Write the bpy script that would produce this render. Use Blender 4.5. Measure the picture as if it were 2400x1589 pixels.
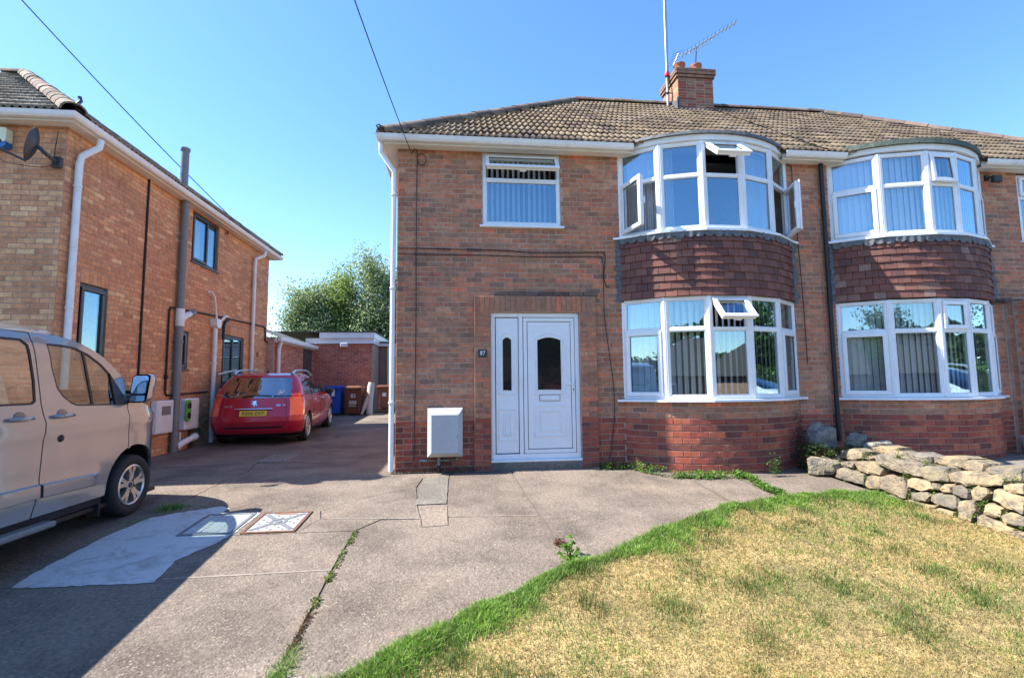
import bpy, math, random
import numpy as np
from mathutils import Vector, Matrix
from mathutils.geometry import delaunay_2d_cdt

for _o in list(bpy.data.objects):
    bpy.data.objects.remove(_o)
S = bpy.context.scene
COL = S.collection
rng = random.Random(7)
nr = np.random.default_rng(7)

# ------------------------------------------------------------------ camera
YAW, PITCH, ROLL, FPX = 0.105828, 0.088736, -0.010237, 1150.0
CAMZ = 1.245
_cy, _sy, _cp, _sp, _cr, _sr = (math.cos(YAW), math.sin(YAW), math.cos(PITCH), math.sin(PITCH), math.cos(ROLL), math.sin(ROLL))
_f = Vector((_sy * _cp, _cy * _cp, _sp)); _r = Vector((_cy, -_sy, 0)); _u = _r.cross(_f)
_R = _r * _cr + _u * _sr; _U = _u * _cr - _r * _sr
cd = bpy.data.cameras.new('camera'); cam = bpy.data.objects.new('camera', cd); COL.objects.link(cam)
cam.matrix_world = Matrix(((_R.x, _U.x, -_f.x, 0), (_R.y, _U.y, -_f.y, 0), (_R.z, _U.z, -_f.z, CAMZ), (0, 0, 0, 1)))
cd.sensor_fit = 'HORIZONTAL'; cd.sensor_width = 36.0; cd.lens = 36.0 * FPX / 2400.0
cd.clip_start = 0.05; cd.clip_end = 2000.0
S.camera = cam

# ------------------------------------------------------------------ sky, sun, exposure
SUN_EL = math.radians(51.0)
SUN_TO = Vector((-math.cos(SUN_EL) * math.cos(math.radians(1.2)), math.cos(SUN_EL) * math.sin(math.radians(1.2)), math.sin(SUN_EL)))
W = bpy.data.worlds.new('World'); S.world = W; W.use_nodes = True
wt = W.node_tree; wt.nodes.clear()
sky = wt.nodes.new('ShaderNodeTexSky'); sky.sky_type = 'NISHITA'; sky.sun_disc = False
sky.sun_elevation = SUN_EL; sky.sun_rotation = math.atan2(SUN_TO.x, SUN_TO.y)
sky.air_density = 1.0; sky.dust_density = 0.25; sky.ozone_density = 2.6; sky.altitude = 50
hs = wt.nodes.new('ShaderNodeHueSaturation'); hs.inputs['Saturation'].default_value = 1.2; hs.inputs['Value'].default_value = 1.03; hs.inputs['Hue'].default_value = 0.504
bg = wt.nodes.new('ShaderNodeBackground'); bg.inputs['Strength'].default_value = 0.125
wo = wt.nodes.new('ShaderNodeOutputWorld')
wt.links.new(sky.outputs[0], hs.inputs['Color']); wt.links.new(hs.outputs[0], bg.inputs['Color']); wt.links.new(bg.outputs[0], wo.inputs[0])
sl = bpy.data.lights.new('sun', 'SUN'); sl.energy = 4.4; sl.angle = math.radians(0.5); sl.color = (1.0, 0.95, 0.87)
so = bpy.data.objects.new('sun', sl); COL.objects.link(so)
so.rotation_euler = SUN_TO.to_track_quat('Z', 'Y').to_euler()
S.view_settings.view_transform = 'Standard'; S.view_settings.look = 'None'
S.view_settings.exposure = 1.56; S.view_settings.gamma = 1.0; S.view_settings.use_curve_mapping = False
S.render.engine = 'CYCLES'
S.cycles.max_bounces = 8; S.cycles.diffuse_bounces = 4; S.cycles.glossy_bounces = 4; S.cycles.transparent_max_bounces = 16
S.cycles.caustics_reflective = False; S.cycles.caustics_refractive = False
S.cycles.use_adaptive_sampling = True; S.cycles.adaptive_threshold = 0.006
S.cycles.use_denoising = True

# ------------------------------------------------------------------ helpers
def gz(x, y):
    if y < 7.2: return -0.068 * (7.2 - y) if y > -12 else -0.068 * 19.2
    if y < 10.5: return 0.0
    return 0.024 * (min(y, 40) - 10.5)

class MB:
    """collects polygons with one colour each"""
    def __init__(s): s.v = []; s.f = []; s.c = []; s.sm = []
    def add(s, verts, faces, col=(1, 1, 1), xf=None, smooth=False):
        o = len(s.v)
        if xf is None: s.v.extend([tuple(p) for p in verts])
        else: s.v.extend([tuple(xf @ Vector(p)) for p in verts])
        for f in faces: s.f.append(tuple(i + o for i in f)); s.c.append(col); s.sm.append(smooth)
        return s
    def box(s, x0, x1, y0, y1, z0, z1, col=(1, 1, 1), xf=None):
        v = [(x0, y0, z0), (x1, y0, z0), (x1, y1, z0), (x0, y1, z0), (x0, y0, z1), (x1, y0, z1), (x1, y1, z1), (x0, y1, z1)]
        return s.add(v, [(0, 3, 2, 1), (4, 5, 6, 7), (0, 1, 5, 4), (1, 2, 6, 5), (2, 3, 7, 6), (3, 0, 4, 7)], col, xf)
    def cbox(s, x0, x1, y0, y1, z0, z1, b=0.006, col=(1, 1, 1), xf=None):
        """box with all edges chamfered"""
        xs, ys, zs = (x0, x1), (y0, y1), (z0, z1); v = []; idx = {}
        for i in (0, 1):
            for j in (0, 1):
                for k in (0, 1):
                    sx, sy, sz = (b if i == 0 else -b), (b if j == 0 else -b), (b if k == 0 else -b)
                    for a, p in enumerate(((xs[i], ys[j] + sy, zs[k] + sz), (xs[i] + sx, ys[j], zs[k] + sz), (xs[i] + sx, ys[j] + sy, zs[k]))):
                        idx[(i, j, k, a)] = len(v); v.append(p)
        F = []
        for e in (0, 1):
            for a in range(3):
                q = []
                for (m, n) in ((0, 0), (1, 0), (1, 1), (0, 1)):
                    t = [m, n]; t.insert(a, e); q.append(idx[(t[0], t[1], t[2], a)])
                F.append(q)
        for a in range(3):
            b1, b2 = [q for q in range(3) if q != a]
            for m in (0, 1):
                for n in (0, 1):
                    q = []
                    for w, ax in ((0, b1), (1, b1), (1, b2), (0, b2)):
                        t = [0, 0, 0]; t[a] = w; t[b1] = m; t[b2] = n; q.append(idx[(t[0], t[1], t[2], ax)])
                    F.append(q)
        for i in (0, 1):
            for j in (0, 1):
                for k in (0, 1): F.append([idx[(i, j, k, a)] for a in range(3)])
        # orient outwards
        c = Vector(((x0 + x1) / 2, (y0 + y1) / 2, (z0 + z1) / 2)); G = []
        for q in F:
            p = [Vector(v[i]) for i in q]; n = (p[1] - p[0]).cross(p[2] - p[0]); m = sum(p, Vector()) / len(p)
            G.append(q if n.dot(m - c) > 0 else q[::-1])
        return s.add(v, G, col, xf)
    def tube(s, path, r, n=8, col=(1, 1, 1), caps=True, xf=None, smooth=True):
        P = [Vector(p) for p in path]; rs = r if isinstance(r, (list, tuple)) else [r] * len(P)
        V = []; F = []; up = None
        for i, p in enumerate(P):
            t = (P[min(i + 1, len(P) - 1)] - P[max(i - 1, 0)]).normalized()
            if up is None:
                up = Vector((0, 0, 1)) if abs(t.z) < .9 else Vector((0, 1, 0))
            a = t.cross(up)
            if a.length < 1e-6: a = t.cross(Vector((1, 0, 0)))
            a.normalize(); b = a.cross(t).normalized(); up = b
            for k in range(n):
                w = 2 * math.pi * k / n
                V.append(p + a * (math.cos(w) * rs[i]) + b * (math.sin(w) * rs[i]))
        for i in range(len(P) - 1):
            for k in range(n):
                k2 = (k + 1) % n; F.append((i * n + k, i * n + k2, (i + 1) * n + k2, (i + 1) * n + k))
        s.add(V, F, col, xf, smooth)
        if caps:
            s.add(V[:n], [tuple(range(n))], col, xf); s.add(V[-n:], [tuple(range(n))[::-1]], col, xf)
        return s
    def lathe(s, prof, c, axis='z', n=24, col=(1, 1, 1), smooth=True, xf=None):
        """prof: list of (radius, height along axis)"""
        V = []; F = []; c = Vector(c)
        for (r, h) in prof:
            for k in range(n):
                w = 2 * math.pi * k / n; a, b = r * math.cos(w), r * math.sin(w)
                V.append(c + (Vector((a, b, h)) if axis == 'z' else Vector((h, a, b)) if axis == 'x' else Vector((b, h, a))))
        m = len(prof)
        for i in range(m - 1):
            for k in range(n):
                k2 = (k + 1) % n; F.append((i * n + k, i * n + k2, (i + 1) * n + k2, (i + 1) * n + k))
        return s.add(V, F, col, xf, smooth)
    def prism(s, poly, h0, h1, axis='z', col=(1, 1, 1), xf=None):
        """2-D polygon extruded along an axis; axis z: (x,y), y: (x,z), x: (y,z)"""
        def P(a, b, h): return (a, b, h) if axis == 'z' else (a, h, b) if axis == 'y' else (h, a, b)
        n = len(poly); V = [P(a, b, h0) for a, b in poly] + [P(a, b, h1) for a, b in poly]
        F = [tuple(range(n))[::-1], tuple(range(n, 2 * n))] + [(i, (i + 1) % n, n + (i + 1) % n, n + i) for i in range(n)]
        return s.add(V, F, col, xf)
    def build(s, name, mat, parent=None, **kw):
        me = bpy.data.meshes.new(name)
        off = worldoff(parent)
        me.from_pydata([(v[0] - off[0], v[1] - off[1], v[2] - off[2]) for v in s.v], [], s.f)
        at = me.attributes.new('Col', 'FLOAT_COLOR', 'FACE')
        at.data.foreach_set('color', np.array([(c[0], c[1], c[2], 1) for c in s.c], dtype=np.float32).ravel())
        me.polygons.foreach_set('use_smooth', s.sm)
        if any(s.sm) and kw.pop('sharp', True): me.set_sharp_from_angle(angle=math.radians(40))
        kw.pop('sharp', 0)
        me.materials.append(mat); me.update()
        return link(name, me, parent, **kw)

OFF = {}
def worldoff(p): return OFF.get(p.name, (0, 0, 0)) if p is not None else (0, 0, 0)
def link(name, data, parent=None, label=None, cat=None, group=None, kind=None, loc=None, rot=None):
    o = bpy.data.objects.new(name, data); COL.objects.link(o)
    if parent is not None: o.parent = parent; OFF[o.name] = worldoff(parent)
    if label: o['label'] = label
    if cat: o['category'] = cat
    if group: o['group'] = group
    if kind: o['kind'] = kind
    if loc: o.location = loc
    if rot: o.rotation_euler = rot
    return o
def thing(name, label, cat, loc, group=None, rotz=None):
    """Empty at the base of a thing; children are given in world coordinates unless rotz is set (then local)"""
    o = link(name, None, None, label, cat, group, None, loc, (0, 0, rotz) if rotz is not None else None)
    o.empty_display_size = 0.2
    OFF[o.name] = tuple(loc) if rotz is None else (0, 0, 0)
    return o
def shared(name, me, parent, pos, rot=None, scale=None):
    """instance of a mesh as its own object at a world position"""
    o = bpy.data.objects.new(name, me); COL.objects.link(o); o.parent = parent
    f = worldoff(parent); o.location = (pos[0] - f[0], pos[1] - f[1], pos[2] - f[2])
    if rot: o.rotation_euler = rot
    if scale: o.scale = scale
    OFF[o.name] = f
    return o
def copytree(src, loc, rotz=None, label=None, name=None):
    r = src.copy(); COL.objects.link(r); r.location = loc
    if rotz is not None: r.rotation_euler = (0, 0, rotz)
    if label: r['label'] = label
    for ch in list(src.children):
        c = ch.copy(); COL.objects.link(c); c.parent = r
        for g in list(ch.children):
            d = g.copy(); COL.objects.link(d); d.parent = c
    return r
def lerp(a, b, t): return a + (b - a) * t
def jit(c, a=0.1, r=rng):
    k = 1 + r.uniform(-a, a); return (max(0, c[0] * k * (1 + r.uniform(-a, a) * .4)), max(0, c[1] * k), max(0, c[2] * k * (1 + r.uniform(-a, a) * .4)))
def inpoly(x, y, P):
    c = False; j = len(P) - 1
    for i in range(len(P)):
        if (P[i][1] > y) != (P[j][1] > y) and x < (P[j][0] - P[i][0]) * (y - P[i][1]) / (P[j][1] - P[i][1]) + P[i][0]: c = not c
        j = i
    return c
def inpoly_np(x, y, P):
    c = np.zeros(len(x), bool); j = len(P) - 1
    for i in range(len(P)):
        yi, yj, xi, xj = P[i][1], P[j][1], P[i][0], P[j][0]
        if yi != yj:
            c ^= ((yi > y) != (yj > y)) & (x < (xj - xi) * (y - yi) / (yj - yi) + xi)
        j = i
    return c
def cdt(outer, holes=(), step=None, lines_y=()):
    """triangulated 2-D region with holes; returns points and triangles (counter-clockwise)"""
    pts = []; ed = []
    for lp in [outer] + list(holes):
        o = len(pts); n = len(lp); pts += [Vector((p[0], p[1])) for p in lp]; ed += [(o + i, o + (i + 1) % n) for i in range(n)]
    x0, x1 = min(p[0] for p in outer), max(p[0] for p in outer); y0, y1 = min(p[1] for p in outer), max(p[1] for p in outer)
    def inside(x, y): return inpoly(x, y, outer) and not any(inpoly(x, y, h) for h in holes)
    if step:
        nx = int((x1 - x0) / step) + 1; ny = int((y1 - y0) / step) + 1
        for i in range(1, nx):
            for j in range(1, ny):
                x, y = x0 + (x1 - x0) * i / nx, y0 + (y1 - y0) * j / ny
                if inside(x, y): pts.append(Vector((x, y)))
    for ly in lines_y:
        if y0 < ly < y1:
            for i in range(1, 40):
                x = x0 + (x1 - x0) * i / 40
                if inside(x, ly): pts.append(Vector((x, ly)))
    v, e, f, *_ = delaunay_2d_cdt(pts, ed, [], 0, 1e-6)
    T = []
    for t in f:
        cx = sum(v[i].x for i in t) / 3; cy = sum(v[i].y for i in t) / 3
        if inside(cx, cy):
            a, b, c = (v[i] for i in t)
            T.append(tuple(t) if (b.x - a.x) * (c.y - a.y) - (b.y - a.y) * (c.x - a.x) > 0 else tuple(t)[::-1])
    return [(p.x, p.y) for p in v], T
def resample(loop, step):
    out = []
    for i in range(len(loop)):
        a, b = loop[i], loop[(i + 1) % len(loop)]; d = math.hypot(b[0] - a[0], b[1] - a[1]); n = max(1, int(d / step))
        for k in range(n): out.append((lerp(a[0], b[0], k / n), lerp(a[1], b[1], k / n)))
    return out
def rrect(x0, x1, y0, y1, r, n=4):
    P = []
    for cx, cy, a in ((x1 - r, y0 + r, -90), (x1 - r, y1 - r, 0), (x0 + r, y1 - r, 90), (x0 + r, y0 + r, 180)):
        for k in range(n + 1):
            w = math.radians(a + 90 * k / n); P.append((cx + r * math.cos(w), cy + r * math.sin(w)))
    return P
def text_mesh(txt, size, mat, name, parent, M, depth=0.001, sx=1.0):
    """lettering as flat print, turned into a mesh; M places the text's x right / y up plane; world coordinates"""
    cu = bpy.data.curves.new('t', 'FONT'); cu.body = txt; cu.size = size; cu.extrude = depth; cu.align_x = 'CENTER'; cu.align_y = 'CENTER'
    cu.resolution_u = 3
    ob = bpy.data.objects.new('t', cu); COL.objects.link(ob)
    bpy.context.view_layer.update()
    me = bpy.data.meshes.new_from_object(ob.evaluated_get(bpy.context.evaluated_depsgraph_get()))
    bpy.data.objects.remove(ob); bpy.data.curves.remove(cu)
    me.transform(Matrix.Diagonal((sx, 1, 1, 1))); me.transform(M)
    f = worldoff(parent); me.transform(Matrix.Translation((-f[0], -f[1], -f[2])))
    me.name = name; me.materials.clear(); me.materials.append(mat)
    return link(name, me, parent)
def frame(o, u, v, n):
    """matrix with columns u, v, n and origin o"""
    u, v, n = Vector(u), Vector(v), Vector(n)
    return Matrix(((u.x, v.x, n.x, o[0]), (u.y, v.y, n.y, o[1]), (u.z, v.z, n.z, o[2]), (0, 0, 0, 1)))

# ------------------------------------------------------------------ materials
def new_mat(name):
    m = bpy.data.materials.new(name); m.use_nodes = True; t = m.node_tree; t.nodes.clear()
    out = t.nodes.new('ShaderNodeOutputMaterial'); return m, t, out
def nd(t, typ, **kw):
    n = t.nodes.new('ShaderNode' + typ)
    for k, v in kw.items():
        if k in n.inputs: n.inputs[k].default_value = v
        else: setattr(n, k, v)
    return n
def mixrgb(t, a, b, fac, mode='MIX'):
    n = t.nodes.new('ShaderNodeMix'); n.data_type = 'RGBA'; n.blend_type = mode
    for sock, v in ((n.inputs[0], fac), (n.inputs[6], a), (n.inputs[7], b)):
        if hasattr(v, 'is_linked'): t.links.new(v, sock)
        else: sock.default_value = v if not isinstance(v, tuple) else (*v, 1) if len(v) == 3 else v
    return n.outputs[2]
def ramp(t, fac, stops, interp='LINEAR'):
    n = t.nodes.new('ShaderNodeValToRGB'); n.color_ramp.interpolation = interp
    e = n.color_ramp.elements
    while len(e) < len(stops): e.new(0.5)
    for i, (p, c) in enumerate(stops): e[i].position = p; e[i].color = (*c, 1) if isinstance(c, tuple) else (c, c, c, 1)
    t.links.new(fac, n.inputs[0]); return n.outputs[0]
def noise(t, pos, scale, detail=4, rough=0.55, dist=0.0):
    n = nd(t, 'TexNoise', Scale=scale, Detail=detail, Roughness=rough, Distortion=dist); t.links.new(pos, n.inputs['Vector']); return n.outputs[0]
def M(name, col='attr', rough=0.7, metal=0.0, var=(), bump=(), spec=0.4, coat=0.0, stain=None, alpha=None, trans=0.0, roughvar=0.0):
    """principled material; col is an RGB triple or 'attr' (each piece's own colour); var: (scale, amount) noise; bump: (scale, distance)"""
    m, t, out = new_mat(name); p = nd(t, 'BsdfPrincipled', Roughness=rough, Metallic=metal)
    p.inputs['Specular IOR Level'].default_value = spec; p.inputs['Coat Weight'].default_value = coat; p.inputs['Coat Roughness'].default_value = 0.05
    pos = nd(t, 'NewGeometry').outputs['Position']
    if col == 'attr': c = nd(t, 'Attribute', attribute_name='Col').outputs['Color']
    else:
        r = nd(t, 'RGB'); r.outputs[0].default_value = (*col, 1); c = r.outputs[0]
    for sc, am in var:
        v = ramp(t, noise(t, pos, sc), [(0.25, 1 - am), (0.75, 1 + am)])
        c = mixrgb(t, c, v, 1.0, 'MULTIPLY')
    if stain:
        sc, lo, hi, scol, am = stain
        f = ramp(t, noise(t, pos, sc, 5, .6), [(lo, 0.0), (hi, am)]); c = mixrgb(t, c, scol, f)
    t.links.new(c, p.inputs['Base Color'])
    if roughvar:
        rv = ramp(t, noise(t, pos, 6.0), [(0.3, max(0, rough - roughvar)), (0.7, min(1, rough + roughvar))]); t.links.new(rv, p.inputs['Roughness'])
    prev = None
    for sc, di in bump:
        b = nd(t, 'Bump', Strength=1.0, Distance=di); t.links.new(noise(t, pos, sc, 3), b.inputs['Height'])
        if prev: t.links.new(prev, b.inputs['Normal'])
        prev = b.outputs[0]
    if prev: t.links.new(prev, p.inputs['Normal'])
    sh = p.outputs[0]
    if trans:
        d = nd(t, 'BsdfTranslucent'); t.links.new(c, d.inputs['Color']); mx = nd(t, 'MixShader', Fac=trans)
        t.links.new(sh, mx.inputs[1]); t.links.new(d.outputs[0], mx.inputs[2]); sh = mx.outputs[0]
    t.links.new(sh, out.inputs[0]); return m
def glass(name, tint=(0.75, 0.8, 0.8), refl=(0.12, 0.9), gcol=(.95, .97, 1), rough=0.0):
    """window glass: part mirror (fresnel), part see-through"""
    m, t, out = new_mat(name)
    tr = nd(t, 'BsdfTransparent', Color=(*tint, 1)); gl = nd(t, 'BsdfGlossy', Roughness=rough, Color=(*gcol, 1))
    lw = nd(t, 'LayerWeight', Blend=0.35); f = ramp(t, lw.outputs['Facing'], [(0.0, refl[0]), (0.45, refl[0] * 1.25), (1.0, refl[1])])
    mx = nd(t, 'MixShader'); t.links.new(f, mx.inputs[0]); t.links.new(tr.outputs[0], mx.inputs[1]); t.links.new(gl.outputs[0], mx.inputs[2])
    t.links.new(mx.outputs[0], out.inputs[0]); return m
def brickwork(name, cols, mortar, bw=0.225, bh=0.075):
    """far or hidden brickwork: pattern in the material"""
    m, t, out = new_mat(name); p = nd(t, 'BsdfPrincipled', Roughness=0.85)
    pos = nd(t, 'NewGeometry').outputs['Position']; s = nd(t, 'SeparateXYZ'); t.links.new(pos, s.inputs[0])
    a = nd(t, 'Math', operation='ADD'); t.links.new(s.outputs[0], a.inputs[0]); t.links.new(s.outputs[1], a.inputs[1])
    cb = nd(t, 'CombineXYZ'); t.links.new(a.outputs[0], cb.inputs[0]); t.links.new(s.outputs[2], cb.inputs[1])
    b = nd(t, 'TexBrick', Scale=1.0); b.inputs['Brick Width'].default_value = bw; b.inputs['Row Height'].default_value = bh
    b.inputs['Mortar Size'].default_value = 0.006; b.inputs['Mortar'].default_value = (*mortar, 1); b.inputs['Bias'].default_value = 0
    b.inputs['Color1'].default_value = (*cols[0], 1); b.inputs['Color2'].default_value = (*cols[1], 1); t.links.new(cb.outputs[0], b.inputs['Vector'])
    c = mixrgb(t, b.outputs[0], ramp(t, noise(t, pos, 3.0), [(0.3, .75), (0.7, 1.2)]), 1.0, 'MULTIPLY'); t.links.new(c, p.inputs['Base Color'])
    bu = nd(t, 'Bump', Strength=0.6, Distance=0.004); bu.invert = True; t.links.new(b.outputs[1], bu.inputs['Height']); t.links.new(bu.outputs[0], p.inputs['Normal'])
    t.links.new(p.outputs[0], out.inputs[0]); return m
def concrete(name, base, dark, speck=1.0):
    """worn exposed-aggregate concrete: stones, paste, stains"""
    m, t, out = new_mat(name); p = nd(t, 'BsdfPrincipled', Roughness=0.9); p.inputs['Specular IOR Level'].default_value = 0.2
    pos = nd(t, 'NewGeometry').outputs['Position']
    att = nd(t, 'Attribute', attribute_name='Col').outputs['Color']
    c = mixrgb(t, base, dark, ramp(t, noise(t, pos, 1.1, 6, .65), [(0.40, 0.0), (0.64, 1.0)]))
    c = mixrgb(t, c, (min(1, base[0] * 1.3), min(1, base[1] * 1.25), min(1, base[2] * 1.15)), ramp(t, noise(t, pos, 0.55, 5, .7, .5), [(0.54, 0.0), (0.7, 0.6)]))
    c = mixrgb(t, c, ramp(t, noise(t, pos, 38, 3, .7), [(0.3, .66), (0.7, 1.32)]), 1.0, 'MULTIPLY')
    v = nd(t, 'TexVoronoi', Scale=58.0); t.links.new(pos, v.inputs['Vector'])
    sc = nd(t, 'SeparateColor'); t.links.new(v.outputs['Color'], sc.inputs[0])
    stone = ramp(t, sc.outputs[0], [(0.0, (.06, .052, .045)), (0.3, (.13, .112, .09)), (0.6, (.22, .19, .15)), (0.85, (.31, .27, .21)), (1.0, (.5, .45, .37))])
    edge = ramp(t, v.outputs['Distance'], [(0.25, 1.0), (0.55, 0.0)])
    wear = ramp(t, noise(t, pos, 2.3, 4, .6), [(0.38, .15), (0.62, .85)])
    fm = nd(t, 'Math', operation='MULTIPLY'); t.links.new(edge, fm.inputs[0]); t.links.new(wear, fm.inputs[1])
    fm2 = nd(t, 'Math', operation='MULTIPLY'); t.links.new(fm.outputs[0], fm2.inputs[0]); fm2.inputs[1].default_value = 0.62 * speck
    c = mixrgb(t, c, stone, fm2.outputs[0])
    c = mixrgb(t, c, att, 1.0, 'MULTIPLY')
    t.links.new(c, p.inputs['Base Color'])
    b1 = nd(t, 'Bump', Strength=0.7, Distance=0.004); t.links.new(edge, b1.inputs['Height'])
    b2 = nd(t, 'Bump', Strength=0.8, Distance=0.02); t.links.new(noise(t, pos, 9, 5, .6), b2.inputs['Height']); t.links.new(b1.outputs[0], b2.inputs['Normal'])
    t.links.new(b2.outputs[0], p.inputs['Normal']); t.links.new(p.outputs[0], out.inputs[0]); return m

m_brick = M('brick', 'attr', .88, var=((1.6, .16), (14, .26), (60, .2)), bump=((70, .004), (14, .003)), spec=.25)
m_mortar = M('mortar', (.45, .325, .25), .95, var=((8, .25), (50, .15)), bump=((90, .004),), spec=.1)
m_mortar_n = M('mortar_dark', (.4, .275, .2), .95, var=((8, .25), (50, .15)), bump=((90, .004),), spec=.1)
m_brick_far = brickwork('brick_far', ((.36, .19, .12), (.46, .24, .15)), (.42, .33, .27))
m_brick_red = brickwork('brick_red_far', ((.27, .085, .06), (.2, .06, .045)), (.34, .24, .2))
m_upvc = M('white_upvc', (.80, .81, .82), .34, var=((5, .04), (40, .025)), stain=(3.5, .56, .78, (.5, .47, .42), .28), spec=.5, roughvar=.06)
m_gutter = M('white_gutter', (.78, .79, .79), .4, var=((3, .05), (25, .04)), stain=(4, .55, .8, (.45, .4, .33), .5), spec=.5)
m_soffit = M('soffit_paint', (.78, .76, .71), .6, var=((3, .06),), stain=(2.5, .5, .8, (.5, .42, .33), .35))
m_gasket = M('black_gasket', (.02, .02, .02), .6)
m_glass = glass('window_glass', (.93, .96, .96), (.195, .9), (.62, .85, 1.0))
m_glass_dark = glass('tinted_glass', (.3, .34, .33), (.2, .9)); m_glass_est = glass('privacy_glass', (.10, .13, .13), (.3, .9))
m_glass_car = glass('car_glass', (.62, .7, .66), (.12, .85))
m_frost = M('obscure_glass', (.012, .012, .014), .06, var=((30, .4),), bump=((14, .0008),), spec=.7)
m_blind = M('blind_fabric', (.86, .85, .84), .8, trans=.25)
m_curtain = M('curtain_fabric', (.66, .65, .66), .85, var=((20, .08),), trans=.2)
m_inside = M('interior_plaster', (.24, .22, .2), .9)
m_tile = M('roof_tile', 'attr', .92, var=((6, .2), (45, .25)), bump=((60, .004),), spec=.2, stain=(3.2, .52, .66, (.085, .078, .062), .8))
m_hang = M('hung_tile', 'attr', .75, var=((9, .2), (50, .18)), bump=((40, .003),), spec=.35)
m_lead = M('lead_flashing', (.12, .125, .135), .6, .1, var=((12, .35), (60, .15)), bump=((20, .006),))
m_felt = M('roof_felt', (.075, .08, .075), .9, var=((8, .3), (60, .3)), bump=((60, .006), (9, .01)))
m_felt_green = M('roof_felt_green', (.085, .105, .085), .9, var=((8, .35), (60, .35)), bump=((60, .008), (9, .012)))
m_darkgrey = M('anthracite_upvc', (.045, .05, .06), .4, spec=.5)
m_greypipe = M('grey_pipe', (.2, .2, .2), .5, var=((4, .12), (30, .08)))
m_black = M('black_plastic', (.018, .018, .02), .45, var=((20, .2),))
m_cable = M('cable_black', (.015, .015, .016), .6)
m_steel = M('galvanised', (.55, .56, .57), .38, .9, var=((20, .12),))
m_whitebox = M('white_plastic', (.75, .75, .74), .45, var=((4, .05), (30, .04)), stain=(5, .6, .8, (.5, .47, .42), .3))
m_meter = M('meter_grp', (.46, .47, .47), .55, var=((6, .06), (50, .07)), stain=(14, .56, .7, (.42, .43, .42), .5), bump=((80, .001),))
m_white = M('white_print', (.8, .8, .78), .6)
m_slate = M('slate_plate', (.035, .045, .06), .4)
m_concrete = concrete('drive_concrete', (.205, .163, .13), (.105, .083, .069))
m_smoothcon = concrete('smooth_concrete', (.2, .18, .152), (.14, .125, .108), .35)
m_soil = M('soil', (.055, .042, .03), .95, var=((6, .4), (40, .4)), bump=((30, .02),))
m_leaf = M('leaf', 'attr', .55, var=((3, .15),), spec=.3, trans=.45)
m_grass = M('grass_blade', 'attr', .55, spec=.35, trans=.3)
m_bark = M('bark', (.1, .085, .07), .9, var=((8, .3),), bump=((20, .02),))
m_stone = M('sandstone', 'attr', .92, var=((5, .2), (24, .22), (90, .15)), bump=((14, .035), (45, .012)), spec=.2, stain=(8, .46, .62, (.125, .112, .095), .85))
m_rubber = M('tyre_rubber', (.022, .022, .023), .8, var=((30, .2),), bump=((90, .002),))
m_alloy = M('alloy', (.55, .55, .54), .32, .85, var=((15, .06),))
m_chrome = M('chrome', (.75, .76, .78), .12, 1.0)
m_wood = M('weathered_board', (.12, .09, .065), .85, var=((4, .2), (30, .25)), bump=((30, .003),))
m_rust = M('cast_iron_rust', (.33, .33, .33), .6, .1, var=((9, .12), (60, .12)), stain=(4.2, .58, .7, (.36, .14, .05), .9), bump=((60, .002),))
m_castdark = M('cast_iron_dark', (.17, .18, .19), .6, .2, var=((20, .2),))
m_plate = M('cover_plate', (.42, .43, .42), .5, .15, var=((9, .15), (60, .1)), stain=(6, .55, .7, (.38, .33, .27), .6))
m_red = M('red_plastic', (.5, .03, .03), .4)
m_terracotta = M('terracotta', (.4, .13, .07), .7, var=((9, .2), (40, .15)), stain=(5, .5, .7, (.1, .07, .06), .6))
# ================================================================== GROUND
def sheet(name, poly, mat, top=0.0, depth=0.0, parent=None, col=(1, 1, 1), step=0.6, **kw):
    """flat-ish piece of ground following the slope, with sides of the given depth"""
    P, T = cdt(poly, (), step, (7.2, 10.5)); mb = MB()
    V = [(x, y, gz(x, y) + top) for x, y in P]; mb.add(V, T, col)
    if depth:
        n = len(poly); A = [(x, y, gz(x, y) + top) for x, y in poly]; B = [(x, y, gz(x, y) + top - depth) for x, y in poly]
        ar = sum(poly[i][0] * poly[(i + 1) % n][1] - poly[(i + 1) % n][0] * poly[i][1] for i in range(n))
        F = [(i, n + i, n + (i + 1) % n, (i + 1) % n) for i in range(n)] if ar > 0 else [(i, (i + 1) % n, n + (i + 1) % n, n + i) for i in range(n)]
        mb.add(A + B, F, col)
    return mb.build(name, mat, parent, **kw)
def inset(poly, d):
    n = len(poly); ar = sum(poly[i][0] * poly[(i + 1) % n][1] - poly[(i + 1) % n][0] * poly[i][1] for i in range(n))
    P = poly if ar > 0 else poly[::-1]; out = []
    for i in range(n):
        a, b, c = Vector(P[i - 1]), Vector(P[i]), Vector(P[(i + 1) % n])
        e1 = (b - a).normalized(); e2 = (c - b).normalized(); n1 = Vector((-e1.y, e1.x)); n2 = Vector((-e2.y, e2.x))
        k = n1 + n2; k = k / max(0.35, k.dot(n1)) if k.length > 1e-6 else n1
        q = b + k * d; out.append((q.x, q.y))
    return out
def rough_edge(poly, step=0.12, a=0.006):
    out = []
    for x, y in resample(poly, step): out.append((x + rng.uniform(-a, a), y + rng.uniform(-a, a)))
    return out

# the base of everything: bare earth, out to the horizon
g = MB(); xs = [-700, -120, -40, -16, -8, -4, 0, 4, 8, 16, 40, 120, 700]; ys = [-700, -120, -40, -12, -6, 0, 3, 5, 7.2, 10.5, 16, 24, 40, 120, 700]
V = [(x, y, gz(x, y) - 0.075) for y in ys for x in xs]; n = len(xs)
g.add(V, [(j * n + i, j * n + i + 1, (j + 1) * n + i + 1, (j + 1) * n + i) for j in range(len(ys) - 1) for i in range(n - 1)])
g.build('ground', m_soil, None, kind='structure')
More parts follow.
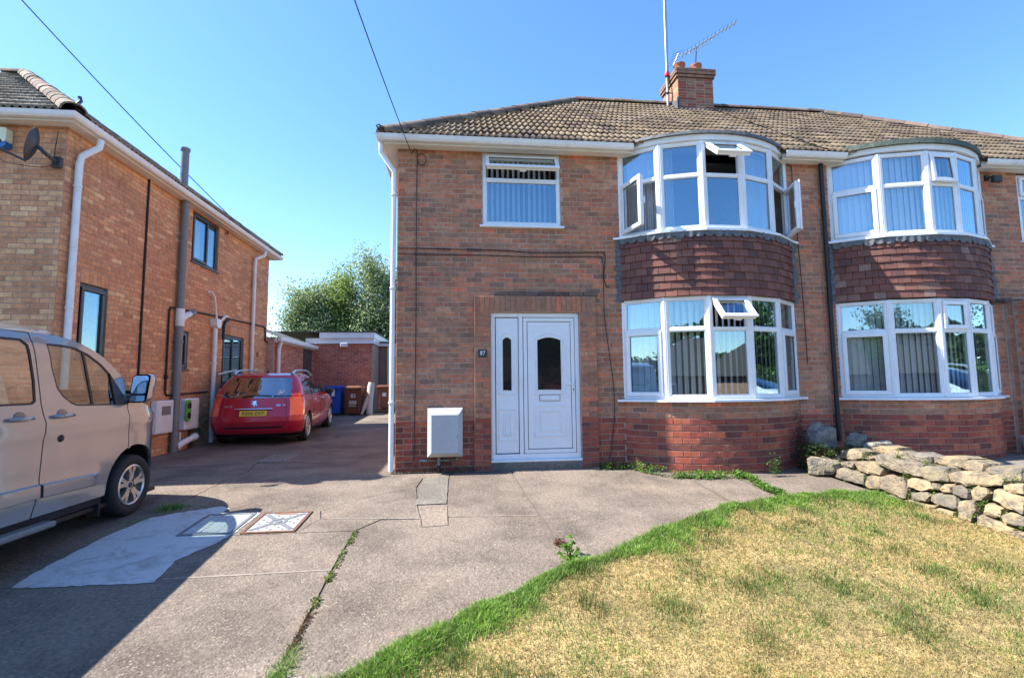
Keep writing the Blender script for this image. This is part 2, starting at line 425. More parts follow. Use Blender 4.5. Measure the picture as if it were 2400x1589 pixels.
# road behind the camera
sheet('road', [(-60, -11.5), (60, -11.5), (60, -5.5), (-60, -5.5)], M('asphalt', (.06, .06, .062), .9, var=((40, .3), (3, .15)), bump=((90, .004),)), -0.02, 0, None, step=6, kind='structure')
sheet('pavement', [(-60, -5.4), (60, -5.4), (60, -3.2), (-60, -3.2)], m_smoothcon, 0.0, 0.05, None, step=6, kind='structure')

LAWN = [(-1.45, 2.0), (-.98, 2.5), (-.59, 2.814), (-.407, 2.971), (-.187, 3.128), (.089, 3.369), (.426, 3.592), (.807, 3.918), (1.08, 4.03), (1.335, 4.2), (1.815, 4.58), (2.286, 4.84), (2.882, 5.19), (3.345, 5.32), (3.714, 5.46), (4.067, 5.47), (4.93, 5.49)]
drive = MB(); P, T = cdt([(-16, -3.0), (5.0, -3.0), (5.0, 7.3), (-.9, 7.3), (-.9, 26), (-5.6, 26), (-5.6, 7.3), (-16, 7.3)], (), 1.0, (7.2, 10.5))
drive.add([(x, y, gz(x, y) - 0.012) for x, y in P], T, (1, 1, 1))
drive = drive.build('driveway', M('joint_filler', (.13, .105, .085), .95, var=((30, .3),)), None, kind='structure')
J = 0.0035
def slab(poly, tint=1.0, mat=None, rise=0.0, jw=0):
    k = tint; return sheet('slab', rough_edge(inset(poly, jw or J), .15, .004), mat or m_concrete, rise, 0.06, drive, (k, k, k * .99), .5)
slab([(-3.2, -3), (-.965, -3), (-.985, 2.86), (-.995, 3.6), (-1.012, 4.14), (-3.22, 4.12)], 1.0)
slab([(-3.22, 4.12), (-1.012, 4.14), (-1.008, 4.975), (-3.24, 4.985)], 1.03)
slab([(-5.5, -3), (-3.2, -3), (-3.22, 4.1), (-5.5, 4.1)], .95)
slab([(-5.5, 4.1), (-3.22, 4.1), (-3.19, 5.6), (-3.16, 6.1), (-3.05, 7.61), (-3.24, 8.3), (-5.45, 8.14)], .93, jw=.01)
slab([(-16, -3), (-5.52, -3), (-5.52, 7.25), (-16, 7.25)], .95)
slab([(-3.24, 4.985), (-1.55, 4.98), (-1.42, 5.36), (-1.49, 5.6), (-1.19, 5.98), (-.55, 6.42), (-.5, 6.85), (-.16, 6.92), (-.1, 7.19), (-.96, 7.19), (-.94, 8.28), (-2.37, 8.235), (-2.57, 8.4), (-3.2, 8.32), (-3.05, 7.6), (-3.16, 6.1)], .98)
slab([(-1.42, 5.36), (-.4, 5.245), (-.475, 5.68), (-.55, 6.42), (-1.19, 5.98), (-1.49, 5.6)], 1.02)
slab([(-1.55, 4.98), (-1.0, 4.98), (-.81, 5.27), (-.4, 5.24), (-1.42, 5.355)], 1.06)
slab([(-5.45, 8.16), (-3.24, 8.31), (-3.24, 8.45), (-2.57, 8.42), (-2.37, 8.25), (-.94, 8.3), (-.94, 15.4), (-5.45, 15.4)], .95, jw=.014)
slab([(-5.45, 15.4), (-.94, 15.4), (-.94, 26), (-5.45, 26)], 1.02)
slab([(-.955, -3), (0.2, -3), (-1.5, 2.0)] + LAWN[1:9] + [(.93, 4.075), (.88, 4.45), (.82, 5.2), (-.115, 5.26), (-.12, 5.02), (-.37, 5.0), (-.4, 5.235), (-.8, 5.255), (-.985, 4.98), (-.985, 4.15), (-.975, 3.6), (-.964, 2.86)] if 0 else [(-.955, -3), (-.4, -3), (-.5, 2.5)] + [(x - .0, y) for x, y in LAWN[2:9]] + [(.93, 4.075), (.88, 4.45), (.82, 5.2), (-.115, 5.26), (-.12, 5.02), (-.37, 5.0), (-.4, 5.235), (-.8, 5.255), (-.985, 4.98), (-.985, 4.15), (-.975, 3.6), (-.964, 2.86)], 1.0)
slab([(-.5, 5.7), (-.15, 5.715), (-.155, 6.91), (-.5, 6.86)], 1.0, m_smoothcon, .004)
slab([(-.475, 5.68), (-.14, 5.69), (-.12, 5.03), (-.37, 5.01), (-.4, 5.24)], 1.12)
slab([(-.125, 5.275), (.82, 5.21), (.77, 6.0), (.72, 6.95), (.715, 7.19), (-.1, 7.19), (-.15, 6.9), (-.145, 5.71)], .97)
slab([(.725, 7.19), (.73, 6.95), (.78, 6.0), (.83, 5.22), (.94, 4.08), (1.09, 4.04)] + LAWN[9:15] + [(3.67, 5.97), (3.66, 6.34), (3.29, 6.36), (2.83, 6.44), (2.6, 6.66), (2.45, 6.93), (1.95, 7.0), (1.93, 7.19)], 1.0)
slab([(3.95, 6.30), (4.95, 6.38), (4.98, 5.52), (3.82, 5.46)], .95)
slab([(-3.6, -11.9), (-.6, -11.9), (-.6, -3.0), (-3.6, -3.0)], 1.0) if 0 else None
for P in ([(-2.25, 4.112), (-1.55, 4.118), (-1.01, 4.13), (-1.01, 4.152), (-1.55, 4.14), (-2.25, 4.13)], [(-1.38, 5.352), (-.4, 5.238), (-.4, 5.254), (-1.38, 5.368)], [(-.1, 5.262), (.8, 5.2), (.8, 5.214), (-.1, 5.277)]):
    sheet('mortar_joint', rough_edge(P, .1, .003), M('pale_mortar_%d' % len(P), (.26, .22, .18), .95, var=((20, .3),)), .003, 0, drive, step=.3)
# white lime-washed patch of paint round the drain covers
m, t, out = new_mat('white_paint_wash'); p = nd(t, 'BsdfPrincipled', Roughness=.85); pos = nd(t, 'NewGeometry').outputs['Position']
f1 = ramp(t, noise(t, pos, 3.2, 6, .75, .6), [(0.30, 0.3), (0.5, 0.95)]); c = mixrgb(t, (.2, .17, .135), (.52, .52, .51), f1)
c = mixrgb(t, c, ramp(t, noise(t, pos, 60, 2, .6), [(0.3, .85), (.7, 1.1)]), 1.0, 'MULTIPLY'); t.links.new(c, p.inputs['Base Color'])
b = nd(t, 'Bump', Strength=.6, Distance=.006); t.links.new(noise(t, pos, 40, 3), b.inputs['Height']); t.links.new(b.outputs[0], p.inputs['Normal']); t.links.new(p.outputs[0], out.inputs[0])
patch = rough_edge([(-3.255, 4.083), (-3.3, 4.348), (-3.285, 5.088), (-3.19, 5.566), (-2.95, 5.74), (-2.607, 5.89), (-2.5, 5.8), (-2.53, 5.66), (-2.14, 5.63), (-2.11, 5.6), (-2.13, 5.0), (-2.2, 4.75), (-2.33, 4.45), (-2.27, 4.06)], .05, .010)
sheet('paint_patch', patch, m, 0.004, 0.0, drive, step=.4)

# ------------------------------------------------------------------ lawn
sheet('lawn', LAWN + [(5.02, 5.0), (5.0, 4.4), (5.05, 3.4), (5.1, -2.9), (-.4, -2.9), (-.5, 1.2)], M('dry_turf', (.36, .26, .11), .95, var=((2.2, .3), (14, .3), (70, .3)), stain=(1.3, .5, .7, (.1, .12, .045), .6), bump=((60, .015),)), 0.012, 0.05, None, step=.35, kind='structure')
LP = LAWN + [(5.0, 5.0), (4.98, 4.4), (5.02, 3.4), (5.05, 1.6), (0, 1.6)]
def edge_dist(x, y):
    E = np.array(LAWN); d = np.full(len(x), 9.0)
    for i in range(len(E) - 1):
        a, b = E[i], E[i + 1]; ab = b - a; t = np.clip(((x - a[0]) * ab[0] + (y - a[1]) * ab[1]) / (ab @ ab), 0, 1)
        d = np.minimum(d, np.hypot(x - a[0] - t * ab[0], y - a[1] - t * ab[1]))
    return d
def vnoise(x, y, s, seed):
    r = np.random.default_rng(seed); G = r.random((64, 64)); u, v = x * s % 63, y * s % 63
    i, j = u.astype(int), v.astype(int); a, b = u - i, v - j; a = a * a * (3 - 2 * a); b = b * b * (3 - 2 * b)
    return (G[i, j] * (1 - a) + G[i + 1, j] * a) * (1 - b) + (G[i, j + 1] * (1 - a) + G[i + 1, j + 1] * a) * b
def blades(name, x, y, h, w, lean, col, z0=0.01, parent=None, mat=None, zf=None, label=None):
    """thousands of bent grass blades in one mesh (two quads and a tip each)"""
    n = len(x); a = nr.uniform(0, 2 * np.pi, n); z = np.array([gz(p, q) for p, q in zip(x, y)]) + z0 if zf is None else zf
    dx, dy = np.cos(a), np.sin(a); la = a + nr.normal(0, .8, n) + np.pi / 2; lx, ly = np.cos(la) * lean * h, np.sin(la) * lean * h
    V = np.zeros((n, 5, 3), np.float32)
    for k, (t, ww) in enumerate(((0, 1), (0.55, .8))):
        cx, cy, cz = x + lx * t * t, y + ly * t * t, z + h * t * np.sqrt(np.maximum(0.05, 1 - (lean * t) ** 2 * .5))
        V[:, 2 * k] = np.stack([cx - dx * w * ww / 2, cy - dy * w * ww / 2, cz], 1); V[:, 2 * k + 1] = np.stack([cx + dx * w * ww / 2, cy + dy * w * ww / 2, cz], 1)
    V[:, 4] = np.stack([x + lx, y + ly, z + h * np.sqrt(np.maximum(.05, 1 - np.minimum(lean, 1.2) ** 2 * .5))], 1)
    me = bpy.data.meshes.new(name); me.vertices.add(5 * n); me.vertices.foreach_set('co', V.ravel())
    base = (np.arange(n) * 5)[:, None]; L = np.concatenate([base + np.array([0, 1, 3, 2]), base + np.array([2, 3, 4])], 1).astype(np.int32).ravel()
    me.loops.add(7 * n); me.loops.foreach_set('vertex_index', L)
    st = np.stack([np.arange(n) * 7, np.arange(n) * 7 + 4], 1).astype(np.int32).ravel(); me.polygons.add(2 * n); me.polygons.foreach_set('loop_start', st)
    me.update(); at = me.attributes.new('Col', 'FLOAT_COLOR', 'FACE'); C = np.ones((n, 2, 4), np.float32); C[:, :, :3] = col[:, None, :]; at.data.foreach_set('color', C.ravel())
    me.materials.append(mat or m_grass); return link(name, me, parent, kind='stuff', label=label, cat='grass' if label else None)
def palette(n, cols, wts, a=.18):
    C = np.array(cols); i = nr.choice(len(cols), n, p=np.array(wts) / sum(wts)); return (C[i] * (1 + nr.uniform(-a, a, (n, 1)))).astype(np.float32)
N = 400000
y = 1.9 + 3.7 * nr.random(N) ** 1.7; x = nr.uniform(-1.2, 5.05, N); k = inpoly_np(x, y, LP); x, y = x[k], y[k]
ed = edge_dist(x, y); lush = np.clip(1 - ed / (.12 + .34 * vnoise(x, y, 1.6, 3) ** 1.5 + .35 * np.clip(3.5 - y, 0, 1)), 0, 1) + np.clip(.22 - (5.02 - x) / .5, 0, .4)
n1, n2, n3, n4 = vnoise(x, y, 1.3, 5), vnoise(x, y, 4.5, 6), vnoise(x, y, 13, 8), vnoise(x + 9, y, 31, 9)
green = np.clip((n1 * .45 + n2 * .35 + n3 * .2 - .46) * 2.0, 0.03, .42) + lush * .9
tx, ty, tr_ = nr.uniform(-.3, 5, 90), nr.uniform(2.2, 5.2, 90), nr.uniform(.03, .14, 90); tf = np.zeros(len(x))
for a_, b_, r_ in zip(tx, ty, tr_): tf = np.maximum(tf, np.exp(-((x - a_) ** 2 + ((y - b_) * .8) ** 2) / r_ ** 2))
green = green + tf * .45 + np.clip(vnoise(x + 3, y + 1, 2.4, 21) - .6, 0, 1) * .75; isg = nr.random(len(x)) < green
dead = palette(len(x), [(.44, .335, .14), (.37, .275, .10), (.54, .43, .21), (.23, .17, .065), (.25, .25, .075)], [4, 4, 2.6, 2.2, 2.8], .25)
grn = palette(len(x), [(.12, .21, .03), (.17, .26, .05), (.08, .14, .025), (.23, .29, .08)], [4, 3, 2.5, 2], .22)
tone = .84 * (.62 + .55 * n3 + .25 * n4) * (.82 + .36 * n2)
col = (np.where(isg[:, None], grn * (1 - .25 * tf[:, None]), dead * np.stack([1 + .0 * n1, .96 + .1 * n1, .85 + .3 * n1], 1)) * tone[:, None]).astype(np.float32)
sc = np.clip((y - 1.9) / 4, .0, 1); keep = nr.random(len(x)) < (.45 + .8 * n3)
h = (nr.uniform(.008, .03, len(x)) * (1 + .5 * isg) + (nr.random(len(x)) < .03) * .025) * (1 + lush * .8 + tf * .7); w = (.0024 + .0034 * sc) * nr.uniform(.6, 1.4, len(x))
ln_ = np.where(isg, .6, 1.25) * nr.uniform(.5, 1.3, len(x))
blades('lawn_grass', x[keep], y[keep], h[keep], w[keep], ln_[keep], col[keep], label='short dry yellow lawn grass with scattered green tufts')
# long green grass left along the edge of the concrete
N = 95000
t = nr.random(N); seg = np.array(LAWN); ln = np.r_[0, np.cumsum(np.hypot(*np.diff(seg, axis=0).T))]; s = t * ln[-1]
px, py = np.interp(s, ln, seg[:, 0]), np.interp(s, ln, seg[:, 1]); i = np.clip(np.searchsorted(ln, s) - 1, 0, len(seg) - 2); d = np.diff(seg, axis=0)[i]; d = d / np.hypot(d[:, 0], d[:, 1])[:, None]
wid = .05 + .42 * vnoise(s, s * 0, 1.5, 11) ** 1.3 * (.6 + .8 * vnoise(s, s * 0 + 7, 6, 16)); off = np.abs(nr.normal(0, .6, N)) * wid - .035 * vnoise(s, s * 0 + 3, 9, 17); dens = vnoise(s * 1.0, off + 20, 7, 12)
x, y = px + d[:, 1] * off, py - d[:, 0] * off; k = (nr.random(N) < .1 + 1.2 * dens) & (y > 1.9) & (off < .62); x, y, off, s = x[k], y[k], off[k], s[k]
tuft = vnoise(x, y, 6.0, 13); h = (nr.uniform(.018, .055, len(x)) + .12 * np.clip(tuft - .5, 0, 1)) * np.clip(1.15 - off * 1.6, .3, 1)
col = palette(len(x), [(.15, .29, .03), (.21, .37, .045), (.09, .19, .02), (.3, .42, .11), (.45, .4, .19)], [4, 4, 2.5, 1.5, .6], .2)
blades('edge_grass', x, y, h, nr.uniform(.0035, .0065, len(x)), nr.uniform(.3, 1.25, len(x)), col, label='long green grass left uncut along the edge of the concrete')
# ================================================================== BUILDING HELPERS
UP = (0, 0, 1)
def wall_cells(mb, axis, plane, th, u0, u1, z0, z1, holes, col=(1, 1, 1)):
    """wall slab with openings. axis 'x': runs along X, faces -Y; axis 'y': runs along Y, faces +X (th goes inwards)"""
    us = sorted({u0, u1, *[h[0] for h in holes], *[h[1] for h in holes]}); zs = sorted({z0, z1, *[h[2] for h in holes], *[h[3] for h in holes]})
    us = [u for u in us if u0 <= u <= u1]; zs = [z for z in zs if z0 <= z <= z1]
    def solid(i, k):
        if not (0 <= i < len(us) - 1 and 0 <= k < len(zs) - 1): return False
        u, z = (us[i] + us[i + 1]) / 2, (zs[k] + zs[k + 1]) / 2
        return not any(h[0] < u < h[1] and h[2] < z < h[3] for h in holes)
    def P(u, d, z): return (u, plane + d, z) if axis == 'x' else (plane - d, u, z)
    for i in range(len(us) - 1):
        for k in range(len(zs) - 1):
            if not solid(i, k): continue
            a, b, c, d = us[i], us[i + 1], zs[k], zs[k + 1]
            V = [P(a, 0, c), P(b, 0, c), P(b, 0, d), P(a, 0, d), P(a, th, c), P(b, th, c), P(b, th, d), P(a, th, d)]
            F = [(0, 1, 2, 3), (5, 4, 7, 6)]
            if not solid(i - 1, k): F.append((4, 0, 3, 7))
            if not solid(i + 1, k): F.append((1, 5, 6, 2))
            if not solid(i, k - 1): F.append((4, 5, 1, 0))
            if not solid(i, k + 1): F.append((3, 2, 6, 7))
            mb.add(V, F, col)
def courses(u0, u1, z0, z1, ch, bl, holes=(), joint=0.01, seed=0, bond=0):
    """stretcher-bond bricks of a wall as (u centre, z centre, width, height)"""
    r = random.Random(seed); out = []; n = int(round((z1 - z0) / ch)); ch = (z1 - z0) / n
    for k in range(n):
        z = z0 + k * ch; off = (k % 2) * bl / 2 + (bond if k % 2 else 0); u = u0 - off
        while u < u1:
            a, b = max(u, u0), min(u + bl, u1); u += bl
            segs = [(a, b)]
            for h in holes:
                if h[2] < z + ch * .6 and h[3] > z + ch * .4:
                    s2 = []
                    for (p, q) in segs:
                        if h[1] <= p or h[0] >= q: s2.append((p, q))
                        else:
                            if h[0] > p: s2.append((p, h[0]))
                            if h[1] < q: s2.append((h[1], q))
                    segs = s2
            for (p, q) in segs:
                if q - p > .035: out.append(((p + q) / 2, z + ch / 2, q - p - joint, ch - joint))
    return out
def brick_geo(w, h, d=0.012, b=0.004, back=0.02):
    x, z = w / 2, h / 2
    V = [(-x, back, -z), (x, back, -z), (x, back, z), (-x, back, z), (-x, -d + b, -z), (x, -d + b, -z), (x, -d + b, z), (-x, -d + b, z), (-x + b, -d, -z + b), (x - b, -d, -z + b), (x - b, -d, z - b), (-x + b, -d, z - b)]
    F = [(8, 9, 10, 11)]
    for i in range(4):
        j = (i + 1) % 4; F += [(4 + i, 4 + j, 8 + j, 8 + i), (i, j, 4 + j, 4 + i)]
    return V, F
class Masonry:
    """gathers every brick of one building; the ones that show largest become objects, the others one joined part per wall"""
    def __init__(s, pal): s.pal = pal; s.b = []
    def put(s, parent, pos, rz, w, h, ci, proud=None, tilt=0): s.b.append((parent, pos, rz, w, h, ci, rng.uniform(.002, .007) if proud is None else proud, tilt))
    def flush(s, limit=300, name='brick'):
        vm = {}
        def variant(ci):
            if ci not in vm:
                me = bpy.data.meshes.new(name); V, F = brick_geo(.215, .065); me.from_pydata(V, [], F)
                at = me.attributes.new('Col', 'FLOAT_COLOR', 'FACE'); at.data.foreach_set('color', list((*s.pal[ci], 1)) * len(F)); me.materials.append(m_brick); vm[ci] = me
            return vm[ci]
        cw = Vector((0, 0, CAMZ)); sc = []
        for i, (pa, p, rz, w, h, ci, pr, ti) in enumerate(s.b):
            d = Vector(p) - cw; q = (d.dot(_R), d.dot(_U), d.dot(_f)); a = 0
            if q[2] > .1 and abs(q[0] / q[2]) < 1200 / FPX and abs(q[1] / q[2]) < 794 / FPX:
                nrm = Vector((math.sin(rz), -math.cos(rz), 0)); a = max(0, -nrm.dot(d.normalized())) * w * h / q[2] ** 2
            sc.append((a, i))
        top = set(i for a, i in sorted(sc, reverse=True)[:limit]); rest = {}
        for i, (pa, p, rz, w, h, ci, pr, ti) in enumerate(s.b):
            if i in top:
                X = Matrix.Translation((0, 0, 0)); off = Vector((math.sin(rz), -math.cos(rz), 0)) * (pr - .012)
                shared(name, variant(ci), pa, (p[0] + off.x, p[1] + off.y, p[2]), (0, ti, rz), (w / .215, 1, h / .065))
            else:
                mb = rest.setdefault(pa.name, (pa, MB()))[1]; V, F = brick_geo(w, h, pr)
                mb.add(V, F, jit(s.pal[ci], .06), Matrix.Translation(p) @ Matrix.Rotation(rz, 4, 'Z') @ Matrix.Rotation(ti, 4, 'Y'))
        for pa, mb in rest.values(): mb.build('brickwork', m_brick, pa, kind='stuff')
def sweep(mb, prof, path, col=(1, 1, 1), closed=False):
    """extrude a profile (out, z) along a horizontal path, mitred; 'out' is to the right of the direction of travel"""
    n = len(path); m = len(prof); V = []
    for i, p in enumerate(path):
        a = Vector(path[i]) - Vector(path[i - 1]) if (i > 0 or closed) else Vector(path[1]) - Vector(path[0])
        b = Vector(path[(i + 1) % n]) - Vector(path[i]) if (i < n - 1 or closed) else a
        a.normalize(); b.normalize(); n1 = Vector((a.y, -a.x)); n2 = Vector((b.y, -b.x)); k = n1 + n2; k = k / max(.3, k.dot(n1))
        V += [(p[0] + k.x * o, p[1] + k.y * o, z) for o, z in prof]
    F = []
    for i in range(n if closed else n - 1):
        for j in range(m):
            j2 = (j + 1) % m; i2 = (i + 1) % n; F.append((i * m + j, i2 * m + j, i2 * m + j2, i * m + j2))
    if not closed: F += [tuple(range(m)), tuple(range((n - 1) * m, n * m))[::-1]]
    return mb.add(V, F, col)
GUT = [(-.005, 0), (.0, -.095), (.03, -.112), (.075, -.105), (.1, -.07), (.115, -.02), (.12, 0), (.11, 0), (.09, -.06), (.06, -.095), (.01, -.085)]
def bars(mb, xf, u0, u1, v0, v1, t, n0, n1, col=(1, 1, 1), b=.006, bt=None):
    bt = bt or t
    mb.cbox(u0, u1, v0, v0 + bt, n0, n1, b, col, xf); mb.cbox(u0, u1, v1 - t, v1, n0, n1, b, col, xf)
    mb.cbox(u0, u0 + t, v0 + bt, v1 - t, n0, n1, b, col, xf); mb.cbox(u1 - t, u1, v0 + bt, v1 - t, n0, n1, b, col, xf)
def pane(par, xf, u0, u1, v0, v1, n=0.0, mat=None, gk=None):
    MB().box(u0, u1, v0, v1, n - .004, n + .004, xf=xf).build('pane', mat or m_glass, par)
    if gk is not None: bars(gk, xf, u0 - .001, u1 + .001, v0 - .001, v1 + .001, .007, n + .0045, n + .011, b=.002)
def light(par, fr, gk, xf, u0, u1, v0, v1, style='fixed', ang=0.0, t=.05, glassm=None, upvc=None, st=.052):
    """one light of a window in local (u along, v up, n out): fixed glazing or an opening sash"""
    upvc = upvc or m_upvc
    if style == 'fixed':
        pane(par, xf, u0, u1, v0, v1, .008, glassm, gk)
        bead = .012; bars(fr, xf, u0, u1, v0, v1, bead, .012, .03, b=.004); return
    hinge = style.split('_')[1] if '_' in style else 'none'; a = math.radians(ang); o = .012
    if hinge == 'top': X = xf @ Matrix.Translation((0, v1, .03)) @ Matrix.Rotation(-a, 4, 'X') @ Matrix.Translation((0, -v1, -.03))
    elif hinge == 'left': X = xf @ Matrix.Translation((u0, 0, .03)) @ Matrix.Rotation(-a, 4, 'Y') @ Matrix.Translation((-u0, 0, -.03))
    elif hinge == 'right': X = xf @ Matrix.Translation((u1, 0, .03)) @ Matrix.Rotation(a, 4, 'Y') @ Matrix.Translation((-u1, 0, -.03))
    else: X = xf
    sm = MB(); bars(sm, X, u0 - o, u1 + o, v0 - o, v1 + o, st + o, .036, .062, b=.007); bars(sm, X, u0 + .004, u1 - .004, v0 + .004, v1 - .004, st - .008, -.012, .036, b=.004)
    if ang and hinge in ('left', 'right'):
        uu = u1 - .004 if hinge == 'left' else u0 + .004; sm.box(uu - .012, uu + .012, (v0 + v1) / 2 - .05, (v0 + v1) / 2 + .05, -.03, -.012, xf=X)
    if ang and hinge == 'top': sm.box((u0 + u1) / 2 - .05, (u0 + u1) / 2 + .05, v0 + .004, v0 + .03, -.035, -.012, xf=X)
    sm.build('sash', upvc, par)
    pane(par, X, u0 + st, u1 - st, v0 + st, v1 - st, .03, glassm, gk)

def roof_tiles(parent, O, U, Sd, rows, gauge, tw, limits, pal, budget, nrolls=3, roll=.03, name='roof_tile', lift=.042):
    """interlocking tiles over one slope. O eave origin, U along the eave, Sd up the slope; limits(row distance) -> (u min, u max)"""
    O, U, Sd = Vector(O), Vector(U).normalized(), Vector(Sd).normalized(); N = U.cross(Sd).normalized()
    if N.z < 0: N = -N
    nu = nrolls * 6; lst = []
    def geo(w):
        V = []
        for k in range(nu + 1):
            a = k / nu; zz = roll * (max(0, math.sin(2 * math.pi * a * nrolls + .3)) ** .8 - .25); V += [(a * w, -.03, zz + lift), (a * w, gauge + .04, zz + .004), (a * w, -.03, zz + lift - .02)]
        F = []
        for k in range(nu): i = 3 * k; F += [(i, i + 3, i + 4, i + 1), (i + 2, i + 5, i + 3, i)]
        return V, F
    Vg, Fg = geo(tw)
    for r in range(rows):
        s = r * gauge; lo, hi = limits(s + gauge * .5); off = 0; u = math.floor((lo - off) / tw) * tw + off
        while u < hi:
            if u + tw > lo + .02: lst.append((u, s, lo, hi, limits(s)[0], limits(s + gauge)[0], limits(s)[1], limits(s + gauge)[1]))
            u += tw
    Mx = Matrix(((U.x, Sd.x, N.x, O.x), (U.y, Sd.y, N.y, O.y), (U.z, Sd.z, N.z, O.z), (0, 0, 0, 1)))
    rot = Mx.to_3x3().to_euler(); cw = Vector((0, 0, CAMZ)); sc = []
    for i, tl in enumerate(lst):
        p = Mx @ Vector((tl[0] + tw / 2, tl[1] + gauge / 2, 0)); d = p - cw; q = (d.dot(_R), d.dot(_U), d.dot(_f)); full = tl[0] >= min(max(tl[4], tl[5]), 1e9) and tl[0] + tw <= min(tl[6], tl[7])
        ok = full and q[2] > 0 and abs(q[0] / q[2]) < 1200 / FPX and abs(q[1] / q[2]) < 794 / FPX
        sc.append((max(0, -N.dot(d.normalized())) / q[2] ** 2 if ok else -1, i))
    top = set(i for a, i in sorted(sc, reverse=True)[:budget] if a > 0); vm = {}; mb = MB()
    for i, tl in enumerate(lst):
        ci = rng.randrange(len(pal)); dz = rng.uniform(-.003, .004)
        if i in top:
            if ci not in vm:
                me = bpy.data.meshes.new(name); me.from_pydata(Vg, [], Fg); at = me.attributes.new('Col', 'FLOAT_COLOR', 'FACE'); at.data.foreach_set('color', list((*pal[ci], 1)) * len(Fg))
                me.polygons.foreach_set('use_smooth', [k % 2 == 0 for k in range(len(Fg))]); me.materials.append(m_tile); vm[ci] = me
            p = Mx @ Vector((tl[0], tl[1], dz)); shared(name, vm[ci], parent, p, rot)
        else:
            def cl(v):
                u = tl[0] + v[0]; t = (v[1] + .0) / gauge; lo = lerp(tl[4], tl[5], t); hi = lerp(tl[6], tl[7], t); return (min(max(u, lo), hi), tl[1] + v[1], v[2] + dz)
            mb.add([cl(v) for v in Vg], Fg, jit(pal[ci], .08), Mx, True)
    if mb.v: mb.build('tile_courses', m_tile, parent, kind='stuff', sharp=False)
def ridge_run(parent, A, B, pal, r=.13, L=.42, name='ridge_tile', mortar=True):
    A, B = Vector(A), Vector(B); d = B - A; n = max(1, int(d.length / L)); d.normalize(); u = d.cross(Vector((0, 0, 1))).normalized(); w = u.cross(d).normalized()
    for i in range(n):
        a = A + d * (i * (B - A).length / n); ln = (B - A).length / n + .03; mb = MB(); V = []; F = []; K = 8; rr = r * rng.uniform(.97, 1.05)
        for t, q in ((0, rr), (1, rr * .93)):
            for k in range(K + 1):
                an = math.pi * k / K; c = a + d * (t * ln); V.append(c + u * (math.cos(an) * q) + w * (math.sin(an) * q * .85 + rng.uniform(0, .006)))
        for k in range(K): F.append((k, k + 1, K + 2 + k, K + 1 + k))
        c1 = rng.choice(pal); mb.add(V, F, jit(c1, .12), None, True)
        V2 = [V[k] for k in range(K + 1)] + [a + (V[k] - a) * .84 for k in range(K + 1)]
        mb.add(V2, [(k + 1, k, K + 1 + k, K + 2 + k) for k in range(K)], jit(c1, .12)); mb.build(name, m_tile, parent)

# palettes (surface colours of the pieces themselves)
PAL_MAIN = [(0.457, 0.188, 0.107), (0.417, 0.169, 0.1), (0.491, 0.192, 0.108), (0.382, 0.165, 0.1), (0.361, 0.181, 0.109), (0.313, 0.166, 0.108), (0.28, 0.152, 0.101), (0.335, 0.181, 0.112), (0.435, 0.203, 0.115), (0.602, 0.188, 0.107), (0.519, 0.213, 0.118), (0.245, 0.137, 0.094), (0.519, 0.259, 0.146), (0.395, 0.198, 0.118), (0.477, 0.22, 0.13), (0.342, 0.158, 0.101)]
PAL_PL = [(0.36, 0.095, 0.058), (0.322, 0.083, 0.054), (0.288, 0.077, 0.053), (0.234, 0.072, 0.053), (0.166, 0.063, 0.05), (0.377, 0.112, 0.065), (0.411, 0.13, 0.073), (0.267, 0.083, 0.058), (0.2, 0.072, 0.054), (0.344, 0.112, 0.067)]
PAL_LEFT = [(0.614, 0.288, 0.145), (0.576, 0.267, 0.136), (0.661, 0.333, 0.168), (0.709, 0.396, 0.201), (0.548, 0.254, 0.131), (0.633, 0.307, 0.157), (0.757, 0.458, 0.238), (0.587, 0.288, 0.15), (0.519, 0.239, 0.128), (0.651, 0.351, 0.182)]
PAL_TILE = [(0.258, 0.193, 0.128), (0.235, 0.172, 0.114), (0.212, 0.153, 0.102), (0.281, 0.211, 0.138), (0.196, 0.143, 0.1), (0.242, 0.179, 0.114), (0.15, 0.108, 0.082), (0.258, 0.2, 0.147)]
PAL_TILE_L = [(0.238, 0.196, 0.149), (0.274, 0.226, 0.172), (0.202, 0.167, 0.132), (0.309, 0.262, 0.195)]
PAL_HANG = [(0.158, 0.061, 0.045), (0.183, 0.072, 0.052), (0.137, 0.056, 0.045), (0.203, 0.086, 0.062), (0.117, 0.053, 0.045), (0.224, 0.114, 0.084), (0.249, 0.149, 0.113), (0.175, 0.078, 0.058), (0.15, 0.064, 0.051)]
PAL_RIDGE = [(.15, .1, .08), (.12, .085, .07), (.18, .13, .1), (.2, .15, .115)]
R_BAY, Y_FRONT = 1.967, 7.2
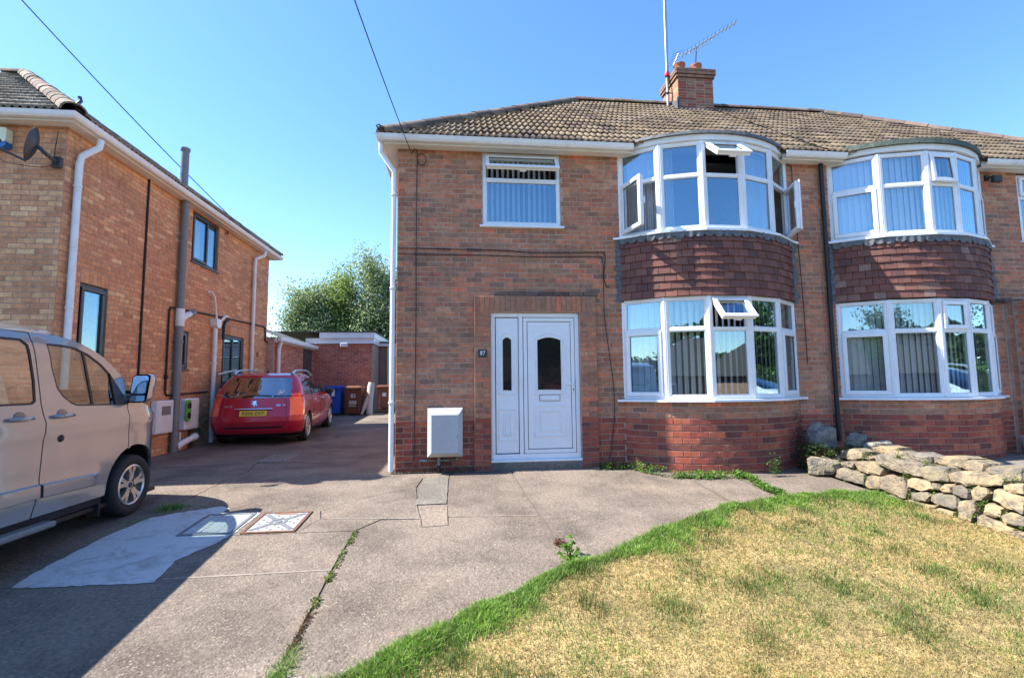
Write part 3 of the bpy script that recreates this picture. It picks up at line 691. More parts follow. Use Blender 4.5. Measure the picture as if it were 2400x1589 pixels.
# ================================================================== NUMBER 87 AND THE ADJOINING HOUSE
PX = 5.80                                  # party line
Z_SOF, Y_EAV, Z_EAV = 4.76, 6.96, 4.85
RIDGE_Y, RIDGE_Z = 10.70, 7.76
house = thing('semi_detached_house', 'brown brick semi-detached house with a white front door and a double-height tile-hung bay', 'house', (2.4, 10.7, 0))
nbh = thing('semi_detached_house', 'adjoining right-hand brick house, with vertical blinds in its bay and a black downpipe', 'house', (9.2, 10.7, 0))
ms = Masonry(PAL_MAIN + PAL_PL); nms = Masonry(PAL_MAIN + PAL_PL); NP = len(PAL_MAIN)
def ci_main(x, z):
    w = [4, 4, 3, 4, 4, 3.6, 3.0, 3, 3, 1.0, 1.5, 1.6, .6, 2.5, 2, 3]
    if z > 4.0: w = [4, 3, 4, 2, 2, 1, .6, 1.5, 4, .7, 3, .4, 3.5, 3, 4, 1.5]
    elif z < 2.6: w = [5, 4, 4, 3, 3.5, 2.6, 1.6, 2.6, 3.5, 1.5, 2, .8, .6, 3, 2.5, 2.5]
    return rng.choices(range(NP), w)[0]
def ci_pl(): return NP + rng.choices(range(len(PAL_PL)), [4, 3.5, 3.4, 3.2, 2.6, 2.6, 1.6, 3.2, 3, 2.6])[0]
WIN = (.338, 1.535, 3.60, 4.745)
SUR = (.206, 2.035, 0, 2.53)
DOOR = (.447, 1.777, .05, 2.277)
BC = 3.86; NBC = 7.39                      # bay centres
def bayx(c): return c - 1.395, c + 1.395
def half_house(root, m_, x0, x1, bc, wins, sur, door, base):
    b0, b1 = bayx(bc); holes = [w for w in wins] + [(b0 + .02, b1 - .02, .12, 4.84)] + ([door] if door else [])
    wl = MB(); wall_cells(wl, 'x', Y_FRONT, .27, x0, x1, -.15, 4.95, holes, (1, 1, 1)); wl = wl.build('wall', m_mortar, root)
    bh = [(b0, b1, 0, 4.9)] + wins + ([sur] if sur else [])
    for u, z, w, h in courses(x0, x1, base + .715, Z_SOF + .07, .0746, .226, bh, .0095, 3):
        m_.put(wl, (u, Y_FRONT, z), 0, w, h, ci_main(u, z))
    for u, z, w, h in courses(x0, x1, -.02, base + .715, .0855, .232, bh, .011, 4):
        m_.put(wl, (u, Y_FRONT, z), 0, w, h, ci_pl(), rng.uniform(.006, .011))
    return wl
wallA = half_house(house, ms, -.92, PX, BC, [WIN], SUR, DOOR, 0)
wallB = half_house(nbh, nms, PX, 12.5, NBC, [(9.5, 10.7, 3.55, 4.745)], (9.0, 10.9, 0, 2.5), (9.25, 10.6, .1, 2.25), 0)
# remaining sides, floors and ceilings
for root, xa, xb in ((house, -.92, PX), (nbh, PX, 12.5)):
    o = MB()
    if root is house: o.box(xa, xa + .27, Y_FRONT + .27, 14.2, -.15, 4.95)
    else: o.box(xb - .27, xb, Y_FRONT + .27, 14.2, -.15, 4.95)
    o.box(xa + (.27 if root is house else 0), xb - (0 if root is house else .27), 13.93, 14.2, -.15, 4.95); o.build('rear_wall', m_brick_far, root)
    i = MB(); i.box(xa + .27, xb - .27, 7.48, 13.9, .1, .16); i.box(xa + .27, xb - .27, 7.48, 13.9, 2.5, 2.72); i.box(xa + .27, xb - .27, 7.0, 13.9, 4.84, 4.93)
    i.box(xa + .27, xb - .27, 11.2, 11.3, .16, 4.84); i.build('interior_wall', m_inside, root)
# ---- door surround
def surround(root, m_, x0, x1, z1, dx0, dx1, dz1, dark0, dark1):
    s = MB(); s.box(x0 + .004, dx0, Y_FRONT - .05, Y_FRONT + .1, -.1, z1 - .003); s.box(dx1, x1 - .004, Y_FRONT - .05, Y_FRONT + .1, -.1, z1 - .003); s.box(dx0, dx1, Y_FRONT - .05, Y_FRONT + .1, dz1 + .004, z1 - .003)
    s = s.build('door_surround', m_mortar, root)
    for a, b in ((x0, dx0), (dx1, x1)):
        n = 31; ch = (dz1 + .01) / n
        for k in range(n):
            z = (k + .5) * ch; pl = z < .71; c = (ci_pl if pl else lambda: ci_main(0, 2))
            sp = [(a, b)] if (b - a) < .235 and k % 2 else [(a, a + (b - a) * .48), (a + (b - a) * .48, b)] if k % 2 == 0 else [(a, a + .22), (a + .22, b)] if b - a > .26 else [(a, b)]
            for p, q in sp: m_.put(s, ((p + q) / 2, Y_FRONT - .056, z), 0, q - p - .009, ch - .0095, c(), None)
    n = int((x1 - x0) / .0745)
    for k in range(n):
        u = x0 + (k + .5) * (x1 - x0) / n
        m_.put(s, (u, Y_FRONT - .056, dz1 + .13), 0, (x1 - x0) / n - .009, z1 - dz1 - .022, rng.choices([0, 3, 4, 5, 7, 13, 9, 15], [3, 4, 4, 3, 3, 3, .8, 3])[0])
    d = MB(); x = dark0
    while x < dark1 - .05:
        e = min(x + rng.uniform(.21, .235), dark1); d.cbox(x, e - .008, Y_FRONT - .06, Y_FRONT + .02, z1 + .003, z1 + .06, .005, jit((.12, .085, .072), .45)); x = e
    d.build('drip_course', m_brick, root, kind='stuff')
surround(house, ms, SUR[0], SUR[1], SUR[3], DOOR[0], DOOR[1], DOOR[3], .5, 2.1)
surround(nbh, nms, 9.02, 10.9, 2.48, 9.25, 10.6, 2.25, 8.75, 10.9)
# neighbour's porch pier standing proud
pr = MB(); pr.box(9.1, 9.3, 6.85, Y_FRONT - .06, -.1, 2.5); pr = pr.build('porch_pier', m_mortar, nbh)
for u, z, w, h in courses(6.85, 7.14, .0, 2.5, .0746, .226, (), .0095, 6): pass
for k in range(33):
    z = (k + .5) * 2.5 / 33; c = ci_pl() if z < .71 else ci_main(0, 2)
    nms.put(pr, (9.2, 6.85, z), 0, .19, .066, c); nms.put(pr, (9.1, 6.99 if k % 2 else 6.96, z), -math.pi / 2, .22 if k % 2 else .2, .066, c)

# ---- bays
ANG1 = [-45.2, -27.1, -9.04, 9.04, 27.1, 45.2]; ANG2 = [-45.2, -25.5, -5.5, 9.5, 26.5, 45.2]
def bp(c, a, r=R_BAY): a = math.radians(a); return Vector((c + r * math.sin(a), 6.62 + R_BAY - r * math.cos(a)))
def bay_window(root, c, angs, z0, z1, zt, styles, label, r=R_BAY - .03):
    fr = MB(); gk = MB(); pts = [bp(c, a, r) for a in angs]; par = link('bay_window', bpy.data.meshes.new('bay_window'), root, label); jobs = []
    OFF[par.name] = worldoff(root)
    for i in range(5):
        A, B = pts[i], pts[i + 1]; d = B - A; L = d.length; d.normalize(); n = Vector((d.y, -d.x)); xf = frame((A.x, A.y, 0), (d.x, d.y, 0), UP, (n.x, n.y, 0))
        bars(fr, xf, .0, L, z0, z1, .052, -.035, .035); fr.cbox(.052, L - .052, zt - .024, zt + .026, -.035, .035, .006, xf=xf)
        st, sb = styles[i]
        for (sty, va, vb) in ((st, zt + .026, z1 - .052), (sb, z0 + .052, zt - .024)):
            s, an = sty if isinstance(sty, tuple) else (sty, 0); light(par, fr, gk, xf, .052, L - .052, va, vb, s, an)
    for i, p in enumerate(pts):
        a = math.radians(angs[i]); q = frame((p.x, p.y, 0), (math.cos(a), math.sin(a), 0), UP, (math.sin(a), -math.cos(a), 0)); w = .036 if 0 < i < 5 else .03
        fr.cbox(-w, w, z0 + .001, z1 - .001, -.045, .043, .008, xf=q)
        if 0 < i < 5: fr.cbox(-.01, .01, z0 + .002, z1 - .002, .043, .05, .003, xf=q)
    t = MB(); t.v, t.f, t.c, t.sm = fr.v, fr.f, fr.c, fr.sm; tmp = t.build('tmp', m_upvc, root); par.data = tmp.data; bpy.data.objects.remove(tmp); par.data.name = 'bay_window'
    gk.build('gasket', m_gasket, par)
    # sill following the facets
    s = MB(); inner = [bp(c, a, R_BAY - .1) for a in angs]; outer = [bp(c, a, R_BAY + .085) for a in angs]
    o0 = Vector((outer[0].x - .07, 7.16)); o5 = Vector((outer[-1].x + .07, 7.16)); oo = [o0] + outer + [o5]; ii = [Vector((inner[0].x, 7.17))] + inner + [Vector((inner[-1].x, 7.17))]
    V = []
    for p, q in zip(oo, ii): V += [(p.x, p.y, z0 - .04), (p.x, p.y, z0 - .008), (q.x, q.y, z0 + .006), (q.x, q.y, z0 - .04)]
    F = []
    for k in range(len(oo) - 1):
        for j in range(4): F.append((4 * k + j, 4 * k + (j + 1) % 4, 4 * k + 4 + (j + 1) % 4, 4 * k + 4 + j))
    m = 4 * (len(oo) - 1); s.add(V, F + [(3, 2, 1, 0), (m, m + 1, m + 2, m + 3)]); s.build('sill', m_upvc, par)
    return par
fx = ('fixed', 'fixed')
bay_window(house, BC, ANG1, .985, 2.47, 1.99, [('fixed', 'sash'), fx, (('sash_top', 42), 'fixed'), fx, ('fixed', 'sash')], 'lower bay window with one top vent open')
bay_window(house, BC, ANG1, 3.45, 4.79, 4.27, [('fixed', ('sash_left', 42)), fx, (('sash_top', 50), 'fixed'), fx, ('fixed', ('sash_right', 38))], 'upper bay window with both side casements open')
bay_window(nbh, NBC, ANG2, .965, 2.455, 1.97, [('fixed', 'sash'), fx, ('sash', 'fixed'), fx, ('fixed', 'sash')], 'lower bay window, all closed')
bay_window(nbh, NBC, ANG2, 3.46, 4.77, 4.25, [('fixed', 'sash'), fx, (('sash_top', 5), 'fixed'), fx, ('fixed', 'sash')], 'upper bay window with one vent ajar')
def arc(c, r, n=24, a0=-45.2, a1=45.2): return [bp(c, lerp(a0, a1, k / n), r) for k in range(n + 1)]
def ring(mb, c, r0, r1, z0, z1, n=28, a=45.2, z1b=None, col=(1, 1, 1), rt=None):
    """curved slab between two radii"""
    A = arc(c, r1, n, -a, a); B = arc(c, r0, n, -a, a); T = arc(c, rt, n, -a, a) if rt else A; V = []; z1b = z1 if z1b is None else z1b
    for k in range(n + 1): V += [(A[k].x, A[k].y, z0), (T[k].x, T[k].y, z1), (B[k].x, B[k].y, z1b), (B[k].x, B[k].y, z0)]
    F = [(4 * k + j, 4 * k + (j + 1) % 4, 4 * k + 4 + (j + 1) % 4, 4 * k + 4 + j) for k in range(n) for j in range(4)]
    return mb.add(V, F + [(3, 2, 1, 0), (4 * n, 4 * n + 1, 4 * n + 2, 4 * n + 3)], col, None, False)
hang_v = {}
def bay_body(root, m_, c, base, felt, zt0=2.47, zt1=3.41):
    # brick base
    b = MB(); ring(b, c, R_BAY - .2, R_BAY - .0, base - .3, .945); b = b.build('bay_plinth', m_mortar, root)
    A = math.radians(45.2) * R_BAY
    for lo, hi, ch, bl, pl in ((base - .1, .712, .0855, .232, 1), (.712, .945, .0746, .226, 0)):
        for u, z, w, h in courses(-A, A, lo, hi, ch, bl, (), .0105, 9):
            a = u / R_BAY; p = bp(c, math.degrees(a), R_BAY); m_.put(b, (p.x, p.y, z), a, w, h, ci_pl() if pl else ci_main(0, 1), .009 if pl else None)
    # tile-hung band
    t = MB(); ring(t, c, R_BAY - .2, R_BAY + .0, zt0 + .012, zt1 - .0); t = t.build('tile_band', m_black, root)
    rows = 8; gz_ = (zt1 - .03 - zt0) / rows; tw = .163
    for k in range(rows):
        u = -A + (-(k % 2) * tw / 2)
        while u < A - .02:
            a0, a1 = max(u, -A), min(u + tw, A); w = a1 - a0 - .004; u += tw
            if w < .03: continue
            ci = rng.choices(range(len(PAL_HANG)), [4, 4, 4, 3, 3, 1, .7, 3, 4])[0]
            if ci not in hang_v:
                mb = MB(); mb.add([(-.08, .012, .0), (.08, .012, .0), (.08, .016, gz_ + .05), (-.08, .016, gz_ + .05), (-.08, -.03, 0), (.08, -.03, 0), (.08, -.004, gz_ + .05), (-.08, -.004, gz_ + .05)], [(4, 5, 6, 7), (0, 1, 5, 4), (1, 2, 6, 5), (3, 0, 4, 7), (2, 3, 7, 6)], PAL_HANG[ci])
                o = mb.build('hung_tile', m_hang); hang_v[ci] = o.data; bpy.data.objects.remove(o)
            a = (a0 + a1) / 2 / R_BAY; p = bp(c, math.degrees(a), R_BAY + .012 + rng.uniform(-.002, .003)); shared('hung_tile', hang_v[ci], t, (p.x, p.y, zt0 + k * gz_ + rng.uniform(-.003, .003)), (0, rng.uniform(-.012, .012), a), (w / .16, 1, 1))
    # scalloped lead apron and stepped side flashings
    l = MB(); n = 23
    for k in range(n):
        a0, a1 = -45 + 90 * k / n, -45 + 90 * (k + 1) / n; h = rng.uniform(.035, .06); V = []; K = 8
        for j in range(K + 1):
            t_ = j / K; p = bp(c, lerp(a0, a1, t_), R_BAY + .055 + .008 * math.sin(k * 2.1 + j)); dz = .045 + h * (1 - (2 * t_ - 1) ** 2) ** .5
            V += [(p.x, p.y, zt1 + .005), (p.x, p.y, zt1 - dz)]; q = bp(c, lerp(a0, a1, t_), R_BAY + .047); V += [(q.x, q.y, zt1 + .005), (q.x, q.y, zt1 - dz)]
        F = []
        for j in range(K): i = 4 * j; F += [(i, i + 1, i + 5, i + 4), (i + 3, i + 2, i + 6, i + 7), (i + 1, i + 3, i + 7, i + 5)]
        l.add(V, F, (1, 1, 1), None, False)
    for sx in (-1, 1):
        x = c + sx * 1.40; z = zt0 - .03
        while z < zt1 - .04:
            hh = rng.uniform(.05, .085); w = rng.uniform(.06, .12); l.prism([(x - sx * .02, z), (x + sx * w, z + hh * .2), (x + sx * (w * .8), z + hh), (x - sx * .02, z + hh * 1.25)], 7.172 + rng.uniform(-.008, .004), 7.188, 'y'); z += hh
    l.build('lead_flashing', m_lead, root)
    # head fascia and little roof
    f = MB(); ring(f, c, R_BAY - .2, R_BAY + .02, 4.792, 4.875, a=45.5); f.build('bay_fascia', m_soffit, root)
    r = MB(); th = .045 if root is house else .085; ring(r, c, R_BAY - .8, R_BAY + .06, 4.877, 4.877 + th, a=46.5, z1b=5.02, rt=R_BAY + .05); r.build('bay_roof', felt, root)
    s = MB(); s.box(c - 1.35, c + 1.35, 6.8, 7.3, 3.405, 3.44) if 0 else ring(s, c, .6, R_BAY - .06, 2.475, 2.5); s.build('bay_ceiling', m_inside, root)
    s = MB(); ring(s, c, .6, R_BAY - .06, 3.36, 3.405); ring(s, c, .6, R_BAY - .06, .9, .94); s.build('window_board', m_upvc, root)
bay_body(house, ms, BC, 0, m_lead); bay_body(nbh, nms, NBC, -.09 + .03, m_felt_green)
ms_dark = None
# ---- small front window
def plain_window(root, xf, w, h, cells, upvc, glassm, sill=.05, name='window', t=.055, sillout=.06, label=None):
    fr = MB(); gk = MB(); bars(fr, xf, 0, w, 0, h, t, -.04, .03); par = link(name, bpy.data.meshes.new(name), root, label); OFF[par.name] = worldoff(root)
    for (u0, u1, v0, v1, sty, an) in cells: light(par, fr, gk, xf, u0, u1, v0, v1, sty, an, upvc=upvc, glassm=glassm, st=.045)
    # mullions and transoms fill the gaps between cells
    us = sorted({round(c[0], 4) for c in cells} | {round(c[1], 4) for c in cells}); 
    for c in cells:
        for d in cells:
            if d is c: continue
            if abs(d[0] - c[1]) < .09 and d[0] > c[1] - 1e-6 and abs(d[2] - c[2]) < .02: fr.cbox(c[1], d[0], c[2], c[3], -.038, .028, .005, xf=xf)
            if abs(d[2] - c[3]) < .09 and d[2] > c[3] - 1e-6 and d[0] >= c[0] - .01 and d[1] <= c[1] + .01 or (abs(d[2] - c[3]) < .09 and d[2] > c[3] - 1e-6 and abs(d[0] - c[0]) < .01): fr.cbox(t, w - t, c[3], d[2], -.037, .027, .005, xf=xf)
    tmp = fr.build('tmp', upvc, root); par.data = tmp.data; bpy.data.objects.remove(tmp); par.data.name = name
    if gk.v: gk.build('gasket', m_gasket, par)
    if sill: MB().cbox(-.045, w + .045, -.035, -.002, -.1, sillout, .006, xf=xf).build('sill', upvc, par)
    return par
xf = frame((WIN[0], Y_FRONT + .045, WIN[2] + .005), (1, 0, 0), UP, (0, -1, 0)); w_, h_ = WIN[1] - WIN[0], WIN[3] - WIN[2] - .008
plain_window(house, xf, w_, h_, [(.055, w_ - .055, .055, .69, 'fixed', 0), (.055, w_ - .055, .75, h_ - .055, 'sash_top', 40)], m_upvc, m_glass, sillout=.1, label='small upper window with its top vent open')
xf = frame((9.5, Y_FRONT + .045, 3.555), (1, 0, 0), UP, (0, -1, 0)); plain_window(nbh, xf, 1.2, 1.16, [(.055, 1.145, .055, .735, 'fixed', 0), (.055, 1.145, .795, 1.105, 'sash', 0)], m_upvc, m_glass, sillout=.1)
# ---- front door
def door_unit(root, x0, x1, z0, z1, y):
    xf = frame((x0, y, 0), (1, 0, 0), UP, (0, -1, 0)); W_ = x1 - x0
    fr = MB(); bars(fr, xf, 0, W_, z0, z1, .062, -.035, .035, bt=.075); mx0, mx1 = .415, .475; fr.cbox(mx0, mx1, z0 + .075, z1 - .062, -.034, .034, .006, xf=xf)
    fr.cbox(-.01, W_ + .01, z0 - .035, z0 - .001, -.05, .085, .008, xf=xf)
    par = fr.build('front_door', m_upvc, root)
    def arch_poly(u0, u1, v0, v1, rise, n=10): return [(u0, v0), (u1, v0)] + [(lerp(u1, u0, k / n), v1 + rise * (1 - (2 * k / n - 1) ** 2)) for k in range(n + 1)]
    def panel(u0, u1, v0, v1, au, av0, av1, rise, name):
        hole = arch_poly(u0 + au, u1 - au, av0, av1, rise); mb = MB(); P, T = cdt([(u0, v0), (u1, v0), (u1, v1), (u0, v1)], [hole])
        mb.add([(a, b, .02) for a, b in P], T, xf=xf); mb.add([(a, b, .02) for a, b in hole] + [(a, b, -.02) for a, b in hole], [(i, (i + 1) % len(hole), len(hole) + (i + 1) % len(hole), len(hole) + i) for i in range(len(hole))], xf=xf)
        mb.box(u0, u1, v0, v1, -.022, -.021, xf=xf) if 0 else None
        e = .0025; mb.add([(u0, v0, .02), (u1, v0, .02), (u1, v1, .02), (u0, v1, .02), (u0, v0, -.03), (u1, v0, -.03), (u1, v1, -.03), (u0, v1, -.03)], [(0, 4, 5, 1), (1, 5, 6, 2), (2, 6, 7, 3), (3, 7, 4, 0)], xf=xf)
        leaf = mb.build(name, m_upvc, par)
        mo = MB(); hh = hole + [hole[0]]; mo.tube([(a, b, .021) for a, b in hole] + [(hole[0][0], hole[0][1], .021)], .012, 6, xf=xf)
        big = arch_poly(u0 + au - .045, u1 - au + .045, av0 - .05, av1 + .02, rise + .035); mo.tube([(a, b, .02) for a, b in big] + [(big[0][0], big[0][1], .02)], .014, 6, xf=xf)
        for d, r_ in ((0, .014), (.07, .012), (.095, .01)):
            q0, q1, r0, r1 = u0 + au - .045 + d, u1 - au + .045 - d, v0 + .18 + d, v0 + .62 - d
            if q1 - q0 > .05: mo.tube([(q0, r0, .02), (q1, r0, .02), (q1, r1, .02), (q0, r1, .02), (q0, r0, .02)], r_, 6, xf=xf)
        mo.build('moulding', m_upvc, par)
        mb = MB(); P, T = cdt(hole); mb.add([(a, b, .0) for a, b in P], T, xf=xf); mb.add([(a, b, -.012) for a, b in P], [t[::-1] for t in T], xf=xf); mb.build('pane', m_frost, par)
        g = MB(); bars(g, xf, u0 - .006, u1 + .006, v0 - .006, v1 + .006, .0065, .012, .0215, b=.001); g.build('gasket', m_gasket, par)
    panel(.075, .405, z0 + .09, z1 - .075, .09, z0 + .99, z0 + 1.735, .05, 'side_panel')
    b = MB(); bars(b, xf, .485, W_ - .07, z0 + .08, z1 - .07, .055, -.02, .028); b.build('door_sash', m_upvc, par)
    panel(.548, W_ - .133, z0 + .145, z1 - .133, .135, z0 + .99, z0 + 1.735, .05, 'door_leaf')
    lb = MB(); cu = (.548 + W_ - .133) / 2; lb.cbox(cu - .14, cu + .14, z0 + .845, z0 + .91, .02, .034, .006, xf=xf); bars(lb, xf, cu - .15, cu + .15, z0 + .835, z0 + .92, .008, .02, .03, b=.002); lb.build('letterbox', m_upvc, par)
    g = MB(); bars(g, xf, cu - .155, cu + .155, z0 + .83, z0 + .925, .006, .0195, .026, b=.001); g.build('letterbox_edge', m_gasket, par)
    h = MB(); hu = W_ - .1; h.cbox(hu - .018, hu + .018, z0 + .93, z0 + 1.14, .028, .042, .006, xf=xf); h.tube([(hu, z0 + 1.08, .04), (hu, z0 + 1.08, .075), (hu - .03, z0 + 1.08, .08), (hu - .13, z0 + 1.08, .075)], .009, 8, xf=xf); h.build('door_handle', m_upvc, par)
    MB().cbox(hu - .007, hu + .007, z0 + .985, z0 + 1.01, .042, .045, .001, xf=xf).build('keyhole', m_gasket, par)
    return par
door_unit(house, DOOR[0] + .002, DOOR[1] - .002, .138, DOOR[3], Y_FRONT + .03)
st = MB(); st.cbox(DOOR[0] + .002, DOOR[1] - .002, Y_FRONT - .055, Y_FRONT + .15, -.1, .10, .012); st.build('door_step', m_smoothcon, house)
door_unit(nbh, 9.252, 10.598, .235, 2.245, Y_FRONT + .03)
# ---- roofs
def roof_half(root, left, budget):
    par = MB(); tan = (RIDGE_Z - Z_EAV) / (RIDGE_Y - Y_EAV); slen = math.hypot(RIDGE_Z - Z_EAV, RIDGE_Y - Y_EAV); ex0, ex1 = -1.14, 12.72; rx0, rx1 = 2.68, 8.88; yb = 2 * RIDGE_Y - Y_EAV; d = -.02
    e = [(ex0, Y_EAV, Z_EAV + d), (PX, Y_EAV, Z_EAV + d), (PX, RIDGE_Y, RIDGE_Z + d), (rx0, RIDGE_Y, RIDGE_Z + d), (ex0, yb, Z_EAV + d), (PX, yb, Z_EAV + d)] if left else [(ex1, Y_EAV, Z_EAV + d), (PX, Y_EAV, Z_EAV + d), (PX, RIDGE_Y, RIDGE_Z + d), (rx1, RIDGE_Y, RIDGE_Z + d), (ex1, yb, Z_EAV + d), (PX, yb, Z_EAV + d)]
    F = [(0, 1, 2, 3), (4, 0, 3), (5, 4, 3, 2)]; par.add(e, F if left else [f[::-1] for f in F], (.2, .165, .13)); par = par.build('roof', m_tile, root)
    gauge = slen / 14
    def lim(s):
        t = s / slen; return (lerp(ex0, rx0, t) + .08, PX) if left else (PX, lerp(ex1, rx1, t) - .08)
    roof_tiles(par, (0, Y_EAV, Z_EAV), (1, 0, 0), (0, RIDGE_Y - Y_EAV, RIDGE_Z - Z_EAV), 14, gauge, .3, lim, PAL_TILE, budget)
    ridge_run(par, (rx0, RIDGE_Y, RIDGE_Z + .0), (PX, RIDGE_Y, RIDGE_Z + .0), PAL_RIDGE) if left else ridge_run(par, (PX, RIDGE_Y, RIDGE_Z), (rx1, RIDGE_Y, RIDGE_Z), PAL_RIDGE)
    ridge_run(par, (ex0 + .02, Y_EAV + .02, Z_EAV + .0), (rx0, RIDGE_Y, RIDGE_Z + .0), PAL_RIDGE) if left else ridge_run(par, (ex1 - .02, Y_EAV + .02, Z_EAV), (rx1, RIDGE_Y, RIDGE_Z), PAL_RIDGE)
    if left: MB().tube([(ex0 + .03, Y_EAV - .02, Z_EAV + .02), (ex0 - .02, Y_EAV - .06, Z_EAV + .03), (ex0 - .05, Y_EAV - .07, Z_EAV + .08), (ex0 - .02, Y_EAV - .05, Z_EAV + .11), (ex0 + .02, Y_EAV - .03, Z_EAV + .09)], .01, 6).build('hip_iron', m_black, par)
    return par
roofA = roof_half(house, True, 300); roofB = roof_half(nbh, False, 300)
# eaves: sloping soffit, fascia, gutter in the lengths between the bays
def eaves(root, path, yin=.168, dz=-.055):
    f = MB(); sweep(f, [(0, 4.785 + dz), (.02, 4.785 + dz), (.02, 4.885 + dz), (0, 4.885 + dz)], path); f.build('fascia', m_soffit, root)
    s = MB(); sweep(s, [(-yin, 4.80 + dz), (-.002, 4.79 + dz), (-.002, 4.805 + dz), (-yin, 4.815 + dz)], path); s.build('soffit', m_soffit, root)
    g = MB(); sweep(g, [(o * .9 + .022, z * .75 + 4.888 + dz) for o, z in GUT], path); g = g.build('gutter', m_gutter, root)
    for i in range(len(path) - 1):
        a, b = Vector(path[i]), Vector(path[i + 1]); d = (b - a); n = int(d.length / .95); d.normalize()
        for k in range(n):
            p = a + d * ((k + .6) * (b - a).length / max(n, 1)); mb = MB(); sweep(mb, [(o * .97 + .018, z * .8 + 4.892 + dz) for o, z in GUT], [(p.x, p.y), (p.x + d.x * .03, p.y + d.y * .03)]); mb.build('gutter_bracket', m_gutter, g)
eaves(house, [(-1.09, 14.37), (-1.09, 7.03), (2.62, 7.03)])
eaves(house, [(5.10, 7.03), (PX - .002, 7.03)]); eaves(nbh, [(PX + .002, 7.03), (6.14, 7.03)]); eaves(nbh, [(8.64, 7.03), (12.67, 7.03), (12.67, 14.37)])
# downpipes
def pipe(root, path, r, mat, name='downpipe', clips=(), n=12):
    o = MB(); o.tube(path, r, n); o = o.build(name, mat, root)
    for z, x, y in clips: MB().tube([(x, y, z - .012), (x, y, z + .012)], r * 1.22, n).build('pipe_clip', mat, o)
    return o
pipe(house, [(-1.15, 7.05, 4.76), (-1.15, 7.07, 4.62), (-.965, 7.12, 4.36), (-.965, 7.13, 4.25), (-.965, 7.13, .03)], .036, m_gutter, clips=[(4.0, -.965, 7.12), (2.62, -.965, 7.12), (.98, -.965, 7.12)])
pipe(nbh, [(5.845, 7.14, 4.86), (5.845, 7.14, .3)], .034, m_black, clips=[(3.9, 5.845, 7.14), (2.5, 5.845, 7.14), (1.3, 5.845, 7.14)])
# ---- chimney
ch = MB(); ch.box(4.98, 5.83, 10.25, 11.05, 6.9, 8.32); ch = ch.build('chimney', m_mortar, house)
for k in range(20):
    z = 7.0 + (k + .5) * .0663
    if z > 8.2: break
    for u, zz, w, h in courses(4.98, 5.83, 0, .0663, .0663, .2125, (), .009, k): ms.put(ch, (u - (.1 if k % 2 else 0) * 0, 10.25, z), 0, w, .057, rng.choices([NP, NP + 1, NP + 3, NP + 7, 5, 11, 15, 6], [2, 3, 3, 3, 2, 2.5, 3, 2])[0])
    for u, zz, w, h in courses(10.25, 11.05, 0, .0663, .0663, .2, (), .009, k): ms.put(ch, (4.98, u, z), -math.pi / 2, w, .057, rng.choice([0, 1, 2, 10, 12, 14]))
for k, (e, z0) in enumerate(((.03, 8.2), (.055, 8.27), (.055, 8.34))):
    c_ = MB(); c_.box(4.98 - e, 5.83 + e, 10.25 - e, 11.05 + e, z0, z0 + .07); c_.build('chimney_cap', m_felt, ch) if 0 else None
    for sx0, sx1, y_, rz in ((4.98 - e, 5.83 + e, 10.25 - e, 0), (10.25 - e, 11.05 + e, 4.98 - e, -math.pi / 2)):
        n = 4
        for q in range(n):
            u = lerp(sx0, sx1, (q + .5) / n); wd = (sx1 - sx0) / n - .006
            ms.put(ch, (u, y_, z0 + .034) if rz == 0 else (y_, u, z0 + .034), rz, wd, .062, rng.choice([11, 6, 11, 5]), .012)
    c_.build('chimney_course', M('sooty_brick_%d' % k, (.07, .06, .05), .9, var=((12, .3),), bump=((40, .004),)), ch)
fl = MB(); fl.cbox(4.99, 5.82, 8.405, 8.44, 10.28, 11.02, .01) if 0 else fl.cbox(4.97, 5.84, 10.24, 11.06, 8.41, 8.45, .012); fl.build('flaunching', m_smoothcon, ch)
for x, y, tilt in ((5.16, 10.5, 0), (5.57, 10.5, 1)):
    p = MB(); p.lathe([(.13, 8.44), (.125, 8.5), (.12, 8.62), (.135, 8.64), (.135, 8.68), (.11, 8.68), (.1, 8.5)], (x, y, 0), 'z', 20); p.build('chimney_pot', m_terracotta, ch)
l = MB(); l.box(4.95, 5.86, 10.21, 10.235, 7.28, 7.46); l.prism([(10.2, 7.3), (11.0, 7.78), (11.0, 8.0), (10.2, 7.62)], 4.95, 4.965, 'x'); l.box(4.93, 5.0, 10.2, 10.24, 7.3, 7.7); l.build('chimney_flashing', m_lead, ch)
ms.flush(300); nms.flush(300)
# ================================================================== THE HOUSE ON THE LEFT
LX, LY0, LY1 = -5.5, 7.25, 14.62
lhouse = thing('detached_house', 'orange brick house beside the drive, with dark grey windows along its side wall', 'house', (-9.5, 11, 0))
lm = Masonry(PAL_LEFT + [(.45, .2, .1), (.42, .185, .095)])
LWIN = [(10.54, 11.64, 3.81, 4.885), (7.66, 8.235, 1.66, 2.77), (10.21, 10.575, 1.58, 2.345), (12.02, 13.15, 1.24, 2.44)]
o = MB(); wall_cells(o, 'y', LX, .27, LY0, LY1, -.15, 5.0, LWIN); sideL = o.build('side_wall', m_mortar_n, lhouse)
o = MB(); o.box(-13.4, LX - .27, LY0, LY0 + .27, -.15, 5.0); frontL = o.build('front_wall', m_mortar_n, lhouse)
o = MB(); o.box(-13.4, LX - .27, LY1 - .27, LY1, -.15, 5.0); o.box(-13.4, -13.13, LY0 + .27, LY1 - .27, -.15, 5.0); o.build('rear_wall', m_brick_far, lhouse)
o = MB(); o.box(-13.1, LX - .28, LY0 + .28, LY1 - .28, 2.6, 2.8); o.box(-13.1, LX - .28, LY0 + .28, LY1 - .28, 4.9, 4.96); o.box(-9.0, -8.9, LY0 + .28, LY1 - .28, 0, 4.9); o.build('interior_wall', m_inside, lhouse)
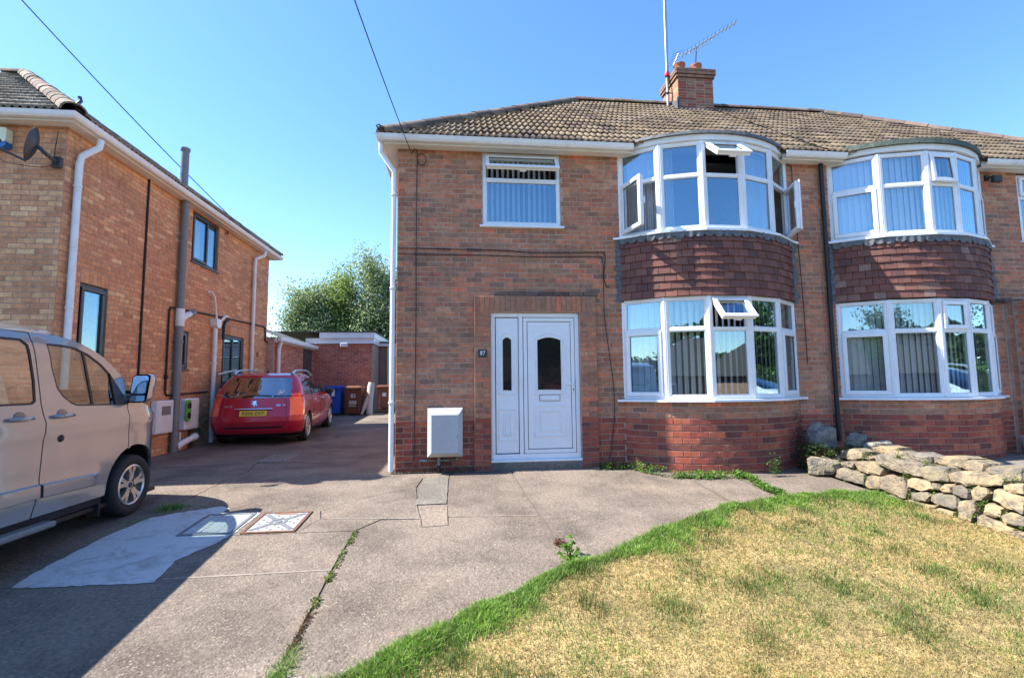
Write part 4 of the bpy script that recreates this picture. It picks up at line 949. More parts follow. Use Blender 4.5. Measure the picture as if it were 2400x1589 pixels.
def ciL(z):
    if z > 4.72: return rng.choice([3, 5, 2, 9])
    return rng.choices(range(len(PAL_LEFT)), [4.5, 4.5, 3.5, 1.0, 3, 3.5, .5, 3, 2.4, 2])[0]
sold = [(a - .0, b + .0, d, d + .22) for a, b, c, d in LWIN[1:]]
for u, z, w, h in courses(LY0, LY1, -.03, 4.95, .0752, .228, LWIN + sold, .01, 21): lm.put(sideL, (LX, u, z), math.pi / 2, w, h, ciL(z))
for a, b, c, d in LWIN[1:]:
    n = max(3, int((b - a) / .075))
    for k in range(n): lm.put(sideL, (LX, a + (k + .5) * (b - a) / n, d + .107), math.pi / 2, (b - a) / n - .009, .205, rng.choice([0, 5, 2, 10, 11]))
for u, z, w, h in courses(-8.2, LX + .0, -.03, 4.95, .0752, .228, (), .01, 22, 0): lm.put(frontL, (u, LY0, z), 0, w, h, rng.choices(range(len(PAL_LEFT)), [2.5, 2.5, 3, 3.2, 1.6, 3, 2, 3.5, 1.2, 3.5])[0])
lm.flush(300)
def lwin(i, cells, t=.055, nm='window', label=None):
    a, b, c, d = LWIN[i]; xf = frame((LX - .06, a + .005, c + .005), (0, 1, 0), UP, (1, 0, 0)); return plain_window(lhouse, xf, b - a - .01, d - c - .01, cells(b - a - .01, d - c - .01), m_darkgrey, m_glass, .05, nm, t, .1, label)
lwin(0, lambda w, h: [(.055, w * .58, .055, h - .055, 'sash', 0), (w * .58 + .05, w - .055, .055, h - .055, 'fixed', 0)])
lwin(1, lambda w, h: [(.055, w - .055, .055, h - .055, 'sash', 0)])
lwin(2, lambda w, h: [(.05, w - .05, .05, h - .05, 'sash', 0)])
lwin(3, lambda w, h: [(.055, w * .48, .055, h - .055, 'sash', 0), (w * .48 + .05, w - .055, .055, h - .055, 'fixed', 0)])
bl = MB(); [bl.box(LX - .42, LX - .4, a, b, c, d) for a, b, c, d in (LWIN[0], LWIN[2])]; bl.build('roller_blind', m_blind, lhouse)
# roof
def left_roof():
    e0, e1, zr, yr, ze = 6.99, 14.88, 7.86, 10.93, 5.0; ex = -5.24; rx = ex - (yr - e0); d = -.02
    V = [(ex, e0, ze + d), (ex, e1, ze + d), (rx, yr, zr + d), (-13.66, e0, ze + d), (-13.66, e1, ze + d), (-9.7, yr, zr + d)]
    p = MB(); p.add(V, [(0, 1, 2), (3, 0, 2, 5), (1, 4, 5, 2), (4, 3, 5)], (.17, .14, .115)); p = p.build('roof', m_tile, lhouse); L = math.hypot(yr - e0, zr - ze)
    roof_tiles(p, (0, e0, ze), (1, 0, 0), (0, yr - e0, zr - ze), 14, L / 14, .3, lambda s: (lerp(-13.66, -9.7, s / L), lerp(ex, rx, s / L) - .08), PAL_TILE_L, 60)
    L2 = math.hypot(ex - rx, zr - ze)
    roof_tiles(p, (ex, 0, ze), (0, 1, 0), (rx - ex, 0, zr - ze), 14, L2 / 14, .3, lambda s: (lerp(e0, yr, s / L2) + .08, lerp(e1, yr, s / L2) - .08), PAL_TILE_L, 40)
    ridge_run(p, (ex - .03, e0 + .03, ze), (rx, yr, zr), [(.24, .19, .15), (.21, .17, .13), (.27, .22, .17), (.18, .135, .11)], .15, .45)
    ridge_run(p, (rx, yr, zr), (-9.7, yr, zr), PAL_TILE_L, .14)
    ridge_run(p, (ex - .03, e1 - .03, ze), (rx, yr, zr), PAL_TILE_L, .14)
    MB().tube([(ex - .03, e0 + .04, ze + .1), (ex - .0, e0 + .1, ze + .2), (ex - .02, e0 + .1, ze + .26)], .025, 8).build('hip_iron', m_darkgrey, p)
    ml = MB(); ml.box(LX - .75, LX + .0, 9.0, 9.1, 5, 5.05) if 0 else None
    fl = MB(); fl.tube([(-5.43, 10.02, 5.15), (-5.43, 10.02, 5.9)], .07, 14); fl.lathe([(.075, 5.88), (.085, 5.9), (.085, 5.95), (.0, 5.97)], (-5.43, 10.02, 0), 'z', 14); fl.build('vent_pipe', m_greypipe, p)
left_roof()
eaves(lhouse, [(-13.6, 7.08), (-5.33, 7.08), (-5.33, 14.79), (-13.6, 14.79)], dz=.10)
# rain and soil pipes on the side wall
pipe(lhouse, [(-5.27, 7.55, 4.86), (-5.27, 7.53, 4.74), (-5.42, 7.42, 4.55), (-5.43, 7.4, 4.42), (-5.43, 7.4, .0)], .045, m_gutter, clips=[(4.1, -5.43, 7.4), (2.35, -5.43, 7.4)])
pipe(lhouse, [(LX + .09, 10.08, 5.0), (LX + .09, 10.08, 2.72)], .066, m_greypipe, 'soil_pipe', n=16); pipe(lhouse, [(LX + .09, 10.08, 2.42), (LX + .09, 10.08, .0)], .066, m_greypipe, 'soil_pipe', clips=[(2.1, LX + .09, 10.08), (1.0, LX + .09, 10.08), (.12, LX + .09, 10.08)], n=16)
b = MB(); b.tube([(LX + .09, 10.08, 2.40), (LX + .09, 10.08, 2.74)], .078, 16); b.tube([(LX + .09, 10.08, 2.5), (LX + .12, 10.22, 2.62), (LX + .14, 10.34, 2.68)], .06, 12); b.build('pipe_junction', m_gutter, lhouse)
MB().tube([(LX + .14, 10.33, 2.675), (LX + .15, 10.44, 2.72)], .072, 14).build('pipe_cap', m_greypipe, lhouse)
pipe(lhouse, [(-5.27, 13.72, 4.86), (-5.27, 13.7, 4.75), (-5.42, 13.5, 4.6), (-5.43, 13.49, 4.45), (-5.43, 13.49, .1)], .042, m_gutter, clips=[(3.9, -5.43, 13.49), (2.8, -5.43, 13.49)])
h = MB(); h.prism([(11.38, 2.72), (11.62, 2.72), (11.6, 2.58), (11.54, 2.52), (11.46, 2.52), (11.4, 2.58)], LX + .012, LX + .16, 'x'); h = h.build('hopper_head', m_gutter, lhouse)
pipe(lhouse, [(LX + .08, 11.5, 2.53), (LX + .08, 11.5, .02)], .045, m_gutter, clips=[(1.75, LX + .08, 11.5), (.95, LX + .08, 11.5)])
pipe(lhouse, [(LX + .03, 11.2, 3.28), (LX + .1, 11.24, 3.29), (LX + .11, 11.34, 3.2), (LX + .1, 11.5, 2.72)], .02, m_gutter, 'waste_pipe')
pipe(lhouse, [(LX + .09, 11.6, 2.64), (LX + .1, 11.9, 2.84), (LX + .1, 12.0, 2.85)], .03, m_gutter, 'waste_pipe')
pipe(lhouse, [(LX + .09, 12.06, 2.78), (LX + .1, 11.92, 2.72), (LX + .1, 11.84, 2.62), (LX + .09, 11.86, 2.3)], .035, m_black, 'waste_pipe')
pipe(lhouse, [(LX + .02, 9.047, 4.9), (LX + .02, 9.047, .4)], .019, m_cable, 'conduit', n=8)
pipe(lhouse, [(LX + .03, 10.3, 2.76), (LX + .03, 11.4, 2.80), (LX + .03, 14.3, 2.88), (LX + .03, 14.42, 2.86), (LX + .03, 14.44, 2.5), (LX + .03, 14.62, 2.46)], .018, m_cable, 'conduit', n=8)
pipe(lhouse, [(LX + .03, 10.0, 2.74), (LX + .03, 9.86, 2.73), (LX + .03, 9.83, 2.66), (LX + .03, 9.83, 1.12), (LX + .03, 9.88, 1.07), (LX + .03, 11.4, 1.12)], .018, m_cable, 'conduit', n=8)
MB().lathe([(.0, LX + .03), (.035, LX + .03), (.035, LX - .0)], (0, 9.83, 1.42), 'x', 10).build('conduit_box', m_cable, lhouse) if 0 else MB().cbox(LX + .01, LX + .06, 9.79, 9.87, 1.38, 1.46, .01).build('conduit_box', m_cable, lhouse)
MB().cbox(LX + .012, LX + .03, 11.92, 12.04, 4.76, 4.92, .006, ).build('wall_vent', M('vent_clay', (.4, .25, .16), .8), lhouse)
MB().lathe([(.0, .034), (.045, .034), (.05, .02)], (LX, 11.98, 4.84), 'x', 14).build('vent_hole', m_gasket, lhouse)
MB().cbox(LX + .012, LX + .02, 13.95, 14.05, 2.02, 2.14, .003).build('air_brick', M('air_brick', (.2, .08, .05), .9), lhouse)
# handrail by the side door
hr = thing('handrail', 'thin dark handrail with a white top rail, behind the red car by the side wall', 'handrail', (LX + .35, 11.9, .03))
MB().tube([(LX + .35, 12.0, .03), (LX + .35, 12.0, 1.55)], .02, 8).build('post', m_darkgrey, hr); MB().tube([(LX + .06, 11.75, 1.5), (LX + .35, 12.0, 1.6)], .022, 8).build('rail', m_whitebox, hr)
MB().cbox(LX + .3, LX + .4, 11.95, 12.05, 1.28, 1.31, .005).build('collar', m_steel, hr); MB().cbox(LX + .28, LX + .42, 11.94, 12.06, .62, .65, .005).build('bracket', m_steel, hr)

# ---- rear extension (single storey, flat roof) and the neighbouring garage
ext = thing('rear_extension', 'single-storey red brick extension with a white fascia behind the red car', 'extension', (-4.3, 19, .2))
XA, YA, XB = -5.3, 18.6, -3.22
w = MB(); w.box(XA - .25, XA, LY1 + .0, YA, .0, 2.62); w.box(XA - .25, XB, YA, YA + .25, .0, 2.72); w.box(XB - .25, XB, YA + .25, 25, 0, 2.72); w = w.build('wall', m_mortar, ext)
xm = Masonry([(.5, .17, .11), (.44, .14, .095), (.54, .2, .13), (.3, .1, .08), (.4, .13, .095), (.47, .155, .105)])
for u, z, w_, h in courses(XA, XB, .15, 2.72, .078, .228, (), .013, 31): xm.put(w, (u, YA, z), 0, w_, h, rng.choices(range(6), [4, 4, 3, 1.5, 3, 4])[0])
for u, z, w_, h in courses(LY1 + .02, YA, .1, 2.6, .078, .228, [(17.3, 18.2, 0, 2.5)], .013, 32): xm.put(w, (XA, u, z), math.pi / 2, w_, h, rng.choices(range(6), [4, 4, 3, .8, 3, 4])[0])
xm.flush(120)
d = MB(); d.box(XA - .02, XA + .02, 17.3, 18.2, .2, 2.48); d = d.build('side_door', m_darkgrey, ext); MB().box(XA + .021, XA + .026, 17.5, 18.0, 1.1, 2.3).build('pane', m_glass, d)
f = MB(); f.box(XA - .3, XB + .05, YA - .1, 25.2, 2.735, 2.93); f.box(XA + .2, XB + .08, YA - .16, 25.2, 2.932, 3.14); f.build('fascia', m_upvc, ext)
f = MB(); f.box(XA - 1.4, XB + .1, YA - .18, 25.3, 3.142, 3.18); f.build('flat_roof', m_felt, ext)
f = MB(); f.add([(XA + .1, LY1 + .0, 2.63), (XA + .1, YA - .2, 2.63), (XA - 1.2, YA - .2, 3.13), (XA - 1.2, LY1, 3.13), (XA + .1, LY1, 2.58), (XA + .1, YA - .2, 2.58)], [(0, 1, 2, 3), (4, 5, 1, 0)]); f.build('side_roof', m_felt, ext)
f = MB(); sweep(f, [(o + .1, z * .9 + 2.62) for o, z in GUT], [(XA, LY1 + .05), (XA, YA - .22)][::-1]) if 0 else f.cbox(XA + .08, XA + .2, LY1 + .05, YA - .2, 2.5, 2.62, .02); f.cbox(XA + .01, XA + .07, LY1 + .02, YA - .2, 2.47, 2.6, .004); f.build('gutter', m_gutter, ext)
pipe(ext, [(XA + .14, LY1 + .2, 2.5), (XA + .1, LY1 + .2, 2.35), (XA + .08, LY1 + .2, 2.25), (XA + .08, LY1 + .2, .1)], .05, m_gutter)
lamp = MB(); lamp.cbox(-4.36, -4.1, YA - .2, YA - .03, 2.6, 2.76, .02); lamp.build('wall_light', m_whitebox, ext)
gar = thing('garage', 'low brown brick garage with a pale green door, beyond the brown wheelie bin', 'garage', (-2.2, 21, .25))
w = MB(); w.box(-3.2, -2.88, 20.0, 20.2, .1, 2.72); w.box(-.6, -.3, 20.0, 20.2, .1, 2.72); w.box(-3.2, -3.0, 20.2, 25, .1, 2.72); w.build('wall', brickwork('brick_brown_far', ((.22, .14, .1), (.26, .17, .12)), (.3, .24, .19)), gar)
f = MB(); f.box(-2.88, -2.74, 19.96, 20.1, .15, 2.72); f.box(-2.74, -.6, 19.96, 20.1, 2.35, 2.72); f.build('door_frame', m_upvc, gar)
dm = M('pale_green_paint', (.5, .57, .5), .6)
for k in range(20): MB().cbox(-2.73, -.62, 20.0 + (k % 2) * .002, 20.05, .2 + k * .107, .2 + k * .107 + .103, .01).build('panel', dm, gar) if k < 20 else None
f = MB(); f.box(-3.25, -.2, 19.9, 25.2, 2.74, 2.86); f.build('fascia', m_upvc, gar); f = MB(); f.box(-3.3, -.15, 19.85, 25.3, 2.864, 2.92); f.build('flat_roof', m_felt, gar)
# ================================================================== VAN
GZV = -.107
def make_van():
    root = thing('van', 'silver gold crew van parked nose-in on the left, with tinted side glass', 'van', (-4.44, 4.2, GZV))
    paint = M('van_paint', (.29, .315, .33), .22, .45, var=((2, .03),), coat=1.0, spec=.5); CX = -4.44
    def xs(y, z):
        x = -3.452
        if z > .95: x -= (z - .95) * .155
        if z > 1.5: x -= ((z - 1.5) / .2) ** 2 * .035
        x += .014 * math.exp(-((z - .9) / .06) ** 2)
        if z < .25: x -= (.25 - z) ** 2 * 1.2
        if z < .46 and y < 5.22: x += .012 * min(1, (.46 - z) / .05) * min(1, max(0, (z - .30) / .03))
        if y > 5.85: x -= .95 * (y - 5.85) ** 2 * (1 + .35 * max(0, z - .7))
        if y < 1.9: x -= .35 * (1.9 - y) ** 2
        return x
    def top(y):   # upper outline of the side, seen from the side
        return float(np.interp(y, [1.5, 4.2, 4.8, 4.98, 5.161, 5.353, 5.551, 5.70, 5.83, 6.0, 6.2, 6.4], [1.70, 1.714, 1.704, 1.683, 1.611, 1.509, 1.342, 1.2, 1.09, 1.02, .95, .84]))
    def panel(name, loop, holes=(), mat=paint, off=0.0, flange=.03, step=.09, both=True, parent=None):
        loop = resample(loop, .06); holes = [resample(h, .05) for h in holes]; P, T = cdt(loop, holes, step); par = parent or root; res = None
        for sgn in ((1, -1) if both else (1,)):
            X = lambda y, z, d=0: CX + sgn * (xs(y, z) + off - d - CX)
            mb = MB(); mb.add([(X(y, z), y, z) for y, z in P], T if sgn > 0 else [t[::-1] for t in T], smooth=True)
            for lp in [loop] + holes:
                n = len(lp); mb.add([(X(y, z), y, z) for y, z in lp] + [(X(y, z, flange), y, z) for y, z in lp], [(i, n + i, n + (i + 1) % n, (i + 1) % n) for i in range(n)])
            o = mb.build(name, mat, par); res = res or o
        return res
    wc, wr = (5.725, .207), .395
    def arc_(c, r, a0, a1, n=14): return [(c[0] + r * math.cos(math.radians(lerp(a0, a1, k / n))), c[1] + r * math.sin(math.radians(lerp(a0, a1, k / n)))) for k in range(n + 1)]
    up = lambda y0, y1, n=8: [(lerp(y0, y1, k / n), top(lerp(y0, y1, k / n))) for k in range(n + 1)]
    zb = .19
    gapA = [(4.497, 1.70), (4.51, 1.3), (4.515, 1.10), (4.538, .95), (4.53, .8), (4.515, .44), (4.466, zb)]           # slide door / front door
    gapB = [(5.585, 1.075), (5.575, 1.02), (5.59, .865), (5.61, .60)]                                                # front door / wing
    win = [(4.64, 1.625), (4.80, 1.628), (4.96, 1.612), (5.10, 1.56), (5.25, 1.475), (5.36, 1.385), (5.40, 1.30), (5.41, 1.06), (4.90, 1.075), (4.84, 1.095), (4.745, 1.16), (4.69, 1.235), (4.655, 1.40)]
    swin = [(3.15, 1.64), (3.75, 1.645), (4.40, 1.645), (4.455, 1.6), (4.475, 1.3), (4.468, 1.13), (4.43, 1.105), (3.6, 1.105), (3.1, 1.115), (3.06, 1.15), (3.07, 1.6)]
    rwin = [(2.0, 1.62), (2.8, 1.635), (2.9, 1.6), (2.92, 1.15), (2.87, 1.115), (1.9, 1.12), (1.86, 1.2)]
    shr = lambda P, s: [(p[0] + s, p[1]) for p in P]
    door = shr(gapA, .006)[::-1] + up(4.503, 5.58)[0:] + shr(gapB, -.006)
    door = [(4.472, zb)] + shr(gapA, .006)[::-1][1:] + up(4.52, 5.56) + shr(gapB, -.006) + [q for q in arc_(wc, wr + .03, 105, 182, 10)] + [(5.30, zb)]
    fd = panel('front_door', door, [win])
    panel('sliding_door', [(3.0, zb), (4.457, zb)] + shr(gapA, -.006)[::-1][1:] + [(4.0, top(4.0) - .005), (3.0, top(3) - .005)], [swin])
    wing = [q for q in arc_(wc, wr + .03, 100, 20, 10)] + [(6.1, .30), (6.38, .26), (6.42, .45), (6.40, .66), (6.3, .80), (6.15, .91), (5.95, 1.02), (5.80, 1.08)] + shr(gapB, .006)
    panel('front_wing', wing)
    panel('rear_quarter', [(1.55, zb), (2.36, zb)] + arc_((2.79, .207), wr + .03, 182, 0, 16) + [(2.99, zb + .05), (2.99, top(2.9) - .005), (1.55, top(1.6) - .005)], [rwin])
    panel('front_bumper', [(6.13, .29), (6.36, .25), (6.40, .06), (6.30, .0), (6.1, .05)], mat=paint)
    panel('sill', [(3.22, zb - .006), (5.27, zb - .006), (5.255, .125), (3.22, .11)], mat=m_black)
    # glass with its black edge and rubber, divider, tint
    for nm, lp, gl in (('door_window', win, m_glass_car), ('side_window', swin, m_glass_dark), ('rear_window', rwin, m_glass_dark)):
        panel(nm, lp, (), gl, -.008, .004, .12)
        inner = inset(lp, .016); panel('window_rubber', lp, [inner], m_black, -.003, .01, None)
    panel('window_divider', [(5.026, 1.60), (5.052, 1.59), (5.112, 1.065), (5.084, 1.065)], mat=m_black, off=-.002)
    panel('mirror_base', [(5.36, 1.38), (5.405, 1.32), (5.58, 1.09), (5.585, 1.06), (5.40, 1.06)], mat=m_black, off=.004)
    # roof, windscreen, bonnet, grille
    rows = [(1.55, .0), (2.5, .0), (3.6, .0), (4.5, 0), (4.85, 0), (5.0, .02), (5.16, .05), (5.353, .08), (5.551, .1), (5.70, .1), (5.83, .1), (6.0, .14), (6.15, .17), (6.3, .17), (6.38, .13), (6.40, .08)]
    zz = {6.3: .80, 6.38: .55, 6.40: .06}; G = []
    for y, bul in rows:
        z = zz.get(y, top(y) if y < 5.83 else float(np.interp(y, [5.83, 6.0, 6.15, 6.3], [1.08, 1.0, .91, .8]))); hw = (xs(y, z) - CX) - .004; R = []
        for k in range(17):
            t = lerp(-1, 1, k / 16); rise = .13 * (1 - t ** 4) if y < 5.0 else .1 * (1 - t ** 2) * max(0, (5.9 - y)) / .9 + (.03 * (1 - t * t) if 5.8 < y < 6.35 else 0); R.append((CX + t * hw, y + bul * (1 - t * t), z + rise))
        G.append(R)
    def strip(a, b, name, mat):
        mb = MB(); V = [p for R in G[a:b + 1] for p in R]; mb.add(V, [(i * 17 + k, (i + 1) * 17 + k, (i + 1) * 17 + k + 1, i * 17 + k + 1)[::-1] for i in range(b - a) for k in range(16)], smooth=True); return mb.build(name, mat, root)
    strip(0, 5, 'roof', paint); strip(5, 9, 'windscreen', m_glass_car); strip(9, 10, 'scuttle', m_black); strip(10, 13, 'bonnet', paint); strip(13, 15, 'grille', m_black)
    rb = MB(); rb.add([G[0][k] for k in range(17)] + [(p[0], 1.5, .1) for p in G[0]], [(k, k + 1, 18 + k, 17 + k) for k in range(16)]); rb.build('rear_door', paint, root)
    MB().box(CX - .93, CX + .93, 1.6, 6.2, .06, .1).build('underbody', m_black, root)
    # lower mouldings, handles, filler, step, mud flap
    def mould(y0, y1, z0, z1, z2, tip):
        for sg in (1, -1):
            mb = MB(); V = []; n = 14
            for k in range(n + 1):
                y = lerp(y0, y1, k / n); s_ = 1 if not tip or k < n - 2 else (n - k) / 2.2
                for dx, z in ((.0, z0), (.02 * s_, z0 + .012), (.024 * s_, z1 - .03 * 0 - .012), (0, z1)):
                    zm = lerp(z0, z1, .5) if False else z; V.append((CX + sg * (xs(y, z) + dx - CX), y, zm - (k / n) * (z2)))
            mb.add(V, [(4 * k + j, 4 * k + 4 + j, 4 * k + 5 + j, 4 * k + 1 + j)[::(1 if sg > 0 else -1)] for k in range(n) for j in range(3)]); mb.build('side_moulding', paint, root)
    mould(4.53, 5.19, .335, .45, .02, True); mould(3.05, 4.50, .335, .455, 0.0, False)
    for y0 in (4.61, 4.19):
        for sg in (1, -1):
            X = lambda y, z, d: CX + sg * (xs(y, z) + d - CX); h = MB(); yc = y0 + .11
            h.tube([(X(y0, 1.0, .012), y0, 1.0), (X(y0 + .02, 1.0, .035), y0 + .03, 1.0), (X(yc, 1.0, .04), yc, 1.0), (X(yc, 1.0, .035), y0 + .19, .998), (X(yc, 1.0, .012), y0 + .215, .996)], [.012, .016, .017, .016, .012], 8); h.build('door_handle', paint, root)
            c = MB(); c.lathe([(.0, .002), (.058, .002), (.06, -.004)], (0, 0, 0), 'x', 18, xf=Matrix.Translation((X(yc, 1.0, .0), yc, .995)) @ Matrix.Rotation(0 if sg > 0 else math.pi, 4, 'Z')); c.build('handle_recess', M('van_paint_recess_shade', (.2, .21, .22), .3, .7) if 'van_paint_recess_shade' not in bpy.data.materials else bpy.data.materials['van_paint_recess_shade'], root)  # flush disc; the shade of the hollow is put into its darker colour
    f = MB(); f.lathe([(.0, .016), (.018, .016), (.028, .01), (.034, .0)], (xs(4.71, .8), 4.71, .805), 'x', 16); f.build('lock_cover', m_rust if 0 else m_black, root)
    MB().cbox(-3.5, -3.37, 2.9, 4.63, .085, .135, .015).build('side_step', m_greypipe, root)
    for sg in (1, -1): MB().cbox(CX + sg * .93 - .08, CX + sg * .93 + .04, 5.255, 5.275, .0, .24, .006).build('mud_flap', m_black, root)
    # wheels and their wells
    for wy in (5.725, 2.79):
        for sg in (1, -1):
            wx = CX + sg * (.985); x_ = lambda d: wx - sg * d
            a = MB(); n = 20; V = []
            for k in range(n + 1):
                w = math.radians(lerp(-20, 200, k / n)); yw, zw = wy + math.cos(w) * .428, .207 + math.sin(w) * .428; V += [(CX + sg * (xs(yw, max(zw, .1)) - .03 - CX), yw, zw), (CX + sg * .70, wy + math.cos(w) * .428, .207 + math.sin(w) * .428)]
            a.add(V, [(2 * k, 2 * k + 1, 2 * k + 3, 2 * k + 2) for k in range(n)]); a.add([V[2 * k + 1] for k in range(n + 1)], [tuple(range(n + 1))]); a.build('wheel_arch', m_black, root)
            t = MB(); R = .316; t.lathe([(.205, x_(.03)), (.225, x_(.012)), (.275, x_(.0)), (.3, x_(.012)), (R - .004, x_(.03)), (R, x_(.06)), (R, x_(.17)), (.3, x_(.21)), (.21, x_(.22))], (0, wy, .207), 'x', 40); t = t.build('wheel', m_rubber, root)
            wheel_rim(t, wx, sg, wy, .207, .21, x_, 5)
    # door mirrors
    for sg in (1, -1):
        X = lambda x: CX + sg * (x - CX); h = MB(); 
        P = [(5.60, 1.10), (5.62, 1.33), (5.66, 1.36), (5.80, 1.36), (5.83, 1.33), (5.80, 1.10), (5.76, 1.075), (5.64, 1.075)]
        h.add([(X(-3.40 + (.0)), y, z) for y, z in P] + [(X(-3.22), y - .02, z) for y, z in P], []) if 0 else None
        # housing: reaches outwards from the door, glass faces the rear
        h = MB(); V = []; sec = []
        for (dy, s_) in ((0, 1.0), (.06, 1.0), (.10, .93), (.14, .75), (.16, .45)):
            Q = rrect(-3.475, -3.305, 1.075, 1.375, .045, 4); cx_, cz_ = -3.39, 1.225; sec.append([(X(cx_ + (x - cx_) * s_), 5.62 + dy + (x + 3.49) * .10 + (z - 1.225) * .22, cz_ + (z - cz_) * s_) for x, z in Q])
        m_ = len(sec[0]); V = [p for q in sec for p in q]; h.add(V, [(i * m_ + k, i * m_ + (k + 1) % m_, (i + 1) * m_ + (k + 1) % m_, (i + 1) * m_ + k) for i in range(4) for k in range(m_)] + [tuple(range(4 * m_, 5 * m_))], smooth=True); mh = h.build('door_mirror', m_black, root)
        cap = MB(); cap.add([(p[0] + sg * .004, p[1] - .002, p[2] + .004) for p in V], [(i * m_ + k, i * m_ + (k + 1) % m_, (i + 1) * m_ + (k + 1) % m_, (i + 1) * m_ + k) for i in range(3) for k in range(0, 8)], smooth=True); cap.build('mirror_cap', paint, mh)
        gl = MB(); Q = rrect(-3.462, -3.318, 1.17, 1.36, .03, 4); gl.add([(X(x), 5.612 + (x + 3.49) * .10 + (z - 1.225) * .22, z) for x, z in Q], [tuple(range(len(Q)))]); Q = rrect(-3.462, -3.318, 1.09, 1.15, .02, 4); gl.add([(X(x), 5.612 + (x + 3.49) * .10 + (z - 1.225) * .22, z) for x, z in Q], [tuple(range(len(Q)))]); gl.build('mirror_glass', M('mirror_silver', (.85, .88, .9), .02, 1.0) if 'mirror_silver' not in bpy.data.materials else bpy.data.materials['mirror_silver'], mh)
        ar = MB(); ar.tube([(X(-3.53), 5.56, 1.13), (X(-3.44), 5.66, 1.14)], .035, 8); ar.build('mirror_arm', m_black, mh)
    # cabin
    tr = M('cabin_trim', (.03, .03, .032), .8); cb = MB()
    dsh = [(5.15, .7), (5.15, .98), (5.25, 1.05), (5.45, 1.08), (5.75, 1.07), (5.75, .7)]; cb.prism(dsh, CX - .82, CX + .82, 'x'); cb.box(CX - .85, CX + .85, 1.7, 5.2, .12, .3); cb.build('dashboard', tr, root)
    for cx in (CX + .42, CX - .42):
        s = MB(); s.cbox(cx - .25, cx + .25, 4.1, 4.62, .45, .66, .05); s.cbox(cx - .24, cx + .24, 4.0, 4.16, .62, 1.28, .05); s.cbox(cx - .13, cx + .13, 4.0, 4.1, 1.3, 1.5, .04); s.build('seat', tr, root)
    for yb in (3.0, 2.2): s = MB(); s.cbox(CX - .75, CX + .75, yb, yb + .15, .6, 1.25, .05); s.cbox(CX - .75, CX + .75, yb + .1, yb + .6, .42, .6, .05); s.build('bench_seat', tr, root)
    sw = MB(); n = 24; pts = [Vector((CX + .42 + .19 * math.cos(2 * math.pi * k / n), 4.98 + .07 * math.sin(2 * math.pi * k / n), 1.12 + .17 * math.sin(2 * math.pi * k / n))) for k in range(n + 1)]; sw.tube(pts, .016, 8); sw.tube([(CX + .42, 5.0, 1.1), (CX + .42, 5.2, 1.0)], .03, 8); sw.tube([pts[0], (CX + .42, 5.0, 1.1), pts[12]], .02, 6); sw.build('steering_wheel', tr, root)
    return root
def wheel_rim(par, wx, sg, wy, wz, R, x_, spokes, mat=None, blue=True, twist=.17):
    mat = mat or m_alloy; r = MB(); k = R / .21
    r.lathe([(R + .002, x_(.016)), (R - .012 * k, x_(.008)), (R - .024 * k, x_(.02)), (R - .028 * k, x_(.1))], (0, wy, wz), 'x', 40); r.lathe([(.0, x_(.03)), (.045 * k, x_(.03)), (.06 * k, x_(.045)), (.06 * k, x_(.1))], (0, wy, wz), 'x', 24)
    for i in range(spokes):
        for d in (-twist, twist):
            a0 = 2 * math.pi * i / spokes + math.pi / 2; V = []
            for rr, hw, da in ((.05 * k, .022 * k, d * .4), (.13 * k, .018 * k, d * .95), (R - .018 * k, .026 * k, d * 1.25)):
                a = a0 + da; c, s = math.cos(a), math.sin(a)
                for h in (-hw, hw): V.append((x_(.026 if rr < .1 * k else .018), wy + c * rr - s * h, wz + s * rr + c * h))
                for h in (-hw, hw): V.append((x_(.07), wy + c * rr - s * h * 1.2, wz + s * rr + c * h * 1.2))
            F = []
            for j in (0, 4): F += [(j, j + 1, j + 5, j + 4), (j, j + 4, j + 6, j + 2), (j + 1, j + 3, j + 7, j + 5)]
            r.add(V, F)
    r.build('rim', mat, par)
    b = MB(); b.lathe([(.0, x_(.085)), (R - .026 * k, x_(.085)), (R - .026 * k, x_(.14))], (0, wy, wz), 'x', 24); b.build('brake_disc', m_castdark, par)
    h = MB(); h.lathe([(.0, x_(.022)), (.026 * k, x_(.023)), (.028 * k, x_(.032))], (0, wy, wz), 'x', 18); h.build('hub_cap', M('hub_blue', (.02, .04, .14), .3) if blue and 'hub_blue' not in bpy.data.materials else bpy.data.materials['hub_blue'] if blue else mat, par)
    n = MB()
    for i in range(5):
        a = 2 * math.pi * (i + .5) / 5 + math.pi / 2; n.lathe([(.0, x_(.02)), (.011 * k, x_(.02)), (.011 * k, x_(.045))], (0, wy + math.cos(a) * .075 * k, wz + math.sin(a) * .075 * k), 'x', 8)
    n.build('lug_nuts', m_castdark, par)
van = make_van()

